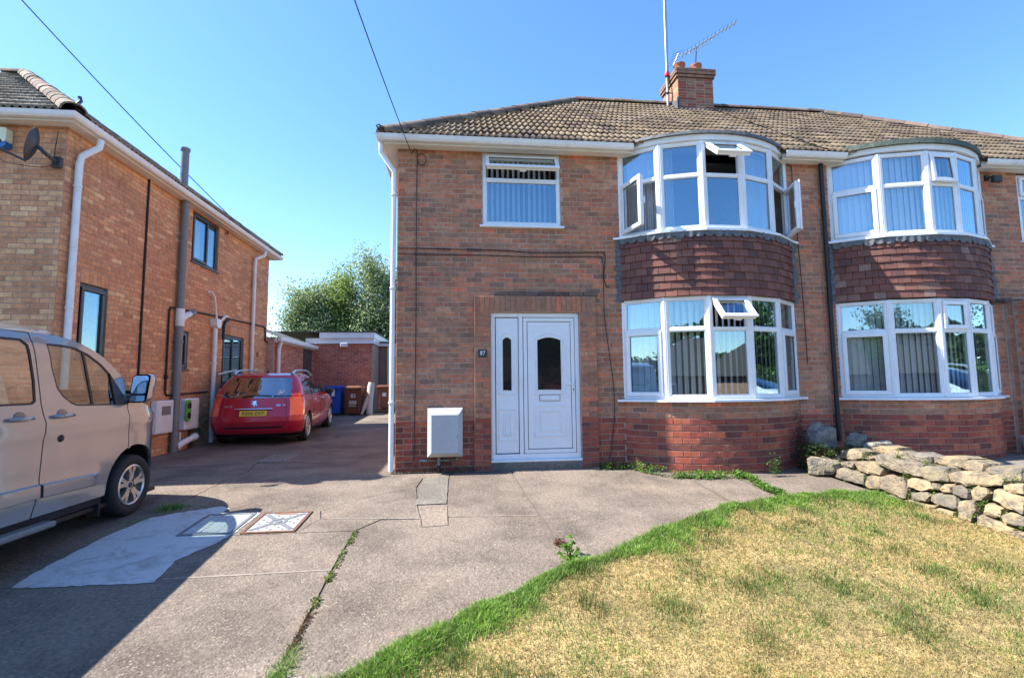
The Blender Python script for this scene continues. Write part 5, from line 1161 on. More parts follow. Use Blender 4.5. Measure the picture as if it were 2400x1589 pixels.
# ================================================================== RED ESTATE CAR
def make_car(paint_col, label, loc, rz, plate=None):
    root = thing('estate_car', label, 'car', loc, None, rz); paint = M('car_paint_' + ('red' if plate else 'white'), paint_col, .28, .25 if plate else 0, coat=.9, spec=.5)
    ZK = [.18, .24, .30, .40, .50, .60, .70, .80, .90, .96, 1.02, 1.10, 1.20, 1.30, 1.38, 1.43, 1.47, 1.495, 1.505]
    KR = [.16, .08, .03, .0, -.01, .0, .035, .07, .10, .115, .14, .20, .29, .38, .45, .48, .62, .85, 1.15]
    KF = [4.30, 4.38, 4.43, 4.46, 4.46, 4.44, 4.38, 4.22, 3.95, 3.62, 3.38, 3.17, 2.92, 2.66, 2.43, 2.26, 2.05, 1.85, 1.7]
    KW = [.80, .86, .885, .90, .91, .915, .915, .91, .90, .885, .865, .84, .795, .745, .70, .66, .615, .52, .40]
    zs = np.unique(np.concatenate([np.arange(.18, 1.5, .022), [1.495, 1.505]])); NB, NC, NS = 22, 10, 110
    def outline(z):
        yr, yf, w = (float(np.interp(z, ZK, k)) for k in (KR, KF, KW)); L = yf - yr; ry = min(.34 if z < 1.0 else .26, L * .3); rx = min(.34, w * .5); fy = min(.75 if z < 1.0 else .55, L * .4); fx_ = min(.55, w * .7); P = []
        bow = .10 if z < 1 else .07
        for k in range(NB): t = k / NB; P.append(((w - rx) * t, yr + bow * t * t * .6))
        y1 = yr + bow * .6
        for k in range(NC): a = math.pi / 2 * k / NC; P.append((w - rx + rx * math.sin(a), y1 + ry * (1 - math.cos(a))))
        for k in range(NS): t = k / NS; P.append((w, lerp(y1 + ry, yf - fy, t)))
        for k in range(NC): a = math.pi / 2 * k / NC; P.append((w - fx_ * (1 - math.cos(a)), yf - fy + fy * math.sin(a)))
        for k in range(9): t = k / 8; P.append(((w - fx_) * (1 - t), yf + .08 * (1 - (1 - t) ** 2) * .5))
        return P
    G = [outline(float(z)) for z in zs]; nP = len(G[0]); wheels = [(.84, .315), (3.55, .315)]; RW = .35
    def poly_in(y, z, P): return inpoly(y, z, P)
    side_w = [[(.62, 1.02), (.80, 1.30), (.86, 1.375), (1.28, 1.40), (1.32, 1.39), (1.18, 1.02)], [(1.24, 1.02), (1.375, 1.39), (2.10, 1.385), (2.13, 1.37), (2.08, 1.02)], [(2.14, 1.02), (2.19, 1.375), (2.38, 1.34), (2.62, 1.24), (2.92, 1.08), (3.0, 1.02)]]
    def key(c):
        x, y, z = c; ax = abs(x)
        if y < .62 and z > .98 and z < 1.385 and ax < .70 - (z - 1.0) * .26 and y < .62 and ax < .66: return 'rear_window'
        if z > 1.0 and y > .55:
            for i, P in enumerate(side_w):
                if poly_in(y, z, P) and ax > .5: return 'side_window%d' % i
        if 2.35 < y and z > .98 and z < 1.44 and ax < float(np.interp(z, ZK, KW)) - .1 and y > float(np.interp(z, ZK, KF)) - .5: return 'windscreen'
        if .625 < z < 1.06 and y < .46 and ax > .70 - .14 * (z - .62) and ax > .62 and y < .36: return 'tail_light'
        if 4.0 < y and .62 < z < .86 and ax > .5: return 'headlight'
        if .345 < z < .405 and y < .12 and ax < .58: return 'bumper_strip'
        if z < .235: return 'skirt'
        return 'body'
    buck = {}
    for sg in (1, -1):
        def V(i, k): p = G[i][k]; return Vector((sg * p[0], p[1], float(zs[i])))
        for i in range(len(zs) - 1):
            for k in range(nP - 1):
                q = [V(i, k), V(i, k + 1), V(i + 1, k + 1), V(i + 1, k)]; ins = [False] * 4; side = abs(q[0].x) > .6
                if side:
                    for wy, wz in wheels:
                        for j in range(4):
                            dy, dz = q[j].y - wy, q[j].z - wz; d = math.hypot(dy, dz)
                            if d < RW: ins[j] = True; sc_ = RW / max(d, 1e-4); q[j] = Vector((q[j].x, wy + dy * sc_, wz + dz * sc_))
                    if all(ins): continue
                c = sum(q, Vector()) / 4; kk = key(c); b = buck.setdefault((kk, sg) if kk.startswith(('side', 'tail', 'head')) else (kk, 0), MB())
                b.add(q if sg > 0 else q[::-1], [(0, 1, 2, 3)], smooth=True)
    cap = [(p[0], p[1], 1.505) for p in G[-1]] + [(-p[0], p[1], 1.505) for p in G[-1][::-1]]; buck[('body', 0)].add(cap, [tuple(range(len(cap)))])
    tl = M('tail_lens', (.95, .10, .05), .12, coat=1.0, spec=.6) if 'tail_lens' not in bpy.data.materials else bpy.data.materials['tail_lens']
    mats = {'rear_window': m_glass_est, 'windscreen': m_glass_dark, 'tail_light': tl, 'headlight': m_chrome, 'bumper_strip': m_black, 'skirt': m_black, 'body': paint}
    for (kk, sg), mb in buck.items():
        nm = ''.join(ch for ch in kk if not ch.isdigit()); mb.build(nm, mats.get(kk, m_glass_est), root, sharp=False)
    MB().box(-.8, .8, .2, 4.2, .17, .18).build('underbody', m_black, root)
    def sx(y, z):
        P = outline(z)
        for k in range(NB, nP - 1):
            if P[k][1] <= y <= P[k + 1][1]: return lerp(P[k][0], P[k + 1][0], (y - P[k][1]) / max(1e-6, P[k + 1][1] - P[k][1]))
        return P[NB + NC][0]
    def ry(x, z):
        P = outline(z)
        for k in range(NB + NC):
            if P[k][0] <= abs(x) <= P[k + 1][0]: return lerp(P[k][1], P[k + 1][1], (abs(x) - P[k][0]) / max(1e-6, P[k + 1][0] - P[k][0]))
        return P[0][1]
    for sg in (1, -1):
        seams = MB()
        for P in ([(1.22, 1.0), (1.20, .8), (1.27, .5), (1.32, .28)], [(2.12, 1.38), (2.10, 1.0), (2.09, .6), (2.06, .27)], [(3.05, 1.0), (3.10, .7), (3.06, .3)], [(1.32, .27), (3.06, .27)]):
            seams.tube([(sg * (sx(y, z) + .0005), y, z) for y, z in [(lerp(P[i][0], P[i + 1][0], t / 4), lerp(P[i][1], P[i + 1][1], t / 4)) for i in range(len(P) - 1) for t in range(5)]], .004, 5)
        seams.build('door_gap', m_gasket, root)
        for P in ([(1.24, 1.0), (1.395, 1.40)], [(2.11, 1.01), (2.16, 1.385)]): pl = MB(); pl.tube([(sg * (sx(y, z) + .001), y, z) for y, z in [(lerp(P[0][0], P[1][0], t / 6), lerp(P[0][1], P[1][1], t / 6)) for t in range(7)]], .014, 5); pl.build('window_pillar', m_black, root)
        mo = MB()
        for y0, y1 in ((1.36, 2.04), (2.14, 2.98)): mo.tube([(sg * (sx(lerp(y0, y1, t / 6), .5) + .004), lerp(y0, y1, t / 6), .5 + .02 * t / 6) for t in range(7)], .016, 6)
        mo.build('door_moulding', paint, root)
        for yh in (1.42, 2.28):
            h = MB(); h.tube([(sg * (sx(yh, .87) + d), yh + e, .875) for d, e in ((.0, 0), (.022, .03), (.024, .1), (.022, .16), (0, .19))], .016, 6); h.build('door_handle', m_chrome, root)
        fb = MB(); fb.cbox(*sorted((sg * (sx(3.3, .8) - .005), sg * (sx(3.3, .8) + .01))), 3.28, 3.33, .78, .8, .003); fb.build('side_repeater', m_chrome, root)
        mi = MB(); mi.lathe([(.0, 0), (.07, .01), (.1, .06), (.09, .13), (.0, .17)], (0, 0, 0), 'y', 14, xf=Matrix.Translation((sg * .99, 2.78, 1.03)) @ Matrix.Diagonal((1.1, 1, .8, 1))); mi.tube([(sg * .84, 2.86, .99), (sg * .97, 2.86, 1.02)], .03, 8); mi.build('door_mirror', m_black, root)
        rl = MB(); pts = [(.62, 1.47), (.74, 1.525), (.9, 1.55), (1.4, 1.565), (2.0, 1.55), (2.25, 1.51), (2.38, 1.45)]; rl.tube([(sg * (.585 - .03 * abs(y - 1.4) / 1.0 * 0), y, z - .01) for y, z in pts], [.035, .027, .022, .02, .022, .027, .035], 8); rl.build('roof_rail', m_alloy, root)
        for wy, wz in wheels:
            wx = sg * .905; x_ = lambda d, wx=wx, sg=sg: wx - sg * d
            a = MB(); n = 18; V_ = []
            for k in range(n + 1):
                w = math.radians(lerp(-18, 198, k / n)); V_ += [(sg * .895, wy + math.cos(w) * (RW + .004), wz + math.sin(w) * (RW + .004)), (sg * .64, wy + math.cos(w) * RW, wz + math.sin(w) * RW)]
            a.add(V_, [(2 * k, 2 * k + 1, 2 * k + 3, 2 * k + 2) for k in range(n)]); a.add([V_[2 * k + 1] for k in range(n + 1)], [tuple(range(n + 1))]); a.build('wheel_arch', m_black, root)
            t = MB(); R = .315; t.lathe([(.2, x_(.03)), (.23, x_(.01)), (.28, x_(.004)), (R - .006, x_(.025)), (R, x_(.05)), (R, x_(.17)), (.28, x_(.21)), (.2, x_(.215))], (0, wy, wz), 'x', 32); t = t.build('wheel', m_rubber, root)
            wheel_rim(t, wx, sg, wy, wz, .215, x_, 7 if plate else 5, blue=False, twist=.10)
    if not plate: return root
    # boot details
    def F_(x, z, off=.004):
        a, b = ry(x, z - .03), ry(x, z + .03); nz = Vector((0, -1, 0)); v = Vector((0, b - a, .06)).normalized(); n = Vector((1, 0, 0)).cross(v); n = -n if n.y > 0 else n
        return frame(Vector((x, ry(x, z), z)) + n * off, (1, 0, 0), v, n)
    X = F_(0, .665, .008); p = MB(); p.cbox(-.26, .26, -.058, .058, -.004, .004, .002, xf=X); pl = p.build('number_plate', M('plate_yellow', (.72, .5, .03), .4), root)
    text_mesh(plate, .108, m_gasket, 'lettering', pl, X @ Matrix.Translation((0, -.002, .0055)), .0008, .86)
    p = MB(); p.cbox(-.36, .36, .075, .105, 0, .028, .01, xf=X); p.build('boot_strip', m_chrome, root)
    text_mesh('PEUGEOT', .05, m_chrome, 'lettering', root, F_(-.46, .80), .002); text_mesh('308', .062, m_chrome, 'lettering', root, F_(.45, .82), .002); text_mesh('SW', .045, m_chrome, 'lettering', root, F_(.56, .818, .014), .002)
    # rampant lion badge, simplified
    L = [(-.01, -.055), (.012, -.055), (.004, -.03), (.022, -.012), (.045, -.05), (.056, -.042), (.036, .004), (.03, .03), (.044, .05), (.018, .062), (0, .055), (-.022, .046), (-.05, .05), (-.052, .038), (-.02, .026), (-.03, .006), (-.055, .0), (-.053, -.012), (-.016, -.008), (-.012, -.03)]
    P, T = cdt(L); X = F_(0, .86, .006); b = MB(); b.add([(x, y, .006) for x, y in P] + [(x, y, -.01) for x, y in P], T + [tuple(i + len(P) for i in t[::-1]) for t in T], xf=X); n = len(L); b.add([(x, y, .006) for x, y in L] + [(x, y, -.01) for x, y in L], [(i, (i + 1) % n, n + (i + 1) % n, n + i)[::-1] for i in range(n)], xf=X); b.build('badge', m_chrome, root)
    # round window sticker: ring of blocks round a small bear-like blot is left generic
    X = F_(.47, 1.085, .006); s = MB()
    for k in range(14):
        if k in (3, 10): continue
        a0, a1 = 2 * math.pi * k / 14, 2 * math.pi * (k + .75) / 14; s.add([(r * math.cos(a), r * math.sin(a), 0) for r in (.048, .066) for a in (a0, (a0 + a1) / 2, a1)], [(0, 3, 4, 1), (1, 4, 5, 2)], xf=X)
    s.add([(.03 * math.cos(a), -.012 + .024 * math.sin(a), 0) for a in [2 * math.pi * k / 14 for k in range(14)]], [tuple(range(14))], xf=X); s.add([(.016 * math.cos(a), .022 + .014 * math.sin(a), 0) for a in [2 * math.pi * k / 10 for k in range(10)]], [tuple(range(10))], xf=X); s.build('sticker', m_white, root)
    w = MB(); X = F_(.1, 1.01, .02); w.tube([X @ Vector((-.35, -.02, 0)), X @ Vector((-.1, .015, .0)), X @ Vector((.22, .0, .0))], .009, 6); w.build('wiper', m_black, root)
    w = MB(); w.tube([(0, .95, 1.5), (0, .86, 1.6)], [.012, .003], 6); w.lathe([(.03, 1.5), (.025, 1.525), (.0, 1.53)], (0, .95, 0), 'z', 10); w.build('roof_aerial', m_black, root)
    MB().tube([(.0 + lerp(-.6, .6, t / 8), ry(lerp(-.6, .6, t / 8), .44) - .001, .44) for t in range(9)], .004, 5).build('boot_gap', m_gasket, root)
    for sg in (1, -1): MB().tube([(sg * x, ry(x, z) - .001, z) for x, z in ((.6, .44), (.62, .6), (.60, .8), (.58, .96))], .004, 5).build('boot_gap', m_gasket, root)
    return root
car = make_car((.45, .007, .034), 'red estate car parked beside the left house, roof rails and yellow rear plate', (-4.2, 10.6, .0), math.radians(4.5), 'KR06 ZXV')
car.rotation_euler = (math.radians(1.2), 0, math.radians(4.5)); car.location.z = .005
# ================================================================== BLINDS AND CURTAINS
def slats(root, pts_z, w, z0, z1, twist, mesh_cache={}):
    key = (round(w, 3), round(z0, 2), round(z1, 2))
    if key not in mesh_cache:
        mb = MB(); n = 4; V = []
        for k in range(n + 1): a = lerp(-1, 1, k / n); V += [(a * w / 2, .006 * (1 - a * a), z0), (a * w / 2, .006 * (1 - a * a), z1), (a * w / 2, .006 * (1 - a * a) + .002, z0), (a * w / 2, .006 * (1 - a * a) + .002, z1)]
        F = []
        for k in range(n): i = 4 * k; F += [(i, i + 4, i + 5, i + 1), (i + 2, i + 3, i + 7, i + 6)]
        mb.add(V, F, (1, 1, 1), None, True); o = mb.build('slat', m_blind); mesh_cache[key] = o.data; bpy.data.objects.remove(o)
    for p, a in pts_z: shared('slat', mesh_cache[key], root, (p.x, p.y, 0), (0, 0, a + math.radians(twist + rng.uniform(-5, 5))))
def bay_blind(c, z0, z1, label, twist, a0, a1, sp=.083, w=.089, group='vertical blinds in the windows'):
    r = R_BAY - .125; p0 = bp(c, 0, r); t = thing('vertical_blind', label, 'blind', (p0.x, p0.y, z0), group); n = int(math.radians(a1 - a0) * r / sp); pts = []
    for k in range(n):
        a = lerp(a0, a1, (k + .5) / n); pts.append((bp(c, a, r), math.radians(a)))
    slats(t, pts, w, z0 + .02, z1, twist); h = MB(); h.tube([(q.x, q.y, z1 + .012) for q in [bp(c, lerp(a0, a1, k / 12), r) for k in range(13)]], .02, 6); h.build('head_rail', m_upvc, t); return t
bay_blind(BC, .99, 2.45, 'white vertical blind behind the lower bay window next to the front door', 44, -43, 43, .092)
bay_blind(NBC, .97, 2.43, 'white vertical blind closed across the lower bay of the adjoining house', 24, -43, 43)
bay_blind(NBC, 3.46, 4.75, 'white vertical blind closed across the upper bay of the adjoining house', 20, -43, 43)
t = thing('vertical_blind', 'white vertical blind behind the small upper window over the front door', 'blind', (.94, 7.42, 3.6), 'vertical blinds in the windows')
slats(t, [(Vector((.42 + k * .083, 7.42, 0)), 0) for k in range(14)], .089, 3.63, 4.72, 62); h = MB(); h.box(.36, 1.52, 7.4, 7.44, 4.72, 4.735); h.build('head_rail', m_upvc, t)
def curtain(label, pts, z0, z1, n=26, amp=.03):
    P = [Vector(p) for p in pts]; t = thing('curtain', label, 'curtain', (P[0].x, P[0].y, z0), 'curtains in the upper bay'); V = []; mb = MB()
    for th in (0, .004):
        for k in range(n * 4 + 1):
            s = k / (n * 4) * (len(P) - 1); i = min(int(s), len(P) - 2); a, b = P[i], P[i + 1]; q = a.lerp(b, s - i); d = (b - a).normalized(); nn = Vector((-d.y, d.x)); o = amp * math.sin(k * math.pi / 2.6) + .4 * amp * math.sin(k * .9) + th
            V += [(q.x + nn.x * o, q.y + nn.y * o, z0), (q.x + nn.x * o * .8, q.y + nn.y * o * .8, z1)]
    m_ = 2 * (n * 4 + 1); F = []
    for k in range(n * 4): F += [(2 * k, 2 * k + 2, 2 * k + 3, 2 * k + 1), (m_ + 2 * k, m_ + 2 * k + 1, m_ + 2 * k + 3, m_ + 2 * k + 2)]
    mb.add(V, F, (1, 1, 1), None, True); mb.build('drape', m_curtain, t, sharp=False); h = MB(); h.tube([(p.x, p.y, z1 + .01) for p in P], .014, 8); h.build('curtain_rail', m_upvc, t); return t
curtain('grey curtain gathered at the left side of the upper bay', [bp(BC, -44, 1.76), bp(BC, -36, 1.76), bp(BC, -28, 1.75), bp(BC, -21, 1.75)], 3.46, 4.74)
curtain('grey curtain gathered at the right side of the upper bay', [bp(BC, 17, 1.75), bp(BC, 25, 1.75), bp(BC, 34, 1.76), bp(BC, 44, 1.76)], 3.46, 4.74)

# ================================================================== THINGS FIXED TO THE HOUSES
t = thing('meter_box', 'grey gas meter box on the brick plinth left of the front door', 'meter box', (-.21, 7.1, .22))
b = MB(); x0, x1, z0, z1 = -.455, .035, .225, .897; y0 = 6.96; e = .05
V = [(x0, Y_FRONT - .02, z0), (x1, Y_FRONT - .02, z0), (x1, Y_FRONT - .02, z1), (x0, Y_FRONT - .02, z1), (x0 + .0, y0 + .06, z0 + .0), (x1, y0 + .06, z0), (x1, y0 + .06, z1), (x0, y0 + .06, z1), (x0 + e, y0, z0 + e), (x1 - e, y0, z0 + e), (x1 - e, y0, z1 - e * 1.6), (x0 + e, y0, z1 - e * 1.6)]
b.add(V, [(0, 1, 5, 4), (1, 2, 6, 5), (2, 3, 7, 6), (3, 0, 4, 7), (4, 5, 9, 8), (5, 6, 10, 9), (6, 7, 11, 10), (7, 4, 8, 11), (8, 9, 10, 11)]); b.build('cabinet', m_meter, t)
b = MB(); b.cbox(x0 + e + .004, x1 - e - .004, y0 - .014, y0 - .001, z0 + e + .004, z1 - e * 1.6 - .004, .006); d = b.build('cabinet_door', m_meter, t); MB().cbox(x1 - .085, x1 - .07, y0 - .018, y0 - .014, .50, .515, .002).build('key_hole', m_gasket, d)
b = MB(); b.tube([(-.3, 7.1, .23), (-.3, 7.1, .1)], .022, 10); b.build('pipe', m_greypipe, t); b = MB(); b.tube([(-.3, 7.1, .1), (-.3, 7.1, -.06)], .024, 10); b.build('pipe_sleeve', m_black, t)
b = MB(); b.tube([(-.57, 7.15, .16), (-.2, 7.14, .155), (-.08, 7.14, .16), (-.04, 7.13, .18), (-.035, 7.12, .23)], .016, 8); b.build('copper_pipe', M('painted_copper', (.16, .16, .12), .6, .2, stain=(9, .5, .6, (.2, .42, .34), .9)), t)
t = thing('house_number_sign', 'small slate sign reading 87 beside the front door', 'sign', (.325, 7.13, 1.62))
k = MB(); k.cbox(.26, .39, 7.128, 7.143, 1.622, 1.728, .004); k = k.build('plate', m_slate, t); text_mesh('87', .088, m_white, 'lettering', k, frame((.325, 7.1262, 1.675), (1, 0, 0), UP, (0, -1, 0)), .001, .9)
def strand(name, label, path, r, parent=None, cat='cable', mat=None):
    mb = MB(); mb.tube(path, r, 6); o = mb.build(name, mat or m_cable); o['label'] = label; o['category'] = cat; return o
def smooth(P, n=6):
    P = [Vector(p) for p in P]; out = []
    for i in range(len(P) - 1):
        a, b, c, d = P[max(i - 1, 0)], P[i], P[i + 1], P[min(i + 2, len(P) - 1)]
        for k in range(n):
            t = k / n; out.append(.5 * ((2 * b) + (c - a) * t + (2 * a - 5 * b + 4 * c - d) * t * t + (3 * b - a - 3 * c + d) * t ** 3))
    return out + [P[-1]]
yf = 7.172
FC1 = [(-.716, 7.16, 4.654), (-.69, yf, 4.72), (-.662, yf, 4.735), (-.638, yf, 4.68), (-.637, yf, 4.36), (-.642, yf, 3.3), (-.637, yf, 2.0), (-.645, yf, .8), (-.65, yf, .232), (-.692, yf, .148), (-.81, yf, .131)]
strand('cable', 'thin black cable dropping down the brickwork left of the front door', smooth(FC1), .0065)
LOOP = [(-.57 + .067 * math.sin(a), yf - .006, 4.577 + .087 * math.cos(a)) for a in [2 * math.pi * k / 16 for k in range(17)]]
strand('cable', 'small coil of black cable looped on the wall under the eaves', LOOP, .006)
strand('cable', 'upper of two black cables running across the brick front below the small window', smooth([(-.911, yf, 3.228), (-.129, yf, 3.222), (.64, yf, 3.216), (1.155, yf, 3.19), (2.1, yf, 3.213), (2.19, yf, 3.195), (2.205, yf, 3.12), (2.18, yf, 2.85), (2.2, yf, 2.72), (2.24, yf, 2.67), (2.26, yf, 2.70)]), .007)
strand('cable', 'lower of two black cables across the brick front, dropping beside the bay to the ground', smooth([(-.91, yf - .004, 3.14), (.334, yf, 3.138), (1.112, yf, 3.126), (2.06, yf, 3.145), (2.155, yf - .004, 3.10), (2.17, yf - .01, 2.9), (2.17, yf, 2.54), (2.178, yf, 2.16), (2.248, yf, 1.515), (2.285, yf, 1.148), (2.281, yf, .695), (2.233, yf, .337), (2.199, yf, .124)]), .006)
strand('cable', 'thin dark cable down the brick pier between the two bays', smooth([(5.28, yf, 4.74), (5.34, yf, 4.69), (5.356, yf, 4.64), (5.35, yf, 3.9), (5.377, yf, 3.69), (5.414, yf, 2.4), (5.42, yf, 1.5)]), .006)
strand('overhead_cable', 'dark overhead cable rising from the brick house front towards the top of the sky', [Vector((-.72, 7.15, 4.66)).lerp(Vector((-1.30, .6, 5.3)), t) - Vector((0, 0, .16 * math.sin(math.pi * t))) for t in [k / 20 for k in range(21)]], .006, cat='overhead cable')
A_, B_ = Vector((-5.25, 12.0, 5.06)), Vector((-6.87, 8.0, 7.36))
strand('overhead_cable', 'dark overhead cable descending behind the left house roof from the top left corner', [A_.lerp(B_, t * 1.15) - Vector((0, 0, .08 * math.sin(math.pi * t))) for t in [k / 20 for k in range(21)]] + [Vector((-20, 6, 10))], .009, cat='overhead cable')
# satellite dish on the left house
t = thing('satellite_dish', 'dark grey satellite dish under the eaves of the left house', 'satellite dish', (-5.66, 7.2, 4.45))
c = Vector((-5.70, 6.93, 4.49)); n_ = Vector((-.88, -.42, .2)).normalized(); u_ = n_.cross(Vector((0, 0, 1))).normalized(); v_ = u_.cross(n_); mb = MB(); R_, V = 12, []
for s, off in ((0, 0), (1, -.012)):
    for i in range(7):
        r = i / 6
        for k in range(24):
            a = 2 * math.pi * k / 24; p = c + u_ * (.175 * r * math.cos(a)) + v_ * (.235 * r * math.sin(a)) - n_ * (.06 * (1 - r * r)) + n_ * off; V.append(p)
F = [(s * 168 + i * 24 + k, s * 168 + i * 24 + (k + 1) % 24, s * 168 + (i + 1) * 24 + (k + 1) % 24, s * 168 + (i + 1) * 24 + k)[::(1 if s == 0 else -1)] for s in (0, 1) for i in range(6) for k in range(24)] + [(144 + k, 144 + (k + 1) % 24, 312 + (k + 1) % 24, 312 + k) for k in range(24)]
mb.add(V, F, smooth=True); mb.build('reflector', m_darkgrey, t)
tip = c + n_ * .34 - v_ * .14; mb = MB(); mb.tube([c - v_ * .25 - n_ * .02, tip - v_ * .04], .016, 8); mb.build('arm', m_darkgrey, t); mb = MB(); mb.tube([tip + v_ * .06, tip - v_ * .02, tip - v_ * .09], [.03, .04, .025], 10); mb.tube([tip + v_ * .03, tip + v_ * .05 - n_ * .07], .025, 8); mb.build('receiver', m_darkgrey, t)
mb = MB(); mb.tube([c - n_ * .06, c - n_ * .06 + Vector((.09, .05, -.1)), (-5.58, 7.19, 4.36)], .025, 8); mb.cbox(-5.64, -5.52, 7.19, 7.235, 4.28, 4.44, .008); mb.build('bracket', m_darkgrey, t)
mb = MB(); mb.tube(smooth([tip - v_ * .08, tip + Vector((.06, .05, -.2)), tip + Vector((.2, .12, -.24)), (-5.66, 7.2, 4.3), (-5.62, 7.22, 4.6), (-5.6, 7.22, 4.82)]), .005, 5); mb.build('lead', m_cable, t)
t = thing('alarm_box', 'cream and blue alarm box under the eaves at the left edge', 'alarm box', (-6.3, 7.2, 4.5))
b = MB(); b.prism(rrect(-6.48, -6.18, 4.6, 4.80, .03), 7.13, 7.232, 'y'); b.build('upper_case', M('cream_plastic', (.75, .72, .5), .5), t); b = MB(); b.prism([(-6.48, 4.598), (-6.18, 4.598), (-6.18, 4.55), (-6.21, 4.52), (-6.45, 4.52), (-6.48, 4.55)], 7.128, 7.232, 'y'); b.build('lower_case', M('blue_plastic', (.02, .13, .36), .4), t)
# meters and charger on the left house
t = thing('meter_box', 'white meter box with a scuffed front, left of the grey soil pipe', 'meter box', (LX + .1, 9.7, .38))
b = MB(); b.cbox(LX + .012, LX + .12, 9.45, 9.965, .385, .985, .01); b = b.build('cabinet', m_whitebox, t); MB().cbox(LX + .12, LX + .128, 9.48, 9.935, .41, .96, .004).build('cabinet_door', m_whitebox, t); MB().box(LX + .128, LX + .131, 9.58, 9.86, .72, .88).build('label_patch', m_greypipe, t)
t = thing('car_charger', 'white wall charger with two green-rimmed sockets on the left house', 'charger', (LX + .1, 10.5, .4))
b = MB(); b.cbox(LX + .012, LX + .17, 10.28, 10.79, .39, 1.0, .02); b.build('case', m_whitebox, t)
sk = MB(); sk.prism([(p, q) for p, q in rrect(10.25, 10.41, .56, .97, .07)], LX + .171, LX + .21, 'x'); sk.build('socket_plate', M('charger_green', (.16, .42, .08), .4), t)
for z in (.86, .67): k = MB(); k.lathe([(.0, .212), (.045, .214), (.058, .222), (.064, .212), (.064, .2)], (LX, 10.33, z), 'x', 18); k.build('socket', m_black, t)
t = thing('waste_elbow', 'white plastic waste pipe elbow below the charger', 'pipe', (LX + .2, 10.4, .0)); b = MB(); b.tube([(LX + .1, 10.14, .08), (LX + .16, 10.3, .16), (LX + .17, 10.62, .22)], .06, 12); b.tube([(LX + .17, 10.6, .22), (LX + .17, 10.68, .23)], .072, 12); b.build('elbow', m_gutter, t); b = MB(); b.tube([(LX + .05, 10.35, .35), (LX + .05, 10.35, .0)], .02, 8); b.build('stub_pipe', m_gutter, t)
t = thing('board', 'dark weathered board leaning on the wall between the waste pipe and the white downpipe', 'board', (LX + .25, 11.0, .0)); b = MB(); b.add([(-5.43, 10.72, .0), (-5.38, 10.72, .0), (-5.30, 11.15, .0), (-5.35, 11.15, .0), (-5.48, 10.7, .52), (-5.43, 10.7, .53), (-5.41, 11.1, .33), (-5.46, 11.1, .33)], [(0, 3, 2, 1), (4, 5, 6, 7), (0, 1, 5, 4), (1, 2, 6, 5), (2, 3, 7, 6), (3, 0, 4, 7)]); b.build('panel', m_wood, t)
# flood light under the neighbour's eaves and the tilted vent by the porch
t = thing('flood_light', 'small black flood light under the eaves beside the adjoining bay', 'flood light', (8.9, 7.1, 4.6)); b = MB(); b.cbox(8.86, 9.02, 7.02, 7.09, 4.50, 4.62, .012); b.build('housing', m_black, t); b = MB(); b.tube([(8.92, 7.19, 4.62), (8.92, 7.12, 4.62), (8.93, 7.08, 4.58)], .015, 8); b.cbox(8.88, 8.96, 7.17, 7.2, 4.58, 4.68, .005); b.build('bracket', m_black, t)
t = thing('vent_cover', 'small grey plastic box tilted against the plinth by the neighbour porch', 'vent cover', (8.98, 6.9, .06)); b = MB(); X = Matrix.Translation((8.93, 6.93, .08)) @ Matrix.Rotation(-.22, 4, 'Y'); b.cbox(-.07, .07, -.06, .06, .0, .27, .01, xf=X); b.build('case', M('grey_plastic', (.3, .29, .3), .5), t)
for k in range(4): b = MB(); b.box(-.05, .05, -.064, -.06, .05 + k * .05, .07 + k * .05, xf=X); b.build('slot', m_black, t)
# aerials on the chimney
t = thing('aerial_mast', 'tall slim steel mast strapped to the left side of the chimney', 'mast', (4.86, 10.55, 7.5))
b = MB(); b.tube([(4.86, 10.55, 7.4), (4.88, 10.55, 11.5)], .026, 10); b.build('pole', m_steel, t)
for z in (7.52, 7.98): b = MB(); b.tube([(4.78, 10.52, z), (4.99, 10.52, z)], .014, 6); b.tube([(4.86, 10.5, z), (4.86, 10.6, z)], .032, 8); b.build('clamp', m_darkgrey, t)
b = MB(); b.lathe([(.0, -.05), (.055, -.05), (.06, 0), (.05, .05), (.0, .05)], (4.86, 10.53, 8.45), 'z', 12); b.build('red_cap', m_red, t)
b = MB(); b.tube(smooth([(4.895, 10.52, 11.0), (4.9, 10.52, 9.6), (4.89, 10.52, 8.4), (4.9, 10.5, 7.6), (4.99, 10.3, 7.3)]), .006, 5); b.build('lead', m_cable, t)
def yagi(name, label, P0, P1, n, el, fold, post):
    P0, P1 = Vector(P0), Vector(P1); t = thing(name, label, 'aerial', tuple(P0)); d = (P1 - P0).normalized(); s = d.cross(Vector((0, 0, 1))).normalized(); s = (s * .75 + Vector((-.25, -.2, .55))).normalized() if False else s
    b = MB(); b.tube([P0, P1], .016, 6); b.build('boom', m_steel, t)
    for k in range(n): p = P0.lerp(P1, (k + .5) / n); b = MB(); b.tube([p - s * el, p + s * el], .006, 5); b.build('element', m_darkgrey, t)
    if fold: a, c = P0.lerp(P1, .15), P0.lerp(P1, .55); w = Vector((0, 0, -.09)); b = MB(); b.tube(smooth([a, a + w * .9 + d * .0, a + w + d * .06, c + w - d * .06, c + w * .9, c]), .012, 6); b.build('support_arm', m_steel, t)
    if post: b = MB(); b.tube(post, .018, 6); b.build('post', m_darkgrey, t)
    return t
A0, A1 = Vector((5.14, 10.35, 8.80)), Vector((6.35, 10.0, 9.47))
yagi('tv_aerial', 'silver television aerial pointing up to the right above the chimney pots', A0, A1, 14, .11, True, [(5.55, 10.5, 8.6), (5.55, 10.4, 9.1)])
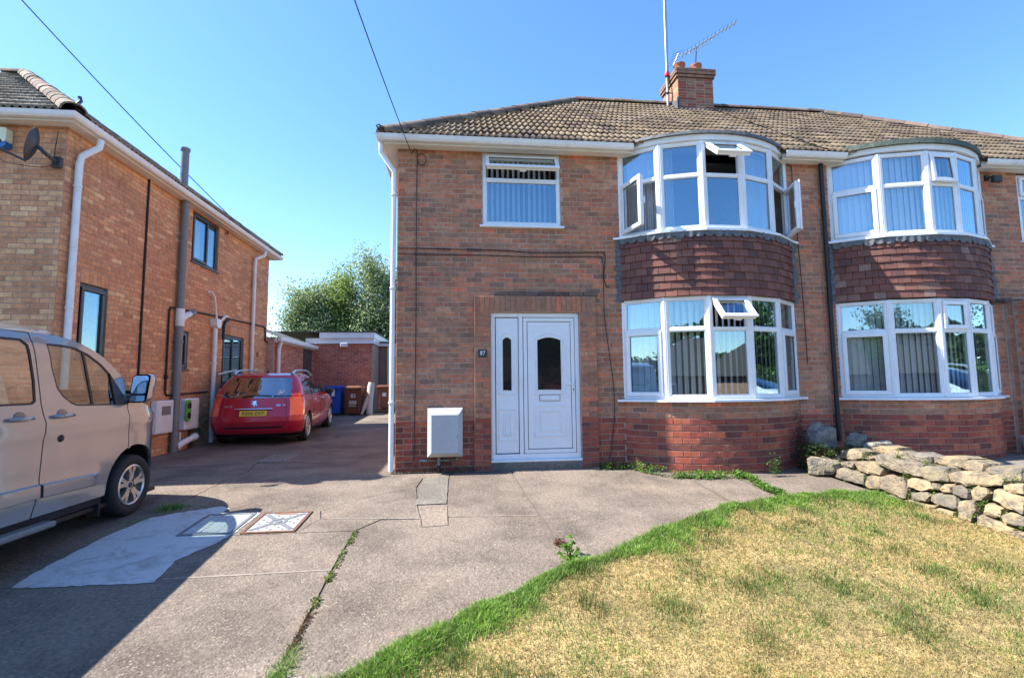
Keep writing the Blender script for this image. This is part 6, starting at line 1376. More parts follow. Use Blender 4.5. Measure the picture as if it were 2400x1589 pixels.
t = thing('aerial_reflector', 'short grid of reflector rods behind the left chimney pot', 'aerial', tuple(A0)); d = (A1 - A0).normalized(); s = d.cross(Vector((0, 0, 1))).normalized(); b = MB(); b.tube([A0 + Vector((-.2, 0, -.25)), A0 + Vector((-.06, 0, .06))], .013, 6); b.build('bar', m_steel, t)
for k in range(5): p = A0 + Vector((-.2 + .035 * k, 0, -.25 + .078 * k)); b = MB(); b.tube([p - s * .2 + Vector((-.1, 0, .1)), p + s * .2 + Vector((.05, 0, -.06))], .007, 5); b.build('rod', m_darkgrey, t)
yagi('tv_aerial', 'small dark aerial high on the mast at the top of the picture', (4.9, 10.5, 11.2), (5.2, 10.2, 10.72), 6, .09, False, None)

# ================================================================== BINS AND CARPET
def bin_(label, x, y, body, lid, num=None, sticker=None, rz=0.0, name='wheelie_bin', w=.56, hb=.93):
    z0 = gz(x, y); t = thing(name, label, 'wheelie bin', (x, y, z0), 'wheelie bins at the end of the drive', rz); b = MB()
    def ring_(s, z, dep): return [(-.5 * s * w, -.28 * dep, z), (.5 * s * w, -.28 * dep, z), (.5 * s * w, .34 * dep, z), (-.5 * s * w, .34 * dep, z)]
    lv = [(.80, .05, .8), (.82, .12, .84), (.96, .82, 1.0), (1.0, .84, 1.03), (1.02, hb, 1.06)]; V = [p for s, z, d in lv for p in ring_(s, z, d)]
    F = [(3, 2, 1, 0)] + [(4 * i + k, 4 * i + (k + 1) % 4, 4 * i + 4 + (k + 1) % 4, 4 * i + 4 + k) for i in range(len(lv) - 1) for k in range(4)]; b.add(V, F)
    for sx in (-.3, .3): b.cbox(sx * w - .03, sx * w + .03, -.275, -.25, .15, .8, .01)
    b.build('bin_body', body, t)
    l = MB(); l.cbox(-.53 * w, .53 * w, -.33, .37, hb, hb + .045, .015); l.cbox(-.46 * w, .46 * w, -.27, .3, hb + .045, hb + .085, .025); l.cbox(-.4 * w, .4 * w, -.36, -.32, hb - .02, hb + .04, .012); l.build('lid', lid, t)
    h = MB(); h.tube([(-.25, .38, hb - .01), (-.25, .44, hb - .01), (.25, .44, hb - .01), (.25, .38, hb - .01)], .02, 8); h.build('handle', body, t)
    for sx in (-1, 1): o = MB(); o.lathe([(.0, -.025), (.1, -.025), (.1, .025), (.0, .025)], (sx * .5 * w * .86, .3, .1), 'x', 18); o.build('wheel', m_black, t)
    X = frame((0, -.285, .62), (1, 0, 0), UP, (0, -1, 0))
    if num: text_mesh(num, .2, m_white, 'lettering', t, frame((-.0, -.302, .66), (1, 0, 0), (0, .08, 1), (0, -1, .08)), .002, .95)
    if sticker:
        for (a, b_, c, d, mm) in sticker: q = MB(); q.box(a, b_, -.318, -.31, c, d); q.build('sticker', mm, t)
    return t
mbrown = M('brown_plastic', (.16, .062, .035), .5, var=((5, .12), (40, .1))); mbrown2 = M('brown_plastic_faded', (.25, .1, .055), .55, var=((5, .12), (40, .1))); mblue = M('bin_blue', (.012, .09, .50), .45, var=((5, .1), (40, .08)))
grey = M('sticker_grey', (.45, .42, .4), .6)
bin_('blue wheelie bin, in front of the red brick extension', -4.42, 18.05, mblue, mblue, None, [(-.04, .06, .66, .88, m_white)], .05)
bin_('brown wheelie bin numbered 85 between the blue bin and the carpet roll', -3.68, 17.95, mbrown, mbrown2, '85', [(-.14, .12, .38, .5, grey), (-.15, .1, .3, .345, grey)], -.05)
bin_('faded brown wheelie bin right of the carpet roll', -2.72, 18.6, mbrown2, mbrown2, None, [(-.09, .05, .6, .74, m_white), (-.1, .1, .14, .2, m_black)], .02, w=.6)
t = thing('carpet_roll', 'cream roll of carpet standing between the two brown bins', 'carpet', (-3.2, 17.9, gz(0, 17.9))); z = gz(0, 17.9); b = MB(); b.tube([(-3.17, 17.85, z), (-3.18, 17.9, z + .5), (-3.15, 17.95, z + .98), (-3.13, 17.97, z + 1.12)], [.11, .12, .125, .11], 14); b.tube([(-3.42, 17.75, z + .02), (-3.33, 17.8, z + .3), (-3.24, 17.85, z + .62)], [.045, .07, .06], 10); b.build('roll', M('carpet_back', (.55, .5, .45), .95, var=((9, .12),), bump=((60, .006),)), t)

# ================================================================== DRAIN COVERS
def cover(label, x0, x1, y0, y1, kind):
    z = lambda x, y, d=0: gz(x, y) + d; t = thing('drain_cover', label, 'drain cover', ((x0 + x1) / 2, (y0 + y1) / 2, gz(0, (y0 + y1) / 2)))
    sl = .068 if y1 < 7 else 0; X = Matrix(((1, 0, 0, (x0 + x1) / 2), (0, 1, 0, (y0 + y1) / 2), (0, sl, 1, gz(0, (y0 + y1) / 2)), (0, 0, 0, 1))); a, b_ = (x1 - x0) / 2, (y1 - y0) / 2
    f = MB(); bars_(f, X, -a, a, -b_, b_, .03, -.03, .014); f.build('frame', m_castdark if kind != 'iron' else M('rusty_frame', (.15, .075, .045), .85, var=((20, .4),)), t)
    g = MB(); g.cbox(-a + .034, a - .034, -b_ + .034, b_ - .034, -.03, .009, .004, xf=X); g.build('lid', m_rust if kind == 'iron' else m_plate if kind == 'tread' else m_smoothcon, t)
    if kind == 'iron':
        r = MB(); n = 18
        for s in (-1, 1):
            dx, dy = a - .06, s * (b_ - .07); L = math.hypot(dx, dy); ux, uy = dx / L, dy / L; nx, ny = -uy * .022, ux * .022
            for q0, q1 in ((-1, -.2), (.2, 1)): P = [(q0 * dx + nx, q0 * dy + ny), (q0 * dx - nx, q0 * dy - ny), (q1 * dx - nx, q1 * dy - ny), (q1 * dx + nx, q1 * dy + ny)]; r.prism(P if True else P, .0092, .0135, xf=X)
        r.lathe([(.085, .0092), (.085, .014), (.055, .014), (.055, .0095)], (0, 0, 0), 'z', 24, smooth=False, xf=X); r.lathe([(.035, .0094), (.035, .014), (.0, .014)], (0, 0, 0), 'z', 16, smooth=False, xf=X); r.build('rib', m_castdark, t)
        d = MB()
        for i in range(-3, 4):
            for j in range(-4, 5):
                x, y = i * .055, j * .055
                if math.hypot(x, y) < .11 or abs(abs(x / (a - .06)) - abs(y / (b_ - .07))) < .17 or (i + j) % 2: continue
                d.lathe([(.012, .0092), (.011, .013), (.0, .013)], (x, y, 0), 'z', 8, smooth=False, xf=X)
        d.build('stud', m_castdark, t, kind='stuff'); k = MB(); k.box(-.09, .09, b_ - .085, b_ - .055, .0095, .0125, xf=X); k.build('key_slot', M('rust_patch', (.3, .12, .05), .9), t)
    if kind == 'tread':
        d = MB(); nx, ny = 9, 12
        for i in range(nx):
            for j in range(ny):
                x = lerp(-a + .065, a - .065, i / (nx - 1)); y = lerp(-b_ + .06, b_ - .06, j / (ny - 1)); q = .016; d.add([(x - q, y - q * .5, .0092), (x + q, y - q * .5, .0092), (x + q, y + q * .5, .0092), (x - q, y + q * .5, .0092), (x - q * .7, y - q * .2, .0125), (x + q * .7, y - q * .2, .0125), (x + q * .7, y + q * .2, .0125), (x - q * .7, y + q * .2, .0125)], [(4, 5, 6, 7), (0, 1, 5, 4), (1, 2, 6, 5), (2, 3, 7, 6), (3, 0, 4, 7)], xf=X)
        d.build('tread', m_plate, t, kind='stuff')
        r = MB(); [r.box(x - .004, x + .004, -b_ + .04, b_ - .04, .0092, .0105, xf=X) for x in (-.06, .09)]; r.build('seam', m_castdark, t)
def bars_(mb, X, x0, x1, y0, y1, t, z0, z1):
    for a in ((x0, x1, y0, y0 + t), (x0, x1, y1 - t, y1), (x0, x0 + t, y0 + t, y1 - t), (x1 - t, x1, y0 + t, y1 - t)): mb.cbox(*a, z0, z1, .003, xf=X)
cover('pale treaded drain cover half in the van shadow, set in the white painted patch', -2.635, -2.14, 5.01, 5.6, 'tread')
cover('rusty iron drain cover with a raised cross, in sunlight right of the painted patch', -2.065, -1.565, 5.0, 5.59, 'iron')
cover('concrete-filled drain cover far back on the shaded drive', -3.28, -2.86, 8.5, 9.3, 'fill')
# ================================================================== DRY STONE WALL (traced stones of the low wall on the right)
_M3 = Matrix(((_R.x, _R.y, _R.z), (_U.x, _U.y, _U.z), (_f.x, _f.y, _f.z))).transposed()
def stone(name, yz, parent, lean=.32, depth=.22, base_x=5.03, col=None, seed=0, shift=0.0, fat=.035):
    """one rough stone from its face outline (y, z) on the leaning wall face"""
    r = random.Random(seed); P = resample(yz, .055); cy_ = sum(p[0] for p in P) / len(P); cz_ = sum(p[1] for p in P) / len(P); n = len(P); V = []; mb = MB()
    P = [(p[0] + r.uniform(-.008, .008), p[1] + r.uniform(-.008, .008)) for p in P]
    X = lambda z: base_x + lean * max(0, z + .15) + shift
    lay = [(.99, depth), (1.0, .03), (.985, -.2 * fat), (.93, -.75 * fat), (.72, -fat), (.4, -fat * 1.1)]; tx, tz = r.uniform(-.16, .16), r.uniform(-.12, .2)
    for j, (s, d) in enumerate(lay):
        for k, (y, z) in enumerate(P):
            yy = cy_ + (y - cy_) * s; zz_ = cz_ + (z - cz_) * s; rg = 0 if j < 2 else .009
            V.append((X(zz_) + d + r.uniform(-rg, rg) + ((yy - cy_) * tx + (zz_ - cz_) * tz if j >= 1 else 0), yy + r.uniform(-rg, rg) * .6, zz_ + r.uniform(-rg, rg) * .6))
    F = [(i * n + k, i * n + (k + 1) % n, (i + 1) * n + (k + 1) % n, (i + 1) * n + k) for i in range(len(lay) - 1) for k in range(n)]; c = len(V); V.append((X(cz_) - fat * 1.1, cy_, cz_)); q = (len(lay) - 1) * n; F += [(q + k, q + (k + 1) % n, c) for k in range(n)]
    ar = sum(P[i][0] * P[(i + 1) % n][1] - P[(i + 1) % n][0] * P[i][1] for i in range(n))
    mb.add(V, [f[::-1] for f in F] if ar > 0 else F, col or jit(r.choice(PAL_STONE), .1, r), smooth=True); o = mb.build(name, m_stone, parent, sharp=False); o.data.set_sharp_from_angle(angle=math.radians(28)); return o
PAL_STONE = [(0.284, 0.219, 0.133), (0.232, 0.189, 0.125), (0.318, 0.245, 0.146), (0.198, 0.168, 0.12), (0.172, 0.15, 0.116), (0.327, 0.249, 0.142), (0.215, 0.176, 0.12)]
def unproj(px, py, shift=0.0, lean=.32, bx=5.03):
    """where the sight line through a photo pixel meets the leaning wall face (used once, to measure the stones)"""
    d = _R * ((px - 1200) / FPX) - _U * ((py - 794.5) / FPX) + _f; o = Vector((0, 0, CAMZ)); a = bx + shift + lean * .15; t = (a + lean * o.z) / (d.x - lean * d.z); p = o + d * t
    return p.y, p.z
wall = thing('dry_stone_wall', 'low dry stone wall of yellow sandstone edging the lawn on the right', 'stone wall', (5.1, 4.8, -.15))
E = lambda a, b: (1820 + a / 3.921, 920 + b / 3.921)
ST = [[(470, 640), (545, 640), (555, 770), (480, 760)], [(575, 700), (640, 690), (815, 745), (805, 850), (700, 820), (565, 775)], [(840, 765), (880, 755), (975, 775), (950, 885), (880, 885), (825, 855)],
 [(985, 770), (1050, 755), (1185, 790), (1200, 900), (1185, 970), (1090, 940), (965, 880)], [(745, 650), (790, 625), (900, 635), (985, 700), (965, 760), (860, 745), (770, 705)], [(585, 640), (680, 630), (740, 650), (720, 690), (620, 665)],
 [(925, 590), (960, 565), (1080, 600), (1330, 660), (1330, 775), (1180, 745), (1080, 710), (960, 650)], [(1335, 690), (1400, 670), (1570, 690), (1575, 820), (1480, 825), (1370, 785)], [(1195, 800), (1260, 780), (1400, 810), (1445, 880), (1425, 905), (1300, 890), (1210, 870)],
 [(1590, 745), (1680, 715), (1860, 745), (1890, 820), (1870, 855), (1760, 855), (1640, 820)], [(1520, 885), (1560, 835), (1625, 850), (1625, 915), (1545, 910)], [(1635, 850), (1720, 840), (1785, 900), (1775, 975), (1710, 960), (1635, 930)],
 [(1800, 900), (1860, 855), (1950, 875), (1960, 920), (1900, 990), (1830, 990)], [(1870, 760), (2050, 750), (2110, 810), (2090, 850), (1960, 865), (1885, 845)], [(1980, 890), (2040, 870), (2200, 920), (2300, 960), (2300, 1110), (2130, 1060), (1975, 985)],
 [(2095, 845), (2150, 830), (2300, 850), (2300, 935), (2200, 920), (2110, 885)], [(1245, 915), (1400, 910), (1425, 950), (1390, 1005), (1300, 995), (1255, 970)], [(1440, 930), (1500, 915), (1660, 950), (1680, 1060), (1640, 1075), (1500, 1040), (1440, 1000)],
 [(1165, 990), (1230, 975), (1320, 1010), (1450, 1050), (1440, 1100), (1300, 1065), (1160, 1015)], [(1020, 935), (1080, 940), (1140, 985), (1130, 1010), (1040, 965)], [(1460, 1065), (1520, 1060), (1640, 1100), (1630, 1160), (1540, 1130), (1450, 1095)],
 [(1690, 1000), (1760, 985), (1840, 1000), (1845, 1090), (1800, 1195), (1690, 1185)], [(1930, 1030), (1970, 1020), (2090, 1070), (2085, 1150), (2010, 1150), (1925, 1110)], [(1840, 1130), (1890, 1105), (2050, 1180), (2230, 1270), (2225, 1345), (2050, 1290), (1830, 1215)],
 [(2100, 1130), (2150, 1100), (2300, 1130), (2300, 1245), (2200, 1215), (2110, 1190)], [(2250, 1280), (2320, 1270), (2320, 1380), (2250, 1360)], [(1450, 830), (1500, 840), (1510, 890), (1460, 880)]]
_ys = []
for i, P in enumerate(ST):
    yz = [unproj(*E(*p)) for p in P]; _ys += yz; stone('stone', yz, wall, seed=100 + i)
# rest of the wall out of frame, towards the road
y = 3.93
while y > -2.5:
    z = gz(0, y) - .02
    for k in range(3):
        L = rng.uniform(.22, .42); h = rng.uniform(.13, .19); stone('stone', [(y, z), (y - L, z - .02), (y - L, z + h - .02), (y, z + h)], wall, seed=rng.randrange(9999)); z += h + .015
    y -= .36
# top tier set back, behind the face
T2 = [[(500, 560), (560, 545), (605, 575), (590, 630), (510, 630)], [(610, 530), (720, 515), (830, 545), (820, 600), (720, 625), (615, 600)], [(915, 500), (1020, 490), (1140, 510), (1130, 560), (1010, 565), (920, 540)], [(1030, 545), (1090, 520), (1220, 560), (1225, 615), (1150, 600), (1040, 575)],
 [(1235, 550), (1330, 545), (1475, 590), (1470, 660), (1370, 640), (1240, 600)], [(1475, 590), (1580, 575), (1830, 605), (1740, 690), (1640, 690), (1480, 650)], [(1745, 630), (1790, 615), (1930, 650), (1940, 735), (1840, 740), (1740, 690)], [(1950, 700), (2010, 670), (2300, 690), (2300, 810), (2120, 790), (1960, 740)], [(840, 590), (900, 578), (925, 600), (900, 620), (850, 612)]]
for i, P in enumerate(T2): stone('stone', [unproj(*E(*p), .2) for p in P], wall, seed=200 + i, shift=.2, depth=.16, fat=.07)
# earth core behind the stones
b = MB(); ys_ = [-2.6, 3.5, 4.5, 5.4, 6.2, 6.5]; V = []
for y in ys_: V += [(5.1, y, -.7), (5.22, y, .18 if y < 6.2 else .05), (5.62, y, .24), (5.75, y, -.7)]
b.add(V, [(4 * k + j, 4 * k + 4 + j, 4 * k + 5 + j, 4 * k + 1 + j) for k in range(len(ys_) - 1) for j in range(3)] + [(0, 1, 2, 3), (23, 22, 21, 20)]); b.build('earth_core', m_soil, wall)
sheet('terrace', [(5.7, -2.9), (14, -2.9), (14, 7.18), (8.9, 7.18), (5.72, 7.18)], m_smoothcon, .0, .05, None, step=1, kind='structure')
tp = bpy.data.objects['terrace']; me = tp.data
for v in me.vertices: v.co.z = (.035 if v.co.z > gz(0, v.co.y) - .02 else -.6)
# boulders in the corner between the bays
def boulder(label, c, r, seed, col, sub=3):
    R_ = random.Random(seed); mb = MB(); n, m_ = 10, 7; V = []; ph = [R_.uniform(0, 6) for _ in range(6)]
    for i in range(m_ + 1):
        th = math.pi * i / m_
        for k in range(n):
            a = 2 * math.pi * k / n; q = R_.uniform(.93, 1.07) + .13 * math.sin(2 * a + ph[0]) + .12 * math.sin(3 * th + 1.3 * a + ph[1]) + .06 * math.sin(5 * a + ph[2] + 3 * th); sq = lambda v: math.copysign(abs(v) ** .7, v)
            V.append((c[0] + r[0] * q * sq(math.sin(th)) * math.cos(a), c[1] + r[1] * q * sq(math.sin(th)) * math.sin(a), c[2] + r[2] * q * sq(math.cos(th))))
    mb.add(V, [(i * n + k, (i + 1) * n + k, (i + 1) * n + (k + 1) % n, i * n + (k + 1) % n) for i in range(m_) for k in range(n)], col, smooth=True); o = mb.build('boulder', m_stone, None, label=label, cat='boulder', sharp=False); o.data.set_sharp_from_angle(angle=math.radians(24)); return o
boulder('largest grey boulder, pointed, against the plinth between the two bays', (5.33, 6.85, .34), (.22, .14, .22), 5, (.27, .245, .205))
boulder('rounded grey boulder just right of the black downpipe foot', (5.80, 6.75, .33), (.16, .12, .11), 6, (.29, .26, .215))
boulder('low flat grey boulder at the foot of the adjoining bay', (5.98, 6.55, .27), (.2, .12, .09), 8, (.29, .26, .21))
boulder('squared tan boulder at the end of the stone wall, beside the ivy', (4.92, 6.35, .06), (.21, .12, .12), 9, (.28, .23, .155))

# ================================================================== PLANTS
def leaves(name, pts, size, cols, parent=None, up=.5, flat=.6, seed=1, **kw):
    """many small bent leaves, each two faces, at the given points"""
    n = len(pts); r = np.random.default_rng(seed); P = np.array(pts, np.float32); s = size * r.uniform(.6, 1.3, n)[:, None]
    d = r.normal(0, 1, (n, 3)); d[:, 2] = d[:, 2] * (1 - flat); d /= np.linalg.norm(d, axis=1)[:, None]; u = r.normal(0, .55, (n, 3)); u[:, 2] += up * 2
    w = np.cross(d, u); w /= np.linalg.norm(w, axis=1)[:, None]; nn = np.cross(w, d)
    V = np.stack([P - d * s * .5, P + w * s * .32 + nn * s * .1, P + d * s * .55 - nn * s * .12, P - w * s * .32 + nn * s * .1], 1)
    me = bpy.data.meshes.new(name); me.vertices.add(4 * n); me.vertices.foreach_set('co', V.astype(np.float32).ravel()); b = (np.arange(n) * 4)[:, None]
    L = np.concatenate([b + np.array([0, 1, 2]), b + np.array([0, 2, 3])], 1).astype(np.int32).ravel(); me.loops.add(6 * n); me.loops.foreach_set('vertex_index', L); me.polygons.add(2 * n); me.polygons.foreach_set('loop_start', (np.arange(2 * n) * 3).astype(np.int32)); me.update()
    C = np.array(cols)[r.integers(0, len(cols), n)] * r.uniform(.75, 1.25, (n, 1)); A = np.ones((n, 2, 4), np.float32); A[:, :, :3] = C[:, None, :]; at = me.attributes.new('Col', 'FLOAT_COLOR', 'FACE'); at.data.foreach_set('color', A.ravel()); me.materials.append(m_leaf)
    off = worldoff(parent)
    if any(off): me.transform(Matrix.Translation((-off[0], -off[1], -off[2])))
    return link(name, me, parent, **kw)
GRN = [(.05, .115, .018), (.075, .155, .025), (.1, .19, .035), (.04, .09, .018)]; GRNL = [(.12, .24, .035), (.16, .28, .05), (.09, .19, .03)]
def clump(n, c, r, zf=None, seed=0):
    g_ = np.random.default_rng(seed); v = g_.normal(0, .5, (n, 3)); v = np.clip(v, -1, 1); return [(c[0] + a * r[0], c[1] + b * r[1], c[2] + abs(e) * r[2]) for a, b, e in v]
def strip_pts(path, n, wid, hgt, seed=0):
    g_ = np.random.default_rng(seed); P = np.array(path); ln = np.r_[0, np.cumsum(np.hypot(*np.diff(P, axis=0).T))]; s = g_.random(n) * ln[-1]; x = np.interp(s, ln, P[:, 0]) + g_.normal(0, wid, n); y = np.interp(s, ln, P[:, 1]) + g_.normal(0, wid, n)
    dn = vnoise(s, s * 0 + seed, 2.5, 40 + seed); k = g_.random(n) < .25 + dn; x, y = x[k], y[k]; return [(a, b, gz(a, b) + hgt * g_.random() ** 1.5) for a, b in zip(x, y)]
iv = thing('creeping_ivy', 'bright green creeping plants along the foot of the bay beside the front door', 'ivy', (3.2, 6.4, -.05))
leaves('foliage', strip_pts([(2.05, 7.08), (2.5, 7.04)], 500, .045, .10, 1), .034, GRN, iv, kind='stuff', seed=1)
leaves('foliage', strip_pts([(2.5, 7.0), (2.62, 6.76), (2.8, 6.58)], 330, .03, .13, 2), .032, GRNL, iv, kind='stuff', seed=2)
leaves('foliage', strip_pts([(2.85, 6.50), (3.3, 6.40), (3.75, 6.42)], 1300, .045, .09, 3), .034, GRNL, iv, kind='stuff', seed=3)
leaves('foliage', strip_pts([(3.75, 6.48), (3.85, 6.3), (3.74, 5.9), (3.76, 5.5)], 1300, .035, .07, 4), .034, GRNL, iv, kind='stuff', seed=4)
leaves('foliage', clump(120, (4.28, 6.42, -.03), (.09, .06, .28), seed=5), .035, GRN, iv, kind='stuff', seed=5)
sh = thing('rockery_plant', 'dark green sprawling plant among the grey boulders between the bays', 'plant', (5.2, 6.6, 0))
leaves('foliage', clump(1500, (5.0, 6.62, -.02), (.17, .15, .34), seed=6), .042, [(.035, .075, .016), (.05, .1, .02), (.07, .06, .025)], sh, kind='stuff', seed=6); leaves('foliage', clump(1400, (5.35, 6.6, .14), (.36, .1, .13), seed=7), .036, [(.04, .085, .018), (.06, .11, .022), (.12, .07, .04), (.16, .1, .06)], sh, kind='stuff', seed=7); leaves('foliage', clump(260, (4.93, 6.78, .25), (.07, .07, .55), seed=8), .03, [(.06, .045, .03), (.09, .06, .04)], sh, kind='stuff', seed=8)
mo = thing('wall_plants', 'small creeping plants growing in the joints of the stone wall', 'plants', (5.1, 5.2, 0)); g_ = random.Random(3); pts = []
for a, b, n in [(560, 690, 60), (830, 800, 60), (640, 800, 50), (740, 680, 30), (1120, 590, 70), (1200, 770, 60), (560, 640, 60), (1640, 990, 40), (1660, 1120, 70), (1810, 1130, 50), (1790, 870, 40), (1890, 1010, 60), (1910, 1040, 40), (2100, 1130, 40), (1430, 910, 30), (1240, 930, 40), (860, 850, 40), (480, 560, 70), (830, 580, 60), (2180, 800, 50), (1390, 645, 40), (900, 890, 50), (1000, 915, 60), (2240, 1240, 40)]:
    yv, zv = unproj(*E(a, b))
    for _ in range(n): y2, z2 = yv + g_.gauss(0, .035), zv + g_.gauss(0, .03); pts.append((5.03 + .32 * (z2 + .15) - g_.uniform(-.03, .03), y2, z2))
leaves('foliage', pts, .026, [(.09, .16, .025), (.13, .21, .035), (.07, .12, .03), (.17, .2, .05)], mo, kind='stuff', seed=9)
def weed(label, c, n, r, size, cols, seed, h=None, cat='weed', name='weed'):
    t = thing(name, label, cat, (c[0], c[1], gz(*c[:2]))); z = gz(c[0], c[1]); pts = clump(n, (c[0], c[1], z), r, seed=seed); leaves('foliage', pts, size, cols, t, kind='stuff', seed=seed); s = MB(); g2 = random.Random(seed)
    for k in range(5): s.tube([(c[0], c[1], z - .04), (c[0] + g2.uniform(-.5, .5) * r[0], c[1] + g2.uniform(-.5, .5) * r[1], z + r[2] * .7)], .004, 5, col=(.1, .14, .04))
    s.build('stem', m_leaf, t); return t
def tuft(label, c, n, r, h, seed, cols, wts, name='grass_tuft', zoff=0):
    g2 = np.random.default_rng(seed); x = c[0] + g2.normal(0, r[0], n); y = c[1] + g2.normal(0, r[1], n); t = thing(name, label, 'grass tuft', (c[0], c[1], gz(*c[:2]))); C = np.array(cols)[g2.choice(len(cols), n, p=np.array(wts) / sum(wts))] * g2.uniform(.8, 1.2, (n, 1)); o = blades('grass_blades', x, y, h * g2.uniform(.5, 1.1, n), .006 * g2.uniform(.7, 1.2, n), g2.uniform(.3, 1.2, n), C.astype(np.float32), -.02); o.parent = t; o.data.transform(Matrix.Translation((-c[0], -c[1], -gz(*c[:2])))); OFF[o.name] = worldoff(t); return t
weed('leafy weed with red stems growing in the concrete joint near the lawn', (.9, 4.14), 46, (.085, .075, .17), .062, GRNL, 21)
pts = clump(220, (.875, 4.43, gz(0, 4.43)), (.05, .09, .05), seed=22); t = thing('weed', 'rusty red dried moss in the joint just behind the leafy weed', 'weed', (.875, 4.43, gz(0, 4.43))); leaves('foliage', pts, .02, [(.13, .05, .028), (.16, .065, .035), (.1, .04, .024)], t, kind='stuff', seed=22)
GB = [(.1, .21, .03), (.15, .27, .045), (.2, .3, .07), (.42, .38, .2)]
tuft('green grass tuft in the drive joint beside the van front wheel', (-3.15, 5.87), 420, (.075, .06), .085, 31, GB, [4, 4, 1, .3]); tuft('small grass tuft in the drive joint just behind the sill of the van', (-3.17, 5.5), 130, (.05, .03), .045, 32, GB, [4, 4, 1, .3]); tuft('tiny grass tuft on the drive under the van sill', (-3.3, 5.47), 70, (.03, .02), .04, 38, GB, [4, 4, 1, .3])
tuft('bleached grass tuft spilling over the long drive joint in the foreground', (-.955, 3.02), 420, (.03, .075), .06, 33, GB, [2, 2, 2, 3]); tuft('green grass tuft at the near end of the long drive joint', (-.965, 2.82), 420, (.03, .07), .07, 34, GB, [4, 4, 1, 1])
t = thing('weed', 'low green and brown weeds filling the long drive joint', 'weed', (-.985, 3.9, gz(0, 3.9))); pts = []
for y0, y1, n in ((4.62, 4.95, 200), (4.15, 4.5, 160), (3.93, 4.08, 170), (3.55, 3.68, 150)):
    for k in range(n): y = rng.uniform(y0, y1); pts.append((-.985 + rng.gauss(0, .012) + (.0 if y > 3.6 else .012), y, gz(0, y) + rng.uniform(-.02, .025)))
leaves('foliage', pts, .022, [(.14, .2, .04), (.2, .24, .07), (.1, .15, .03)], t, kind='stuff', seed=35)
pts = [(-.972 + rng.gauss(0, .014), y, gz(0, y) + rng.uniform(-.03, .02)) for y in [rng.uniform(3.1, 3.5) for _ in range(420)]]; leaves('foliage', pts, .02, [(.12, .06, .03), (.16, .1, .05), (.1, .09, .04)], t, kind='stuff', seed=36)
t = thing('weed', 'dry wisps of grass and small weeds at the foot of the house corner downpipe', 'weed', (-.9, 7.08, 0)); pts = []
for _ in range(420): x = rng.uniform(-1.02, .15); pts.append((x, 7.15 - rng.random() * .04, rng.random() ** 2.2 * (.10 if x > -.8 else .42)))
leaves('foliage', pts, .024, [(.2, .19, .08), (.3, .25, .12), (.11, .16, .04), (.35, .22, .1)], t, kind='stuff', seed=37)
# dead leaves lying about
for k, (x, y, cc) in enumerate([(-.72, 2.9, (.5, .18, .05)), (-1.9, 3.3, (.45, .2, .07)), (2.9, 3.6, (.5, .2, .08)), (1.4, 3.1, (.4, .16, .06))]): pass

# ================================================================== TREES
def tree(label, x, y, H, r, n, seed, cols):
    t = thing('willow_tree', label, 'tree', (x, y, .3), 'trees behind the extension'); g2 = np.random.default_rng(seed); b = MB(); rr = random.Random(seed); L = []
    for k in range(5):
        a = rr.uniform(0, 6.28); top_ = Vector((x + math.cos(a) * r * .3, y + math.sin(a) * r * .3, H * rr.uniform(.75, .95))); p = [Vector((x + rr.uniform(-.3, .3), y, 0)).lerp(top_, q) + Vector((rr.uniform(-.12, .12), rr.uniform(-.12, .12), 0)) for q in (0, .25, .5, .75, 1)]; b.tube(p, [.16, .13, .1, .06, .02], 7)
        for j in range(9):
            q = rr.uniform(.3, .95); i = min(int(q * 4), 3); s0 = p[i].lerp(p[i + 1], q * 4 - i); a2 = rr.uniform(0, 6.28); ln = r * rr.uniform(.5, 1.05) * (1.15 - q * .75); e = s0 + Vector((math.cos(a2) * ln, math.sin(a2) * ln, ln * rr.uniform(.4, 1.0))); m_ = s0.lerp(e, .5) + Vector((0, 0, .1)); b.tube([s0, m_, e], [.04, .03, .01], 5); L.append((s0, e, q))
    b.build('trunk', m_bark, t); pts = []
    per = n // len(L)
    for s0, e, q in L:
        m_ = per
        for k in range(m_):
            f = g2.random() ** .7; c = s0.lerp(e, .25 + .8 * f); w = .36; v = g2.normal(0, w, 3); z = c.z + v[2] * 1.1
            if z < (1.2 if y > 0 else -1) or z > H * 1.02: continue
            pts.append((c.x + v[0], c.y + v[1], z))
        # spray hanging off the tip
    leaves('crown', pts, .13 if y > 0 else .2, [tuple(q * .86 for q in c_) for c_ in cols], t, up=.25, flat=.1, seed=seed); return t
WL = [(.27, .38, .13), (.35, .45, .19), (.43, .51, .28), (.2, .29, .11), (.54, .58, .38), (.31, .41, .21)]
tree('leafy green tree, lowest and leftmost of the three behind the extension', -9.0, 28.5, 7.3, 2.0, 20000, 1, WL); tree('middle leafy tree of the three behind the extension', -6.9, 29.5, 8.3, 2.0, 20000, 2, [(.26, .38, .09), (.34, .46, .13), (.42, .51, .2), (.19, .28, .09)]); tree('tallest leafy tree, partly hidden by the house corner downpipe', -4.6, 29.0, 9.2, 2.1, 26000, 3, WL)
tree('leafy tree mostly hidden behind the house corner', -2.2, 30.0, 8.6, 2.2, 8000, 4, WL)
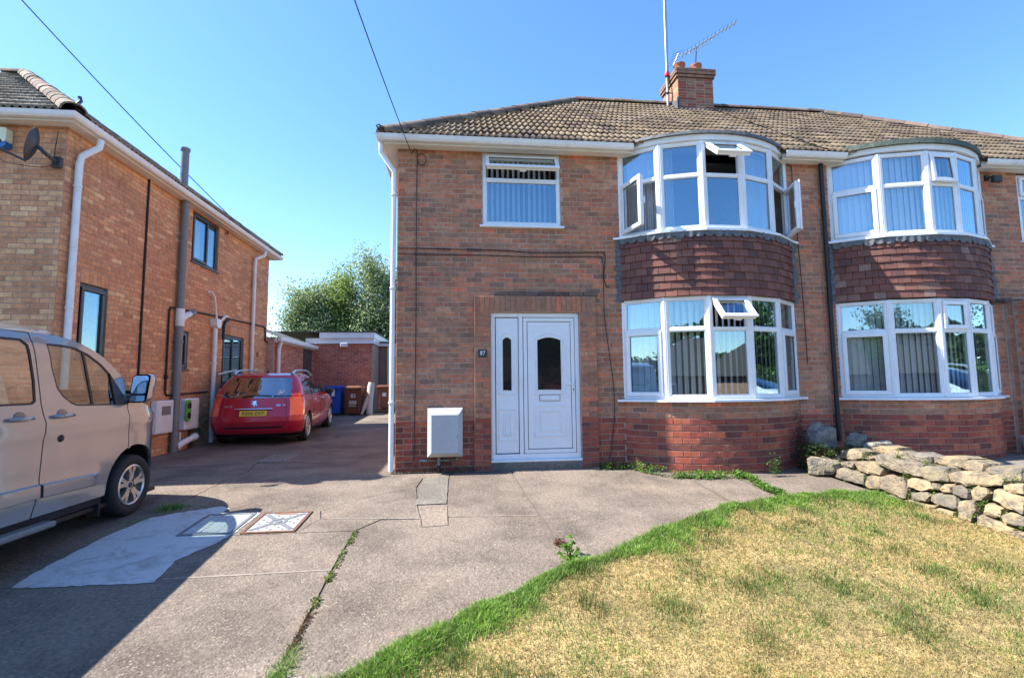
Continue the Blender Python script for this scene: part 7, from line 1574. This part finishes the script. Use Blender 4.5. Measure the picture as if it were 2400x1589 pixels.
# ================================================================== ACROSS THE ROAD (seen only in the window glass)
def bungalow(x, y, w, d, label, col):
    t = thing('bungalow', label, 'bungalow', (x, y, -1.2)); z0 = -1.3; b = MB(); b.box(x - w / 2, x + w / 2, y - d, y, z0, 1.6); b.build('wall', m_brick_far, t)
    r = MB(); e = .4; r.add([(x - w / 2 - e, y + e, 1.55), (x + w / 2 + e, y + e, 1.55), (x + w / 2 + e, y - d - e, 1.55), (x - w / 2 - e, y - d - e, 1.55), (x - w / 4, y - d / 2, 4.3), (x + w / 4, y - d / 2, 4.3)], [(0, 1, 5, 4), (1, 2, 5), (2, 3, 4, 5), (3, 0, 4), (3, 2, 1, 0)], (.075, .06, .05)); r.build('roof', m_tile, t)
    for k in (-.3, .28): q = MB(); q.box(x + k * w - .8, x + k * w + .8, y + .002, y + .03, -.3, 1.1); q.build('window', m_upvc, t); q = MB(); q.box(x + k * w - .7, x + k * w + .7, y + .031, y + .04, -.2, 1.0); q.build('pane', m_glass_dark, t)
    return t
for i, (x, lb) in enumerate([(-13, 'brick bungalow across the road, left'), (0, 'brick bungalow across the road, centre'), (12.5, 'brick bungalow across the road, right'), (25, 'brick bungalow across the road, far right')]): bungalow(x, -19, 10, 8, lb, None)
for i, (x, y, H) in enumerate([(-7, -21, 6.2), (6, -22, 6.8), (13, -23.5, 7.0), (-20, -20, 7), (31, -22, 7.5)]):
    t = tree(['round garden tree across the road between the left bungalows', 'round garden tree across the road between the centre bungalows', 'round garden tree across the road between the right bungalows', 'garden tree across the road, far left', 'garden tree across the road, far right'][i], x, y, H, 2.6, 3500, 50 + i, GRN + GRNL); t.name = 'garden_tree'; t['group'] = 'garden trees across the road'
g_ = np.random.default_rng(77); n = 15000; xx = g_.uniform(-75, 75, n); top_ = 3.2 + 4.6 * vnoise(xx + 80, xx * 0, .07, 61) + 2.2 * vnoise(xx + 80, xx * 0, .22, 62)
leaves('far_trees', list(zip(xx, -44 + g_.normal(0, 2.2, n), -1 + (top_ + 1) * g_.random(n) ** .75)), 1.3, [(.05, .09, .025), (.075, .12, .03), (.1, .15, .045)], None, up=.3, flat=.2, seed=77, kind='stuff', label='dark belt of trees on the rise beyond the bungalows', cat='trees')
def hedge(label, x0, x1, y, h, seed):
    t = thing('hedge', label, 'hedge', ((x0 + x1) / 2, y, -1.3)); g2 = np.random.default_rng(seed); n = int((x1 - x0) * 420); pts = np.stack([g2.uniform(x0, x1, n), y + g2.uniform(-.45, .45, n), -1.3 + h * g2.random(n) ** .6], 1); leaves('foliage', [tuple(p) for p in pts], .13, GRN + GRNL, t, kind='stuff', seed=seed); b = MB(); b.box(x0 + .1, x1 - .1, y - .3, y + .3, -1.35, -1.3 + h * .85, (.03, .05, .015)); b.build('core', m_leaf, t)
hedge('trimmed green hedge across the road', -16, 4, -13.5, 1.5, 5); hedge('second trimmed hedge across the road', 6, 22, -13.5, 1.6, 6)
wcar = make_car((.75, .76, .78), 'white estate car parked on the neighbour drive, off to the right', (11.2, 1.2, .04), 0.0)
nh = thing('brick_house', 'orange brick house further right along the street, seen in the bay glass', 'house', (21, 11, 0)); b = MB(); b.box(16.5, 26, 7.2, 15, -.2, 4.9); b.build('wall', m_brick_far, nh)
r = MB(); r.add([(16.2, 6.9, 4.85), (26.3, 6.9, 4.85), (26.3, 15.3, 4.85), (16.2, 15.3, 4.85), (20.2, 11.1, 7.8), (22.3, 11.1, 7.8)], [(0, 1, 5, 4), (1, 2, 5), (2, 3, 4, 5), (3, 0, 4), (3, 2, 1, 0)], (.1, .08, .06)); r.build('roof', m_tile, nh)
for x in (18.2, 23.5):
    for z in (.9, 3.4): q = MB(); q.box(x - .9, x + .9, 7.15, 7.19, z, z + 1.25); w_ = q.build('window', m_upvc, nh); q = MB(); q.box(x - .8, x + .8, 7.13, 7.148, z + .1, z + 1.15); q.build('pane', m_glass_dark, nh)
def hedge_y(label, x, y0, y1, h, seed):
    z0 = -.6; t = thing('hedge', label, 'hedge', (x, (y0 + y1) / 2, z0)); g2 = np.random.default_rng(seed); n = int((y1 - y0) * 420); leaves('foliage', list(zip(x + g2.uniform(-.45, .45, n), g2.uniform(y0, y1, n), z0 + h * g2.random(n) ** .6)), .13, GRN + GRNL, t, kind='stuff', seed=seed); b = MB(); b.box(x - .3, x + .3, y0 + .1, y1 - .1, z0 - .4, z0 + h * .85, (.03, .05, .015)); b.build('core', m_leaf, t)
hedge_y('tall boundary hedge along the neighbour drive, off to the right', 15, -2.5, 6.5, 2.3, 15)
t = tree('garden tree beside the street, off to the right', 24, -1, 6.5, 2.6, 3500, 70, GRN + GRNL); t.name = 'garden_tree'; t['group'] = 'garden trees across the road'
t = tree('garden tree past the boundary hedge, off to the right', 30, 3, 7.5, 2.8, 3500, 71, GRN + GRNL); t.name = 'garden_tree'; t['group'] = 'garden trees across the road'
g_ = np.random.default_rng(78); n = 9000; yy = g_.uniform(-45, 30, n); top_ = 3.5 + 4.5 * vnoise(yy + 80, yy * 0, .09, 63) + 2 * vnoise(yy + 80, yy * 0, .25, 64)
leaves('far_trees', list(zip(62 + g_.normal(0, 2.2, n), yy, -1 + (top_ + 1) * g_.random(n) ** .75)), 1.3, [(.05, .09, .025), (.075, .12, .03), (.1, .15, .045)], None, up=.3, flat=.2, seed=78, kind='stuff', label='dark belt of trees far along the street to the right', cat='trees')
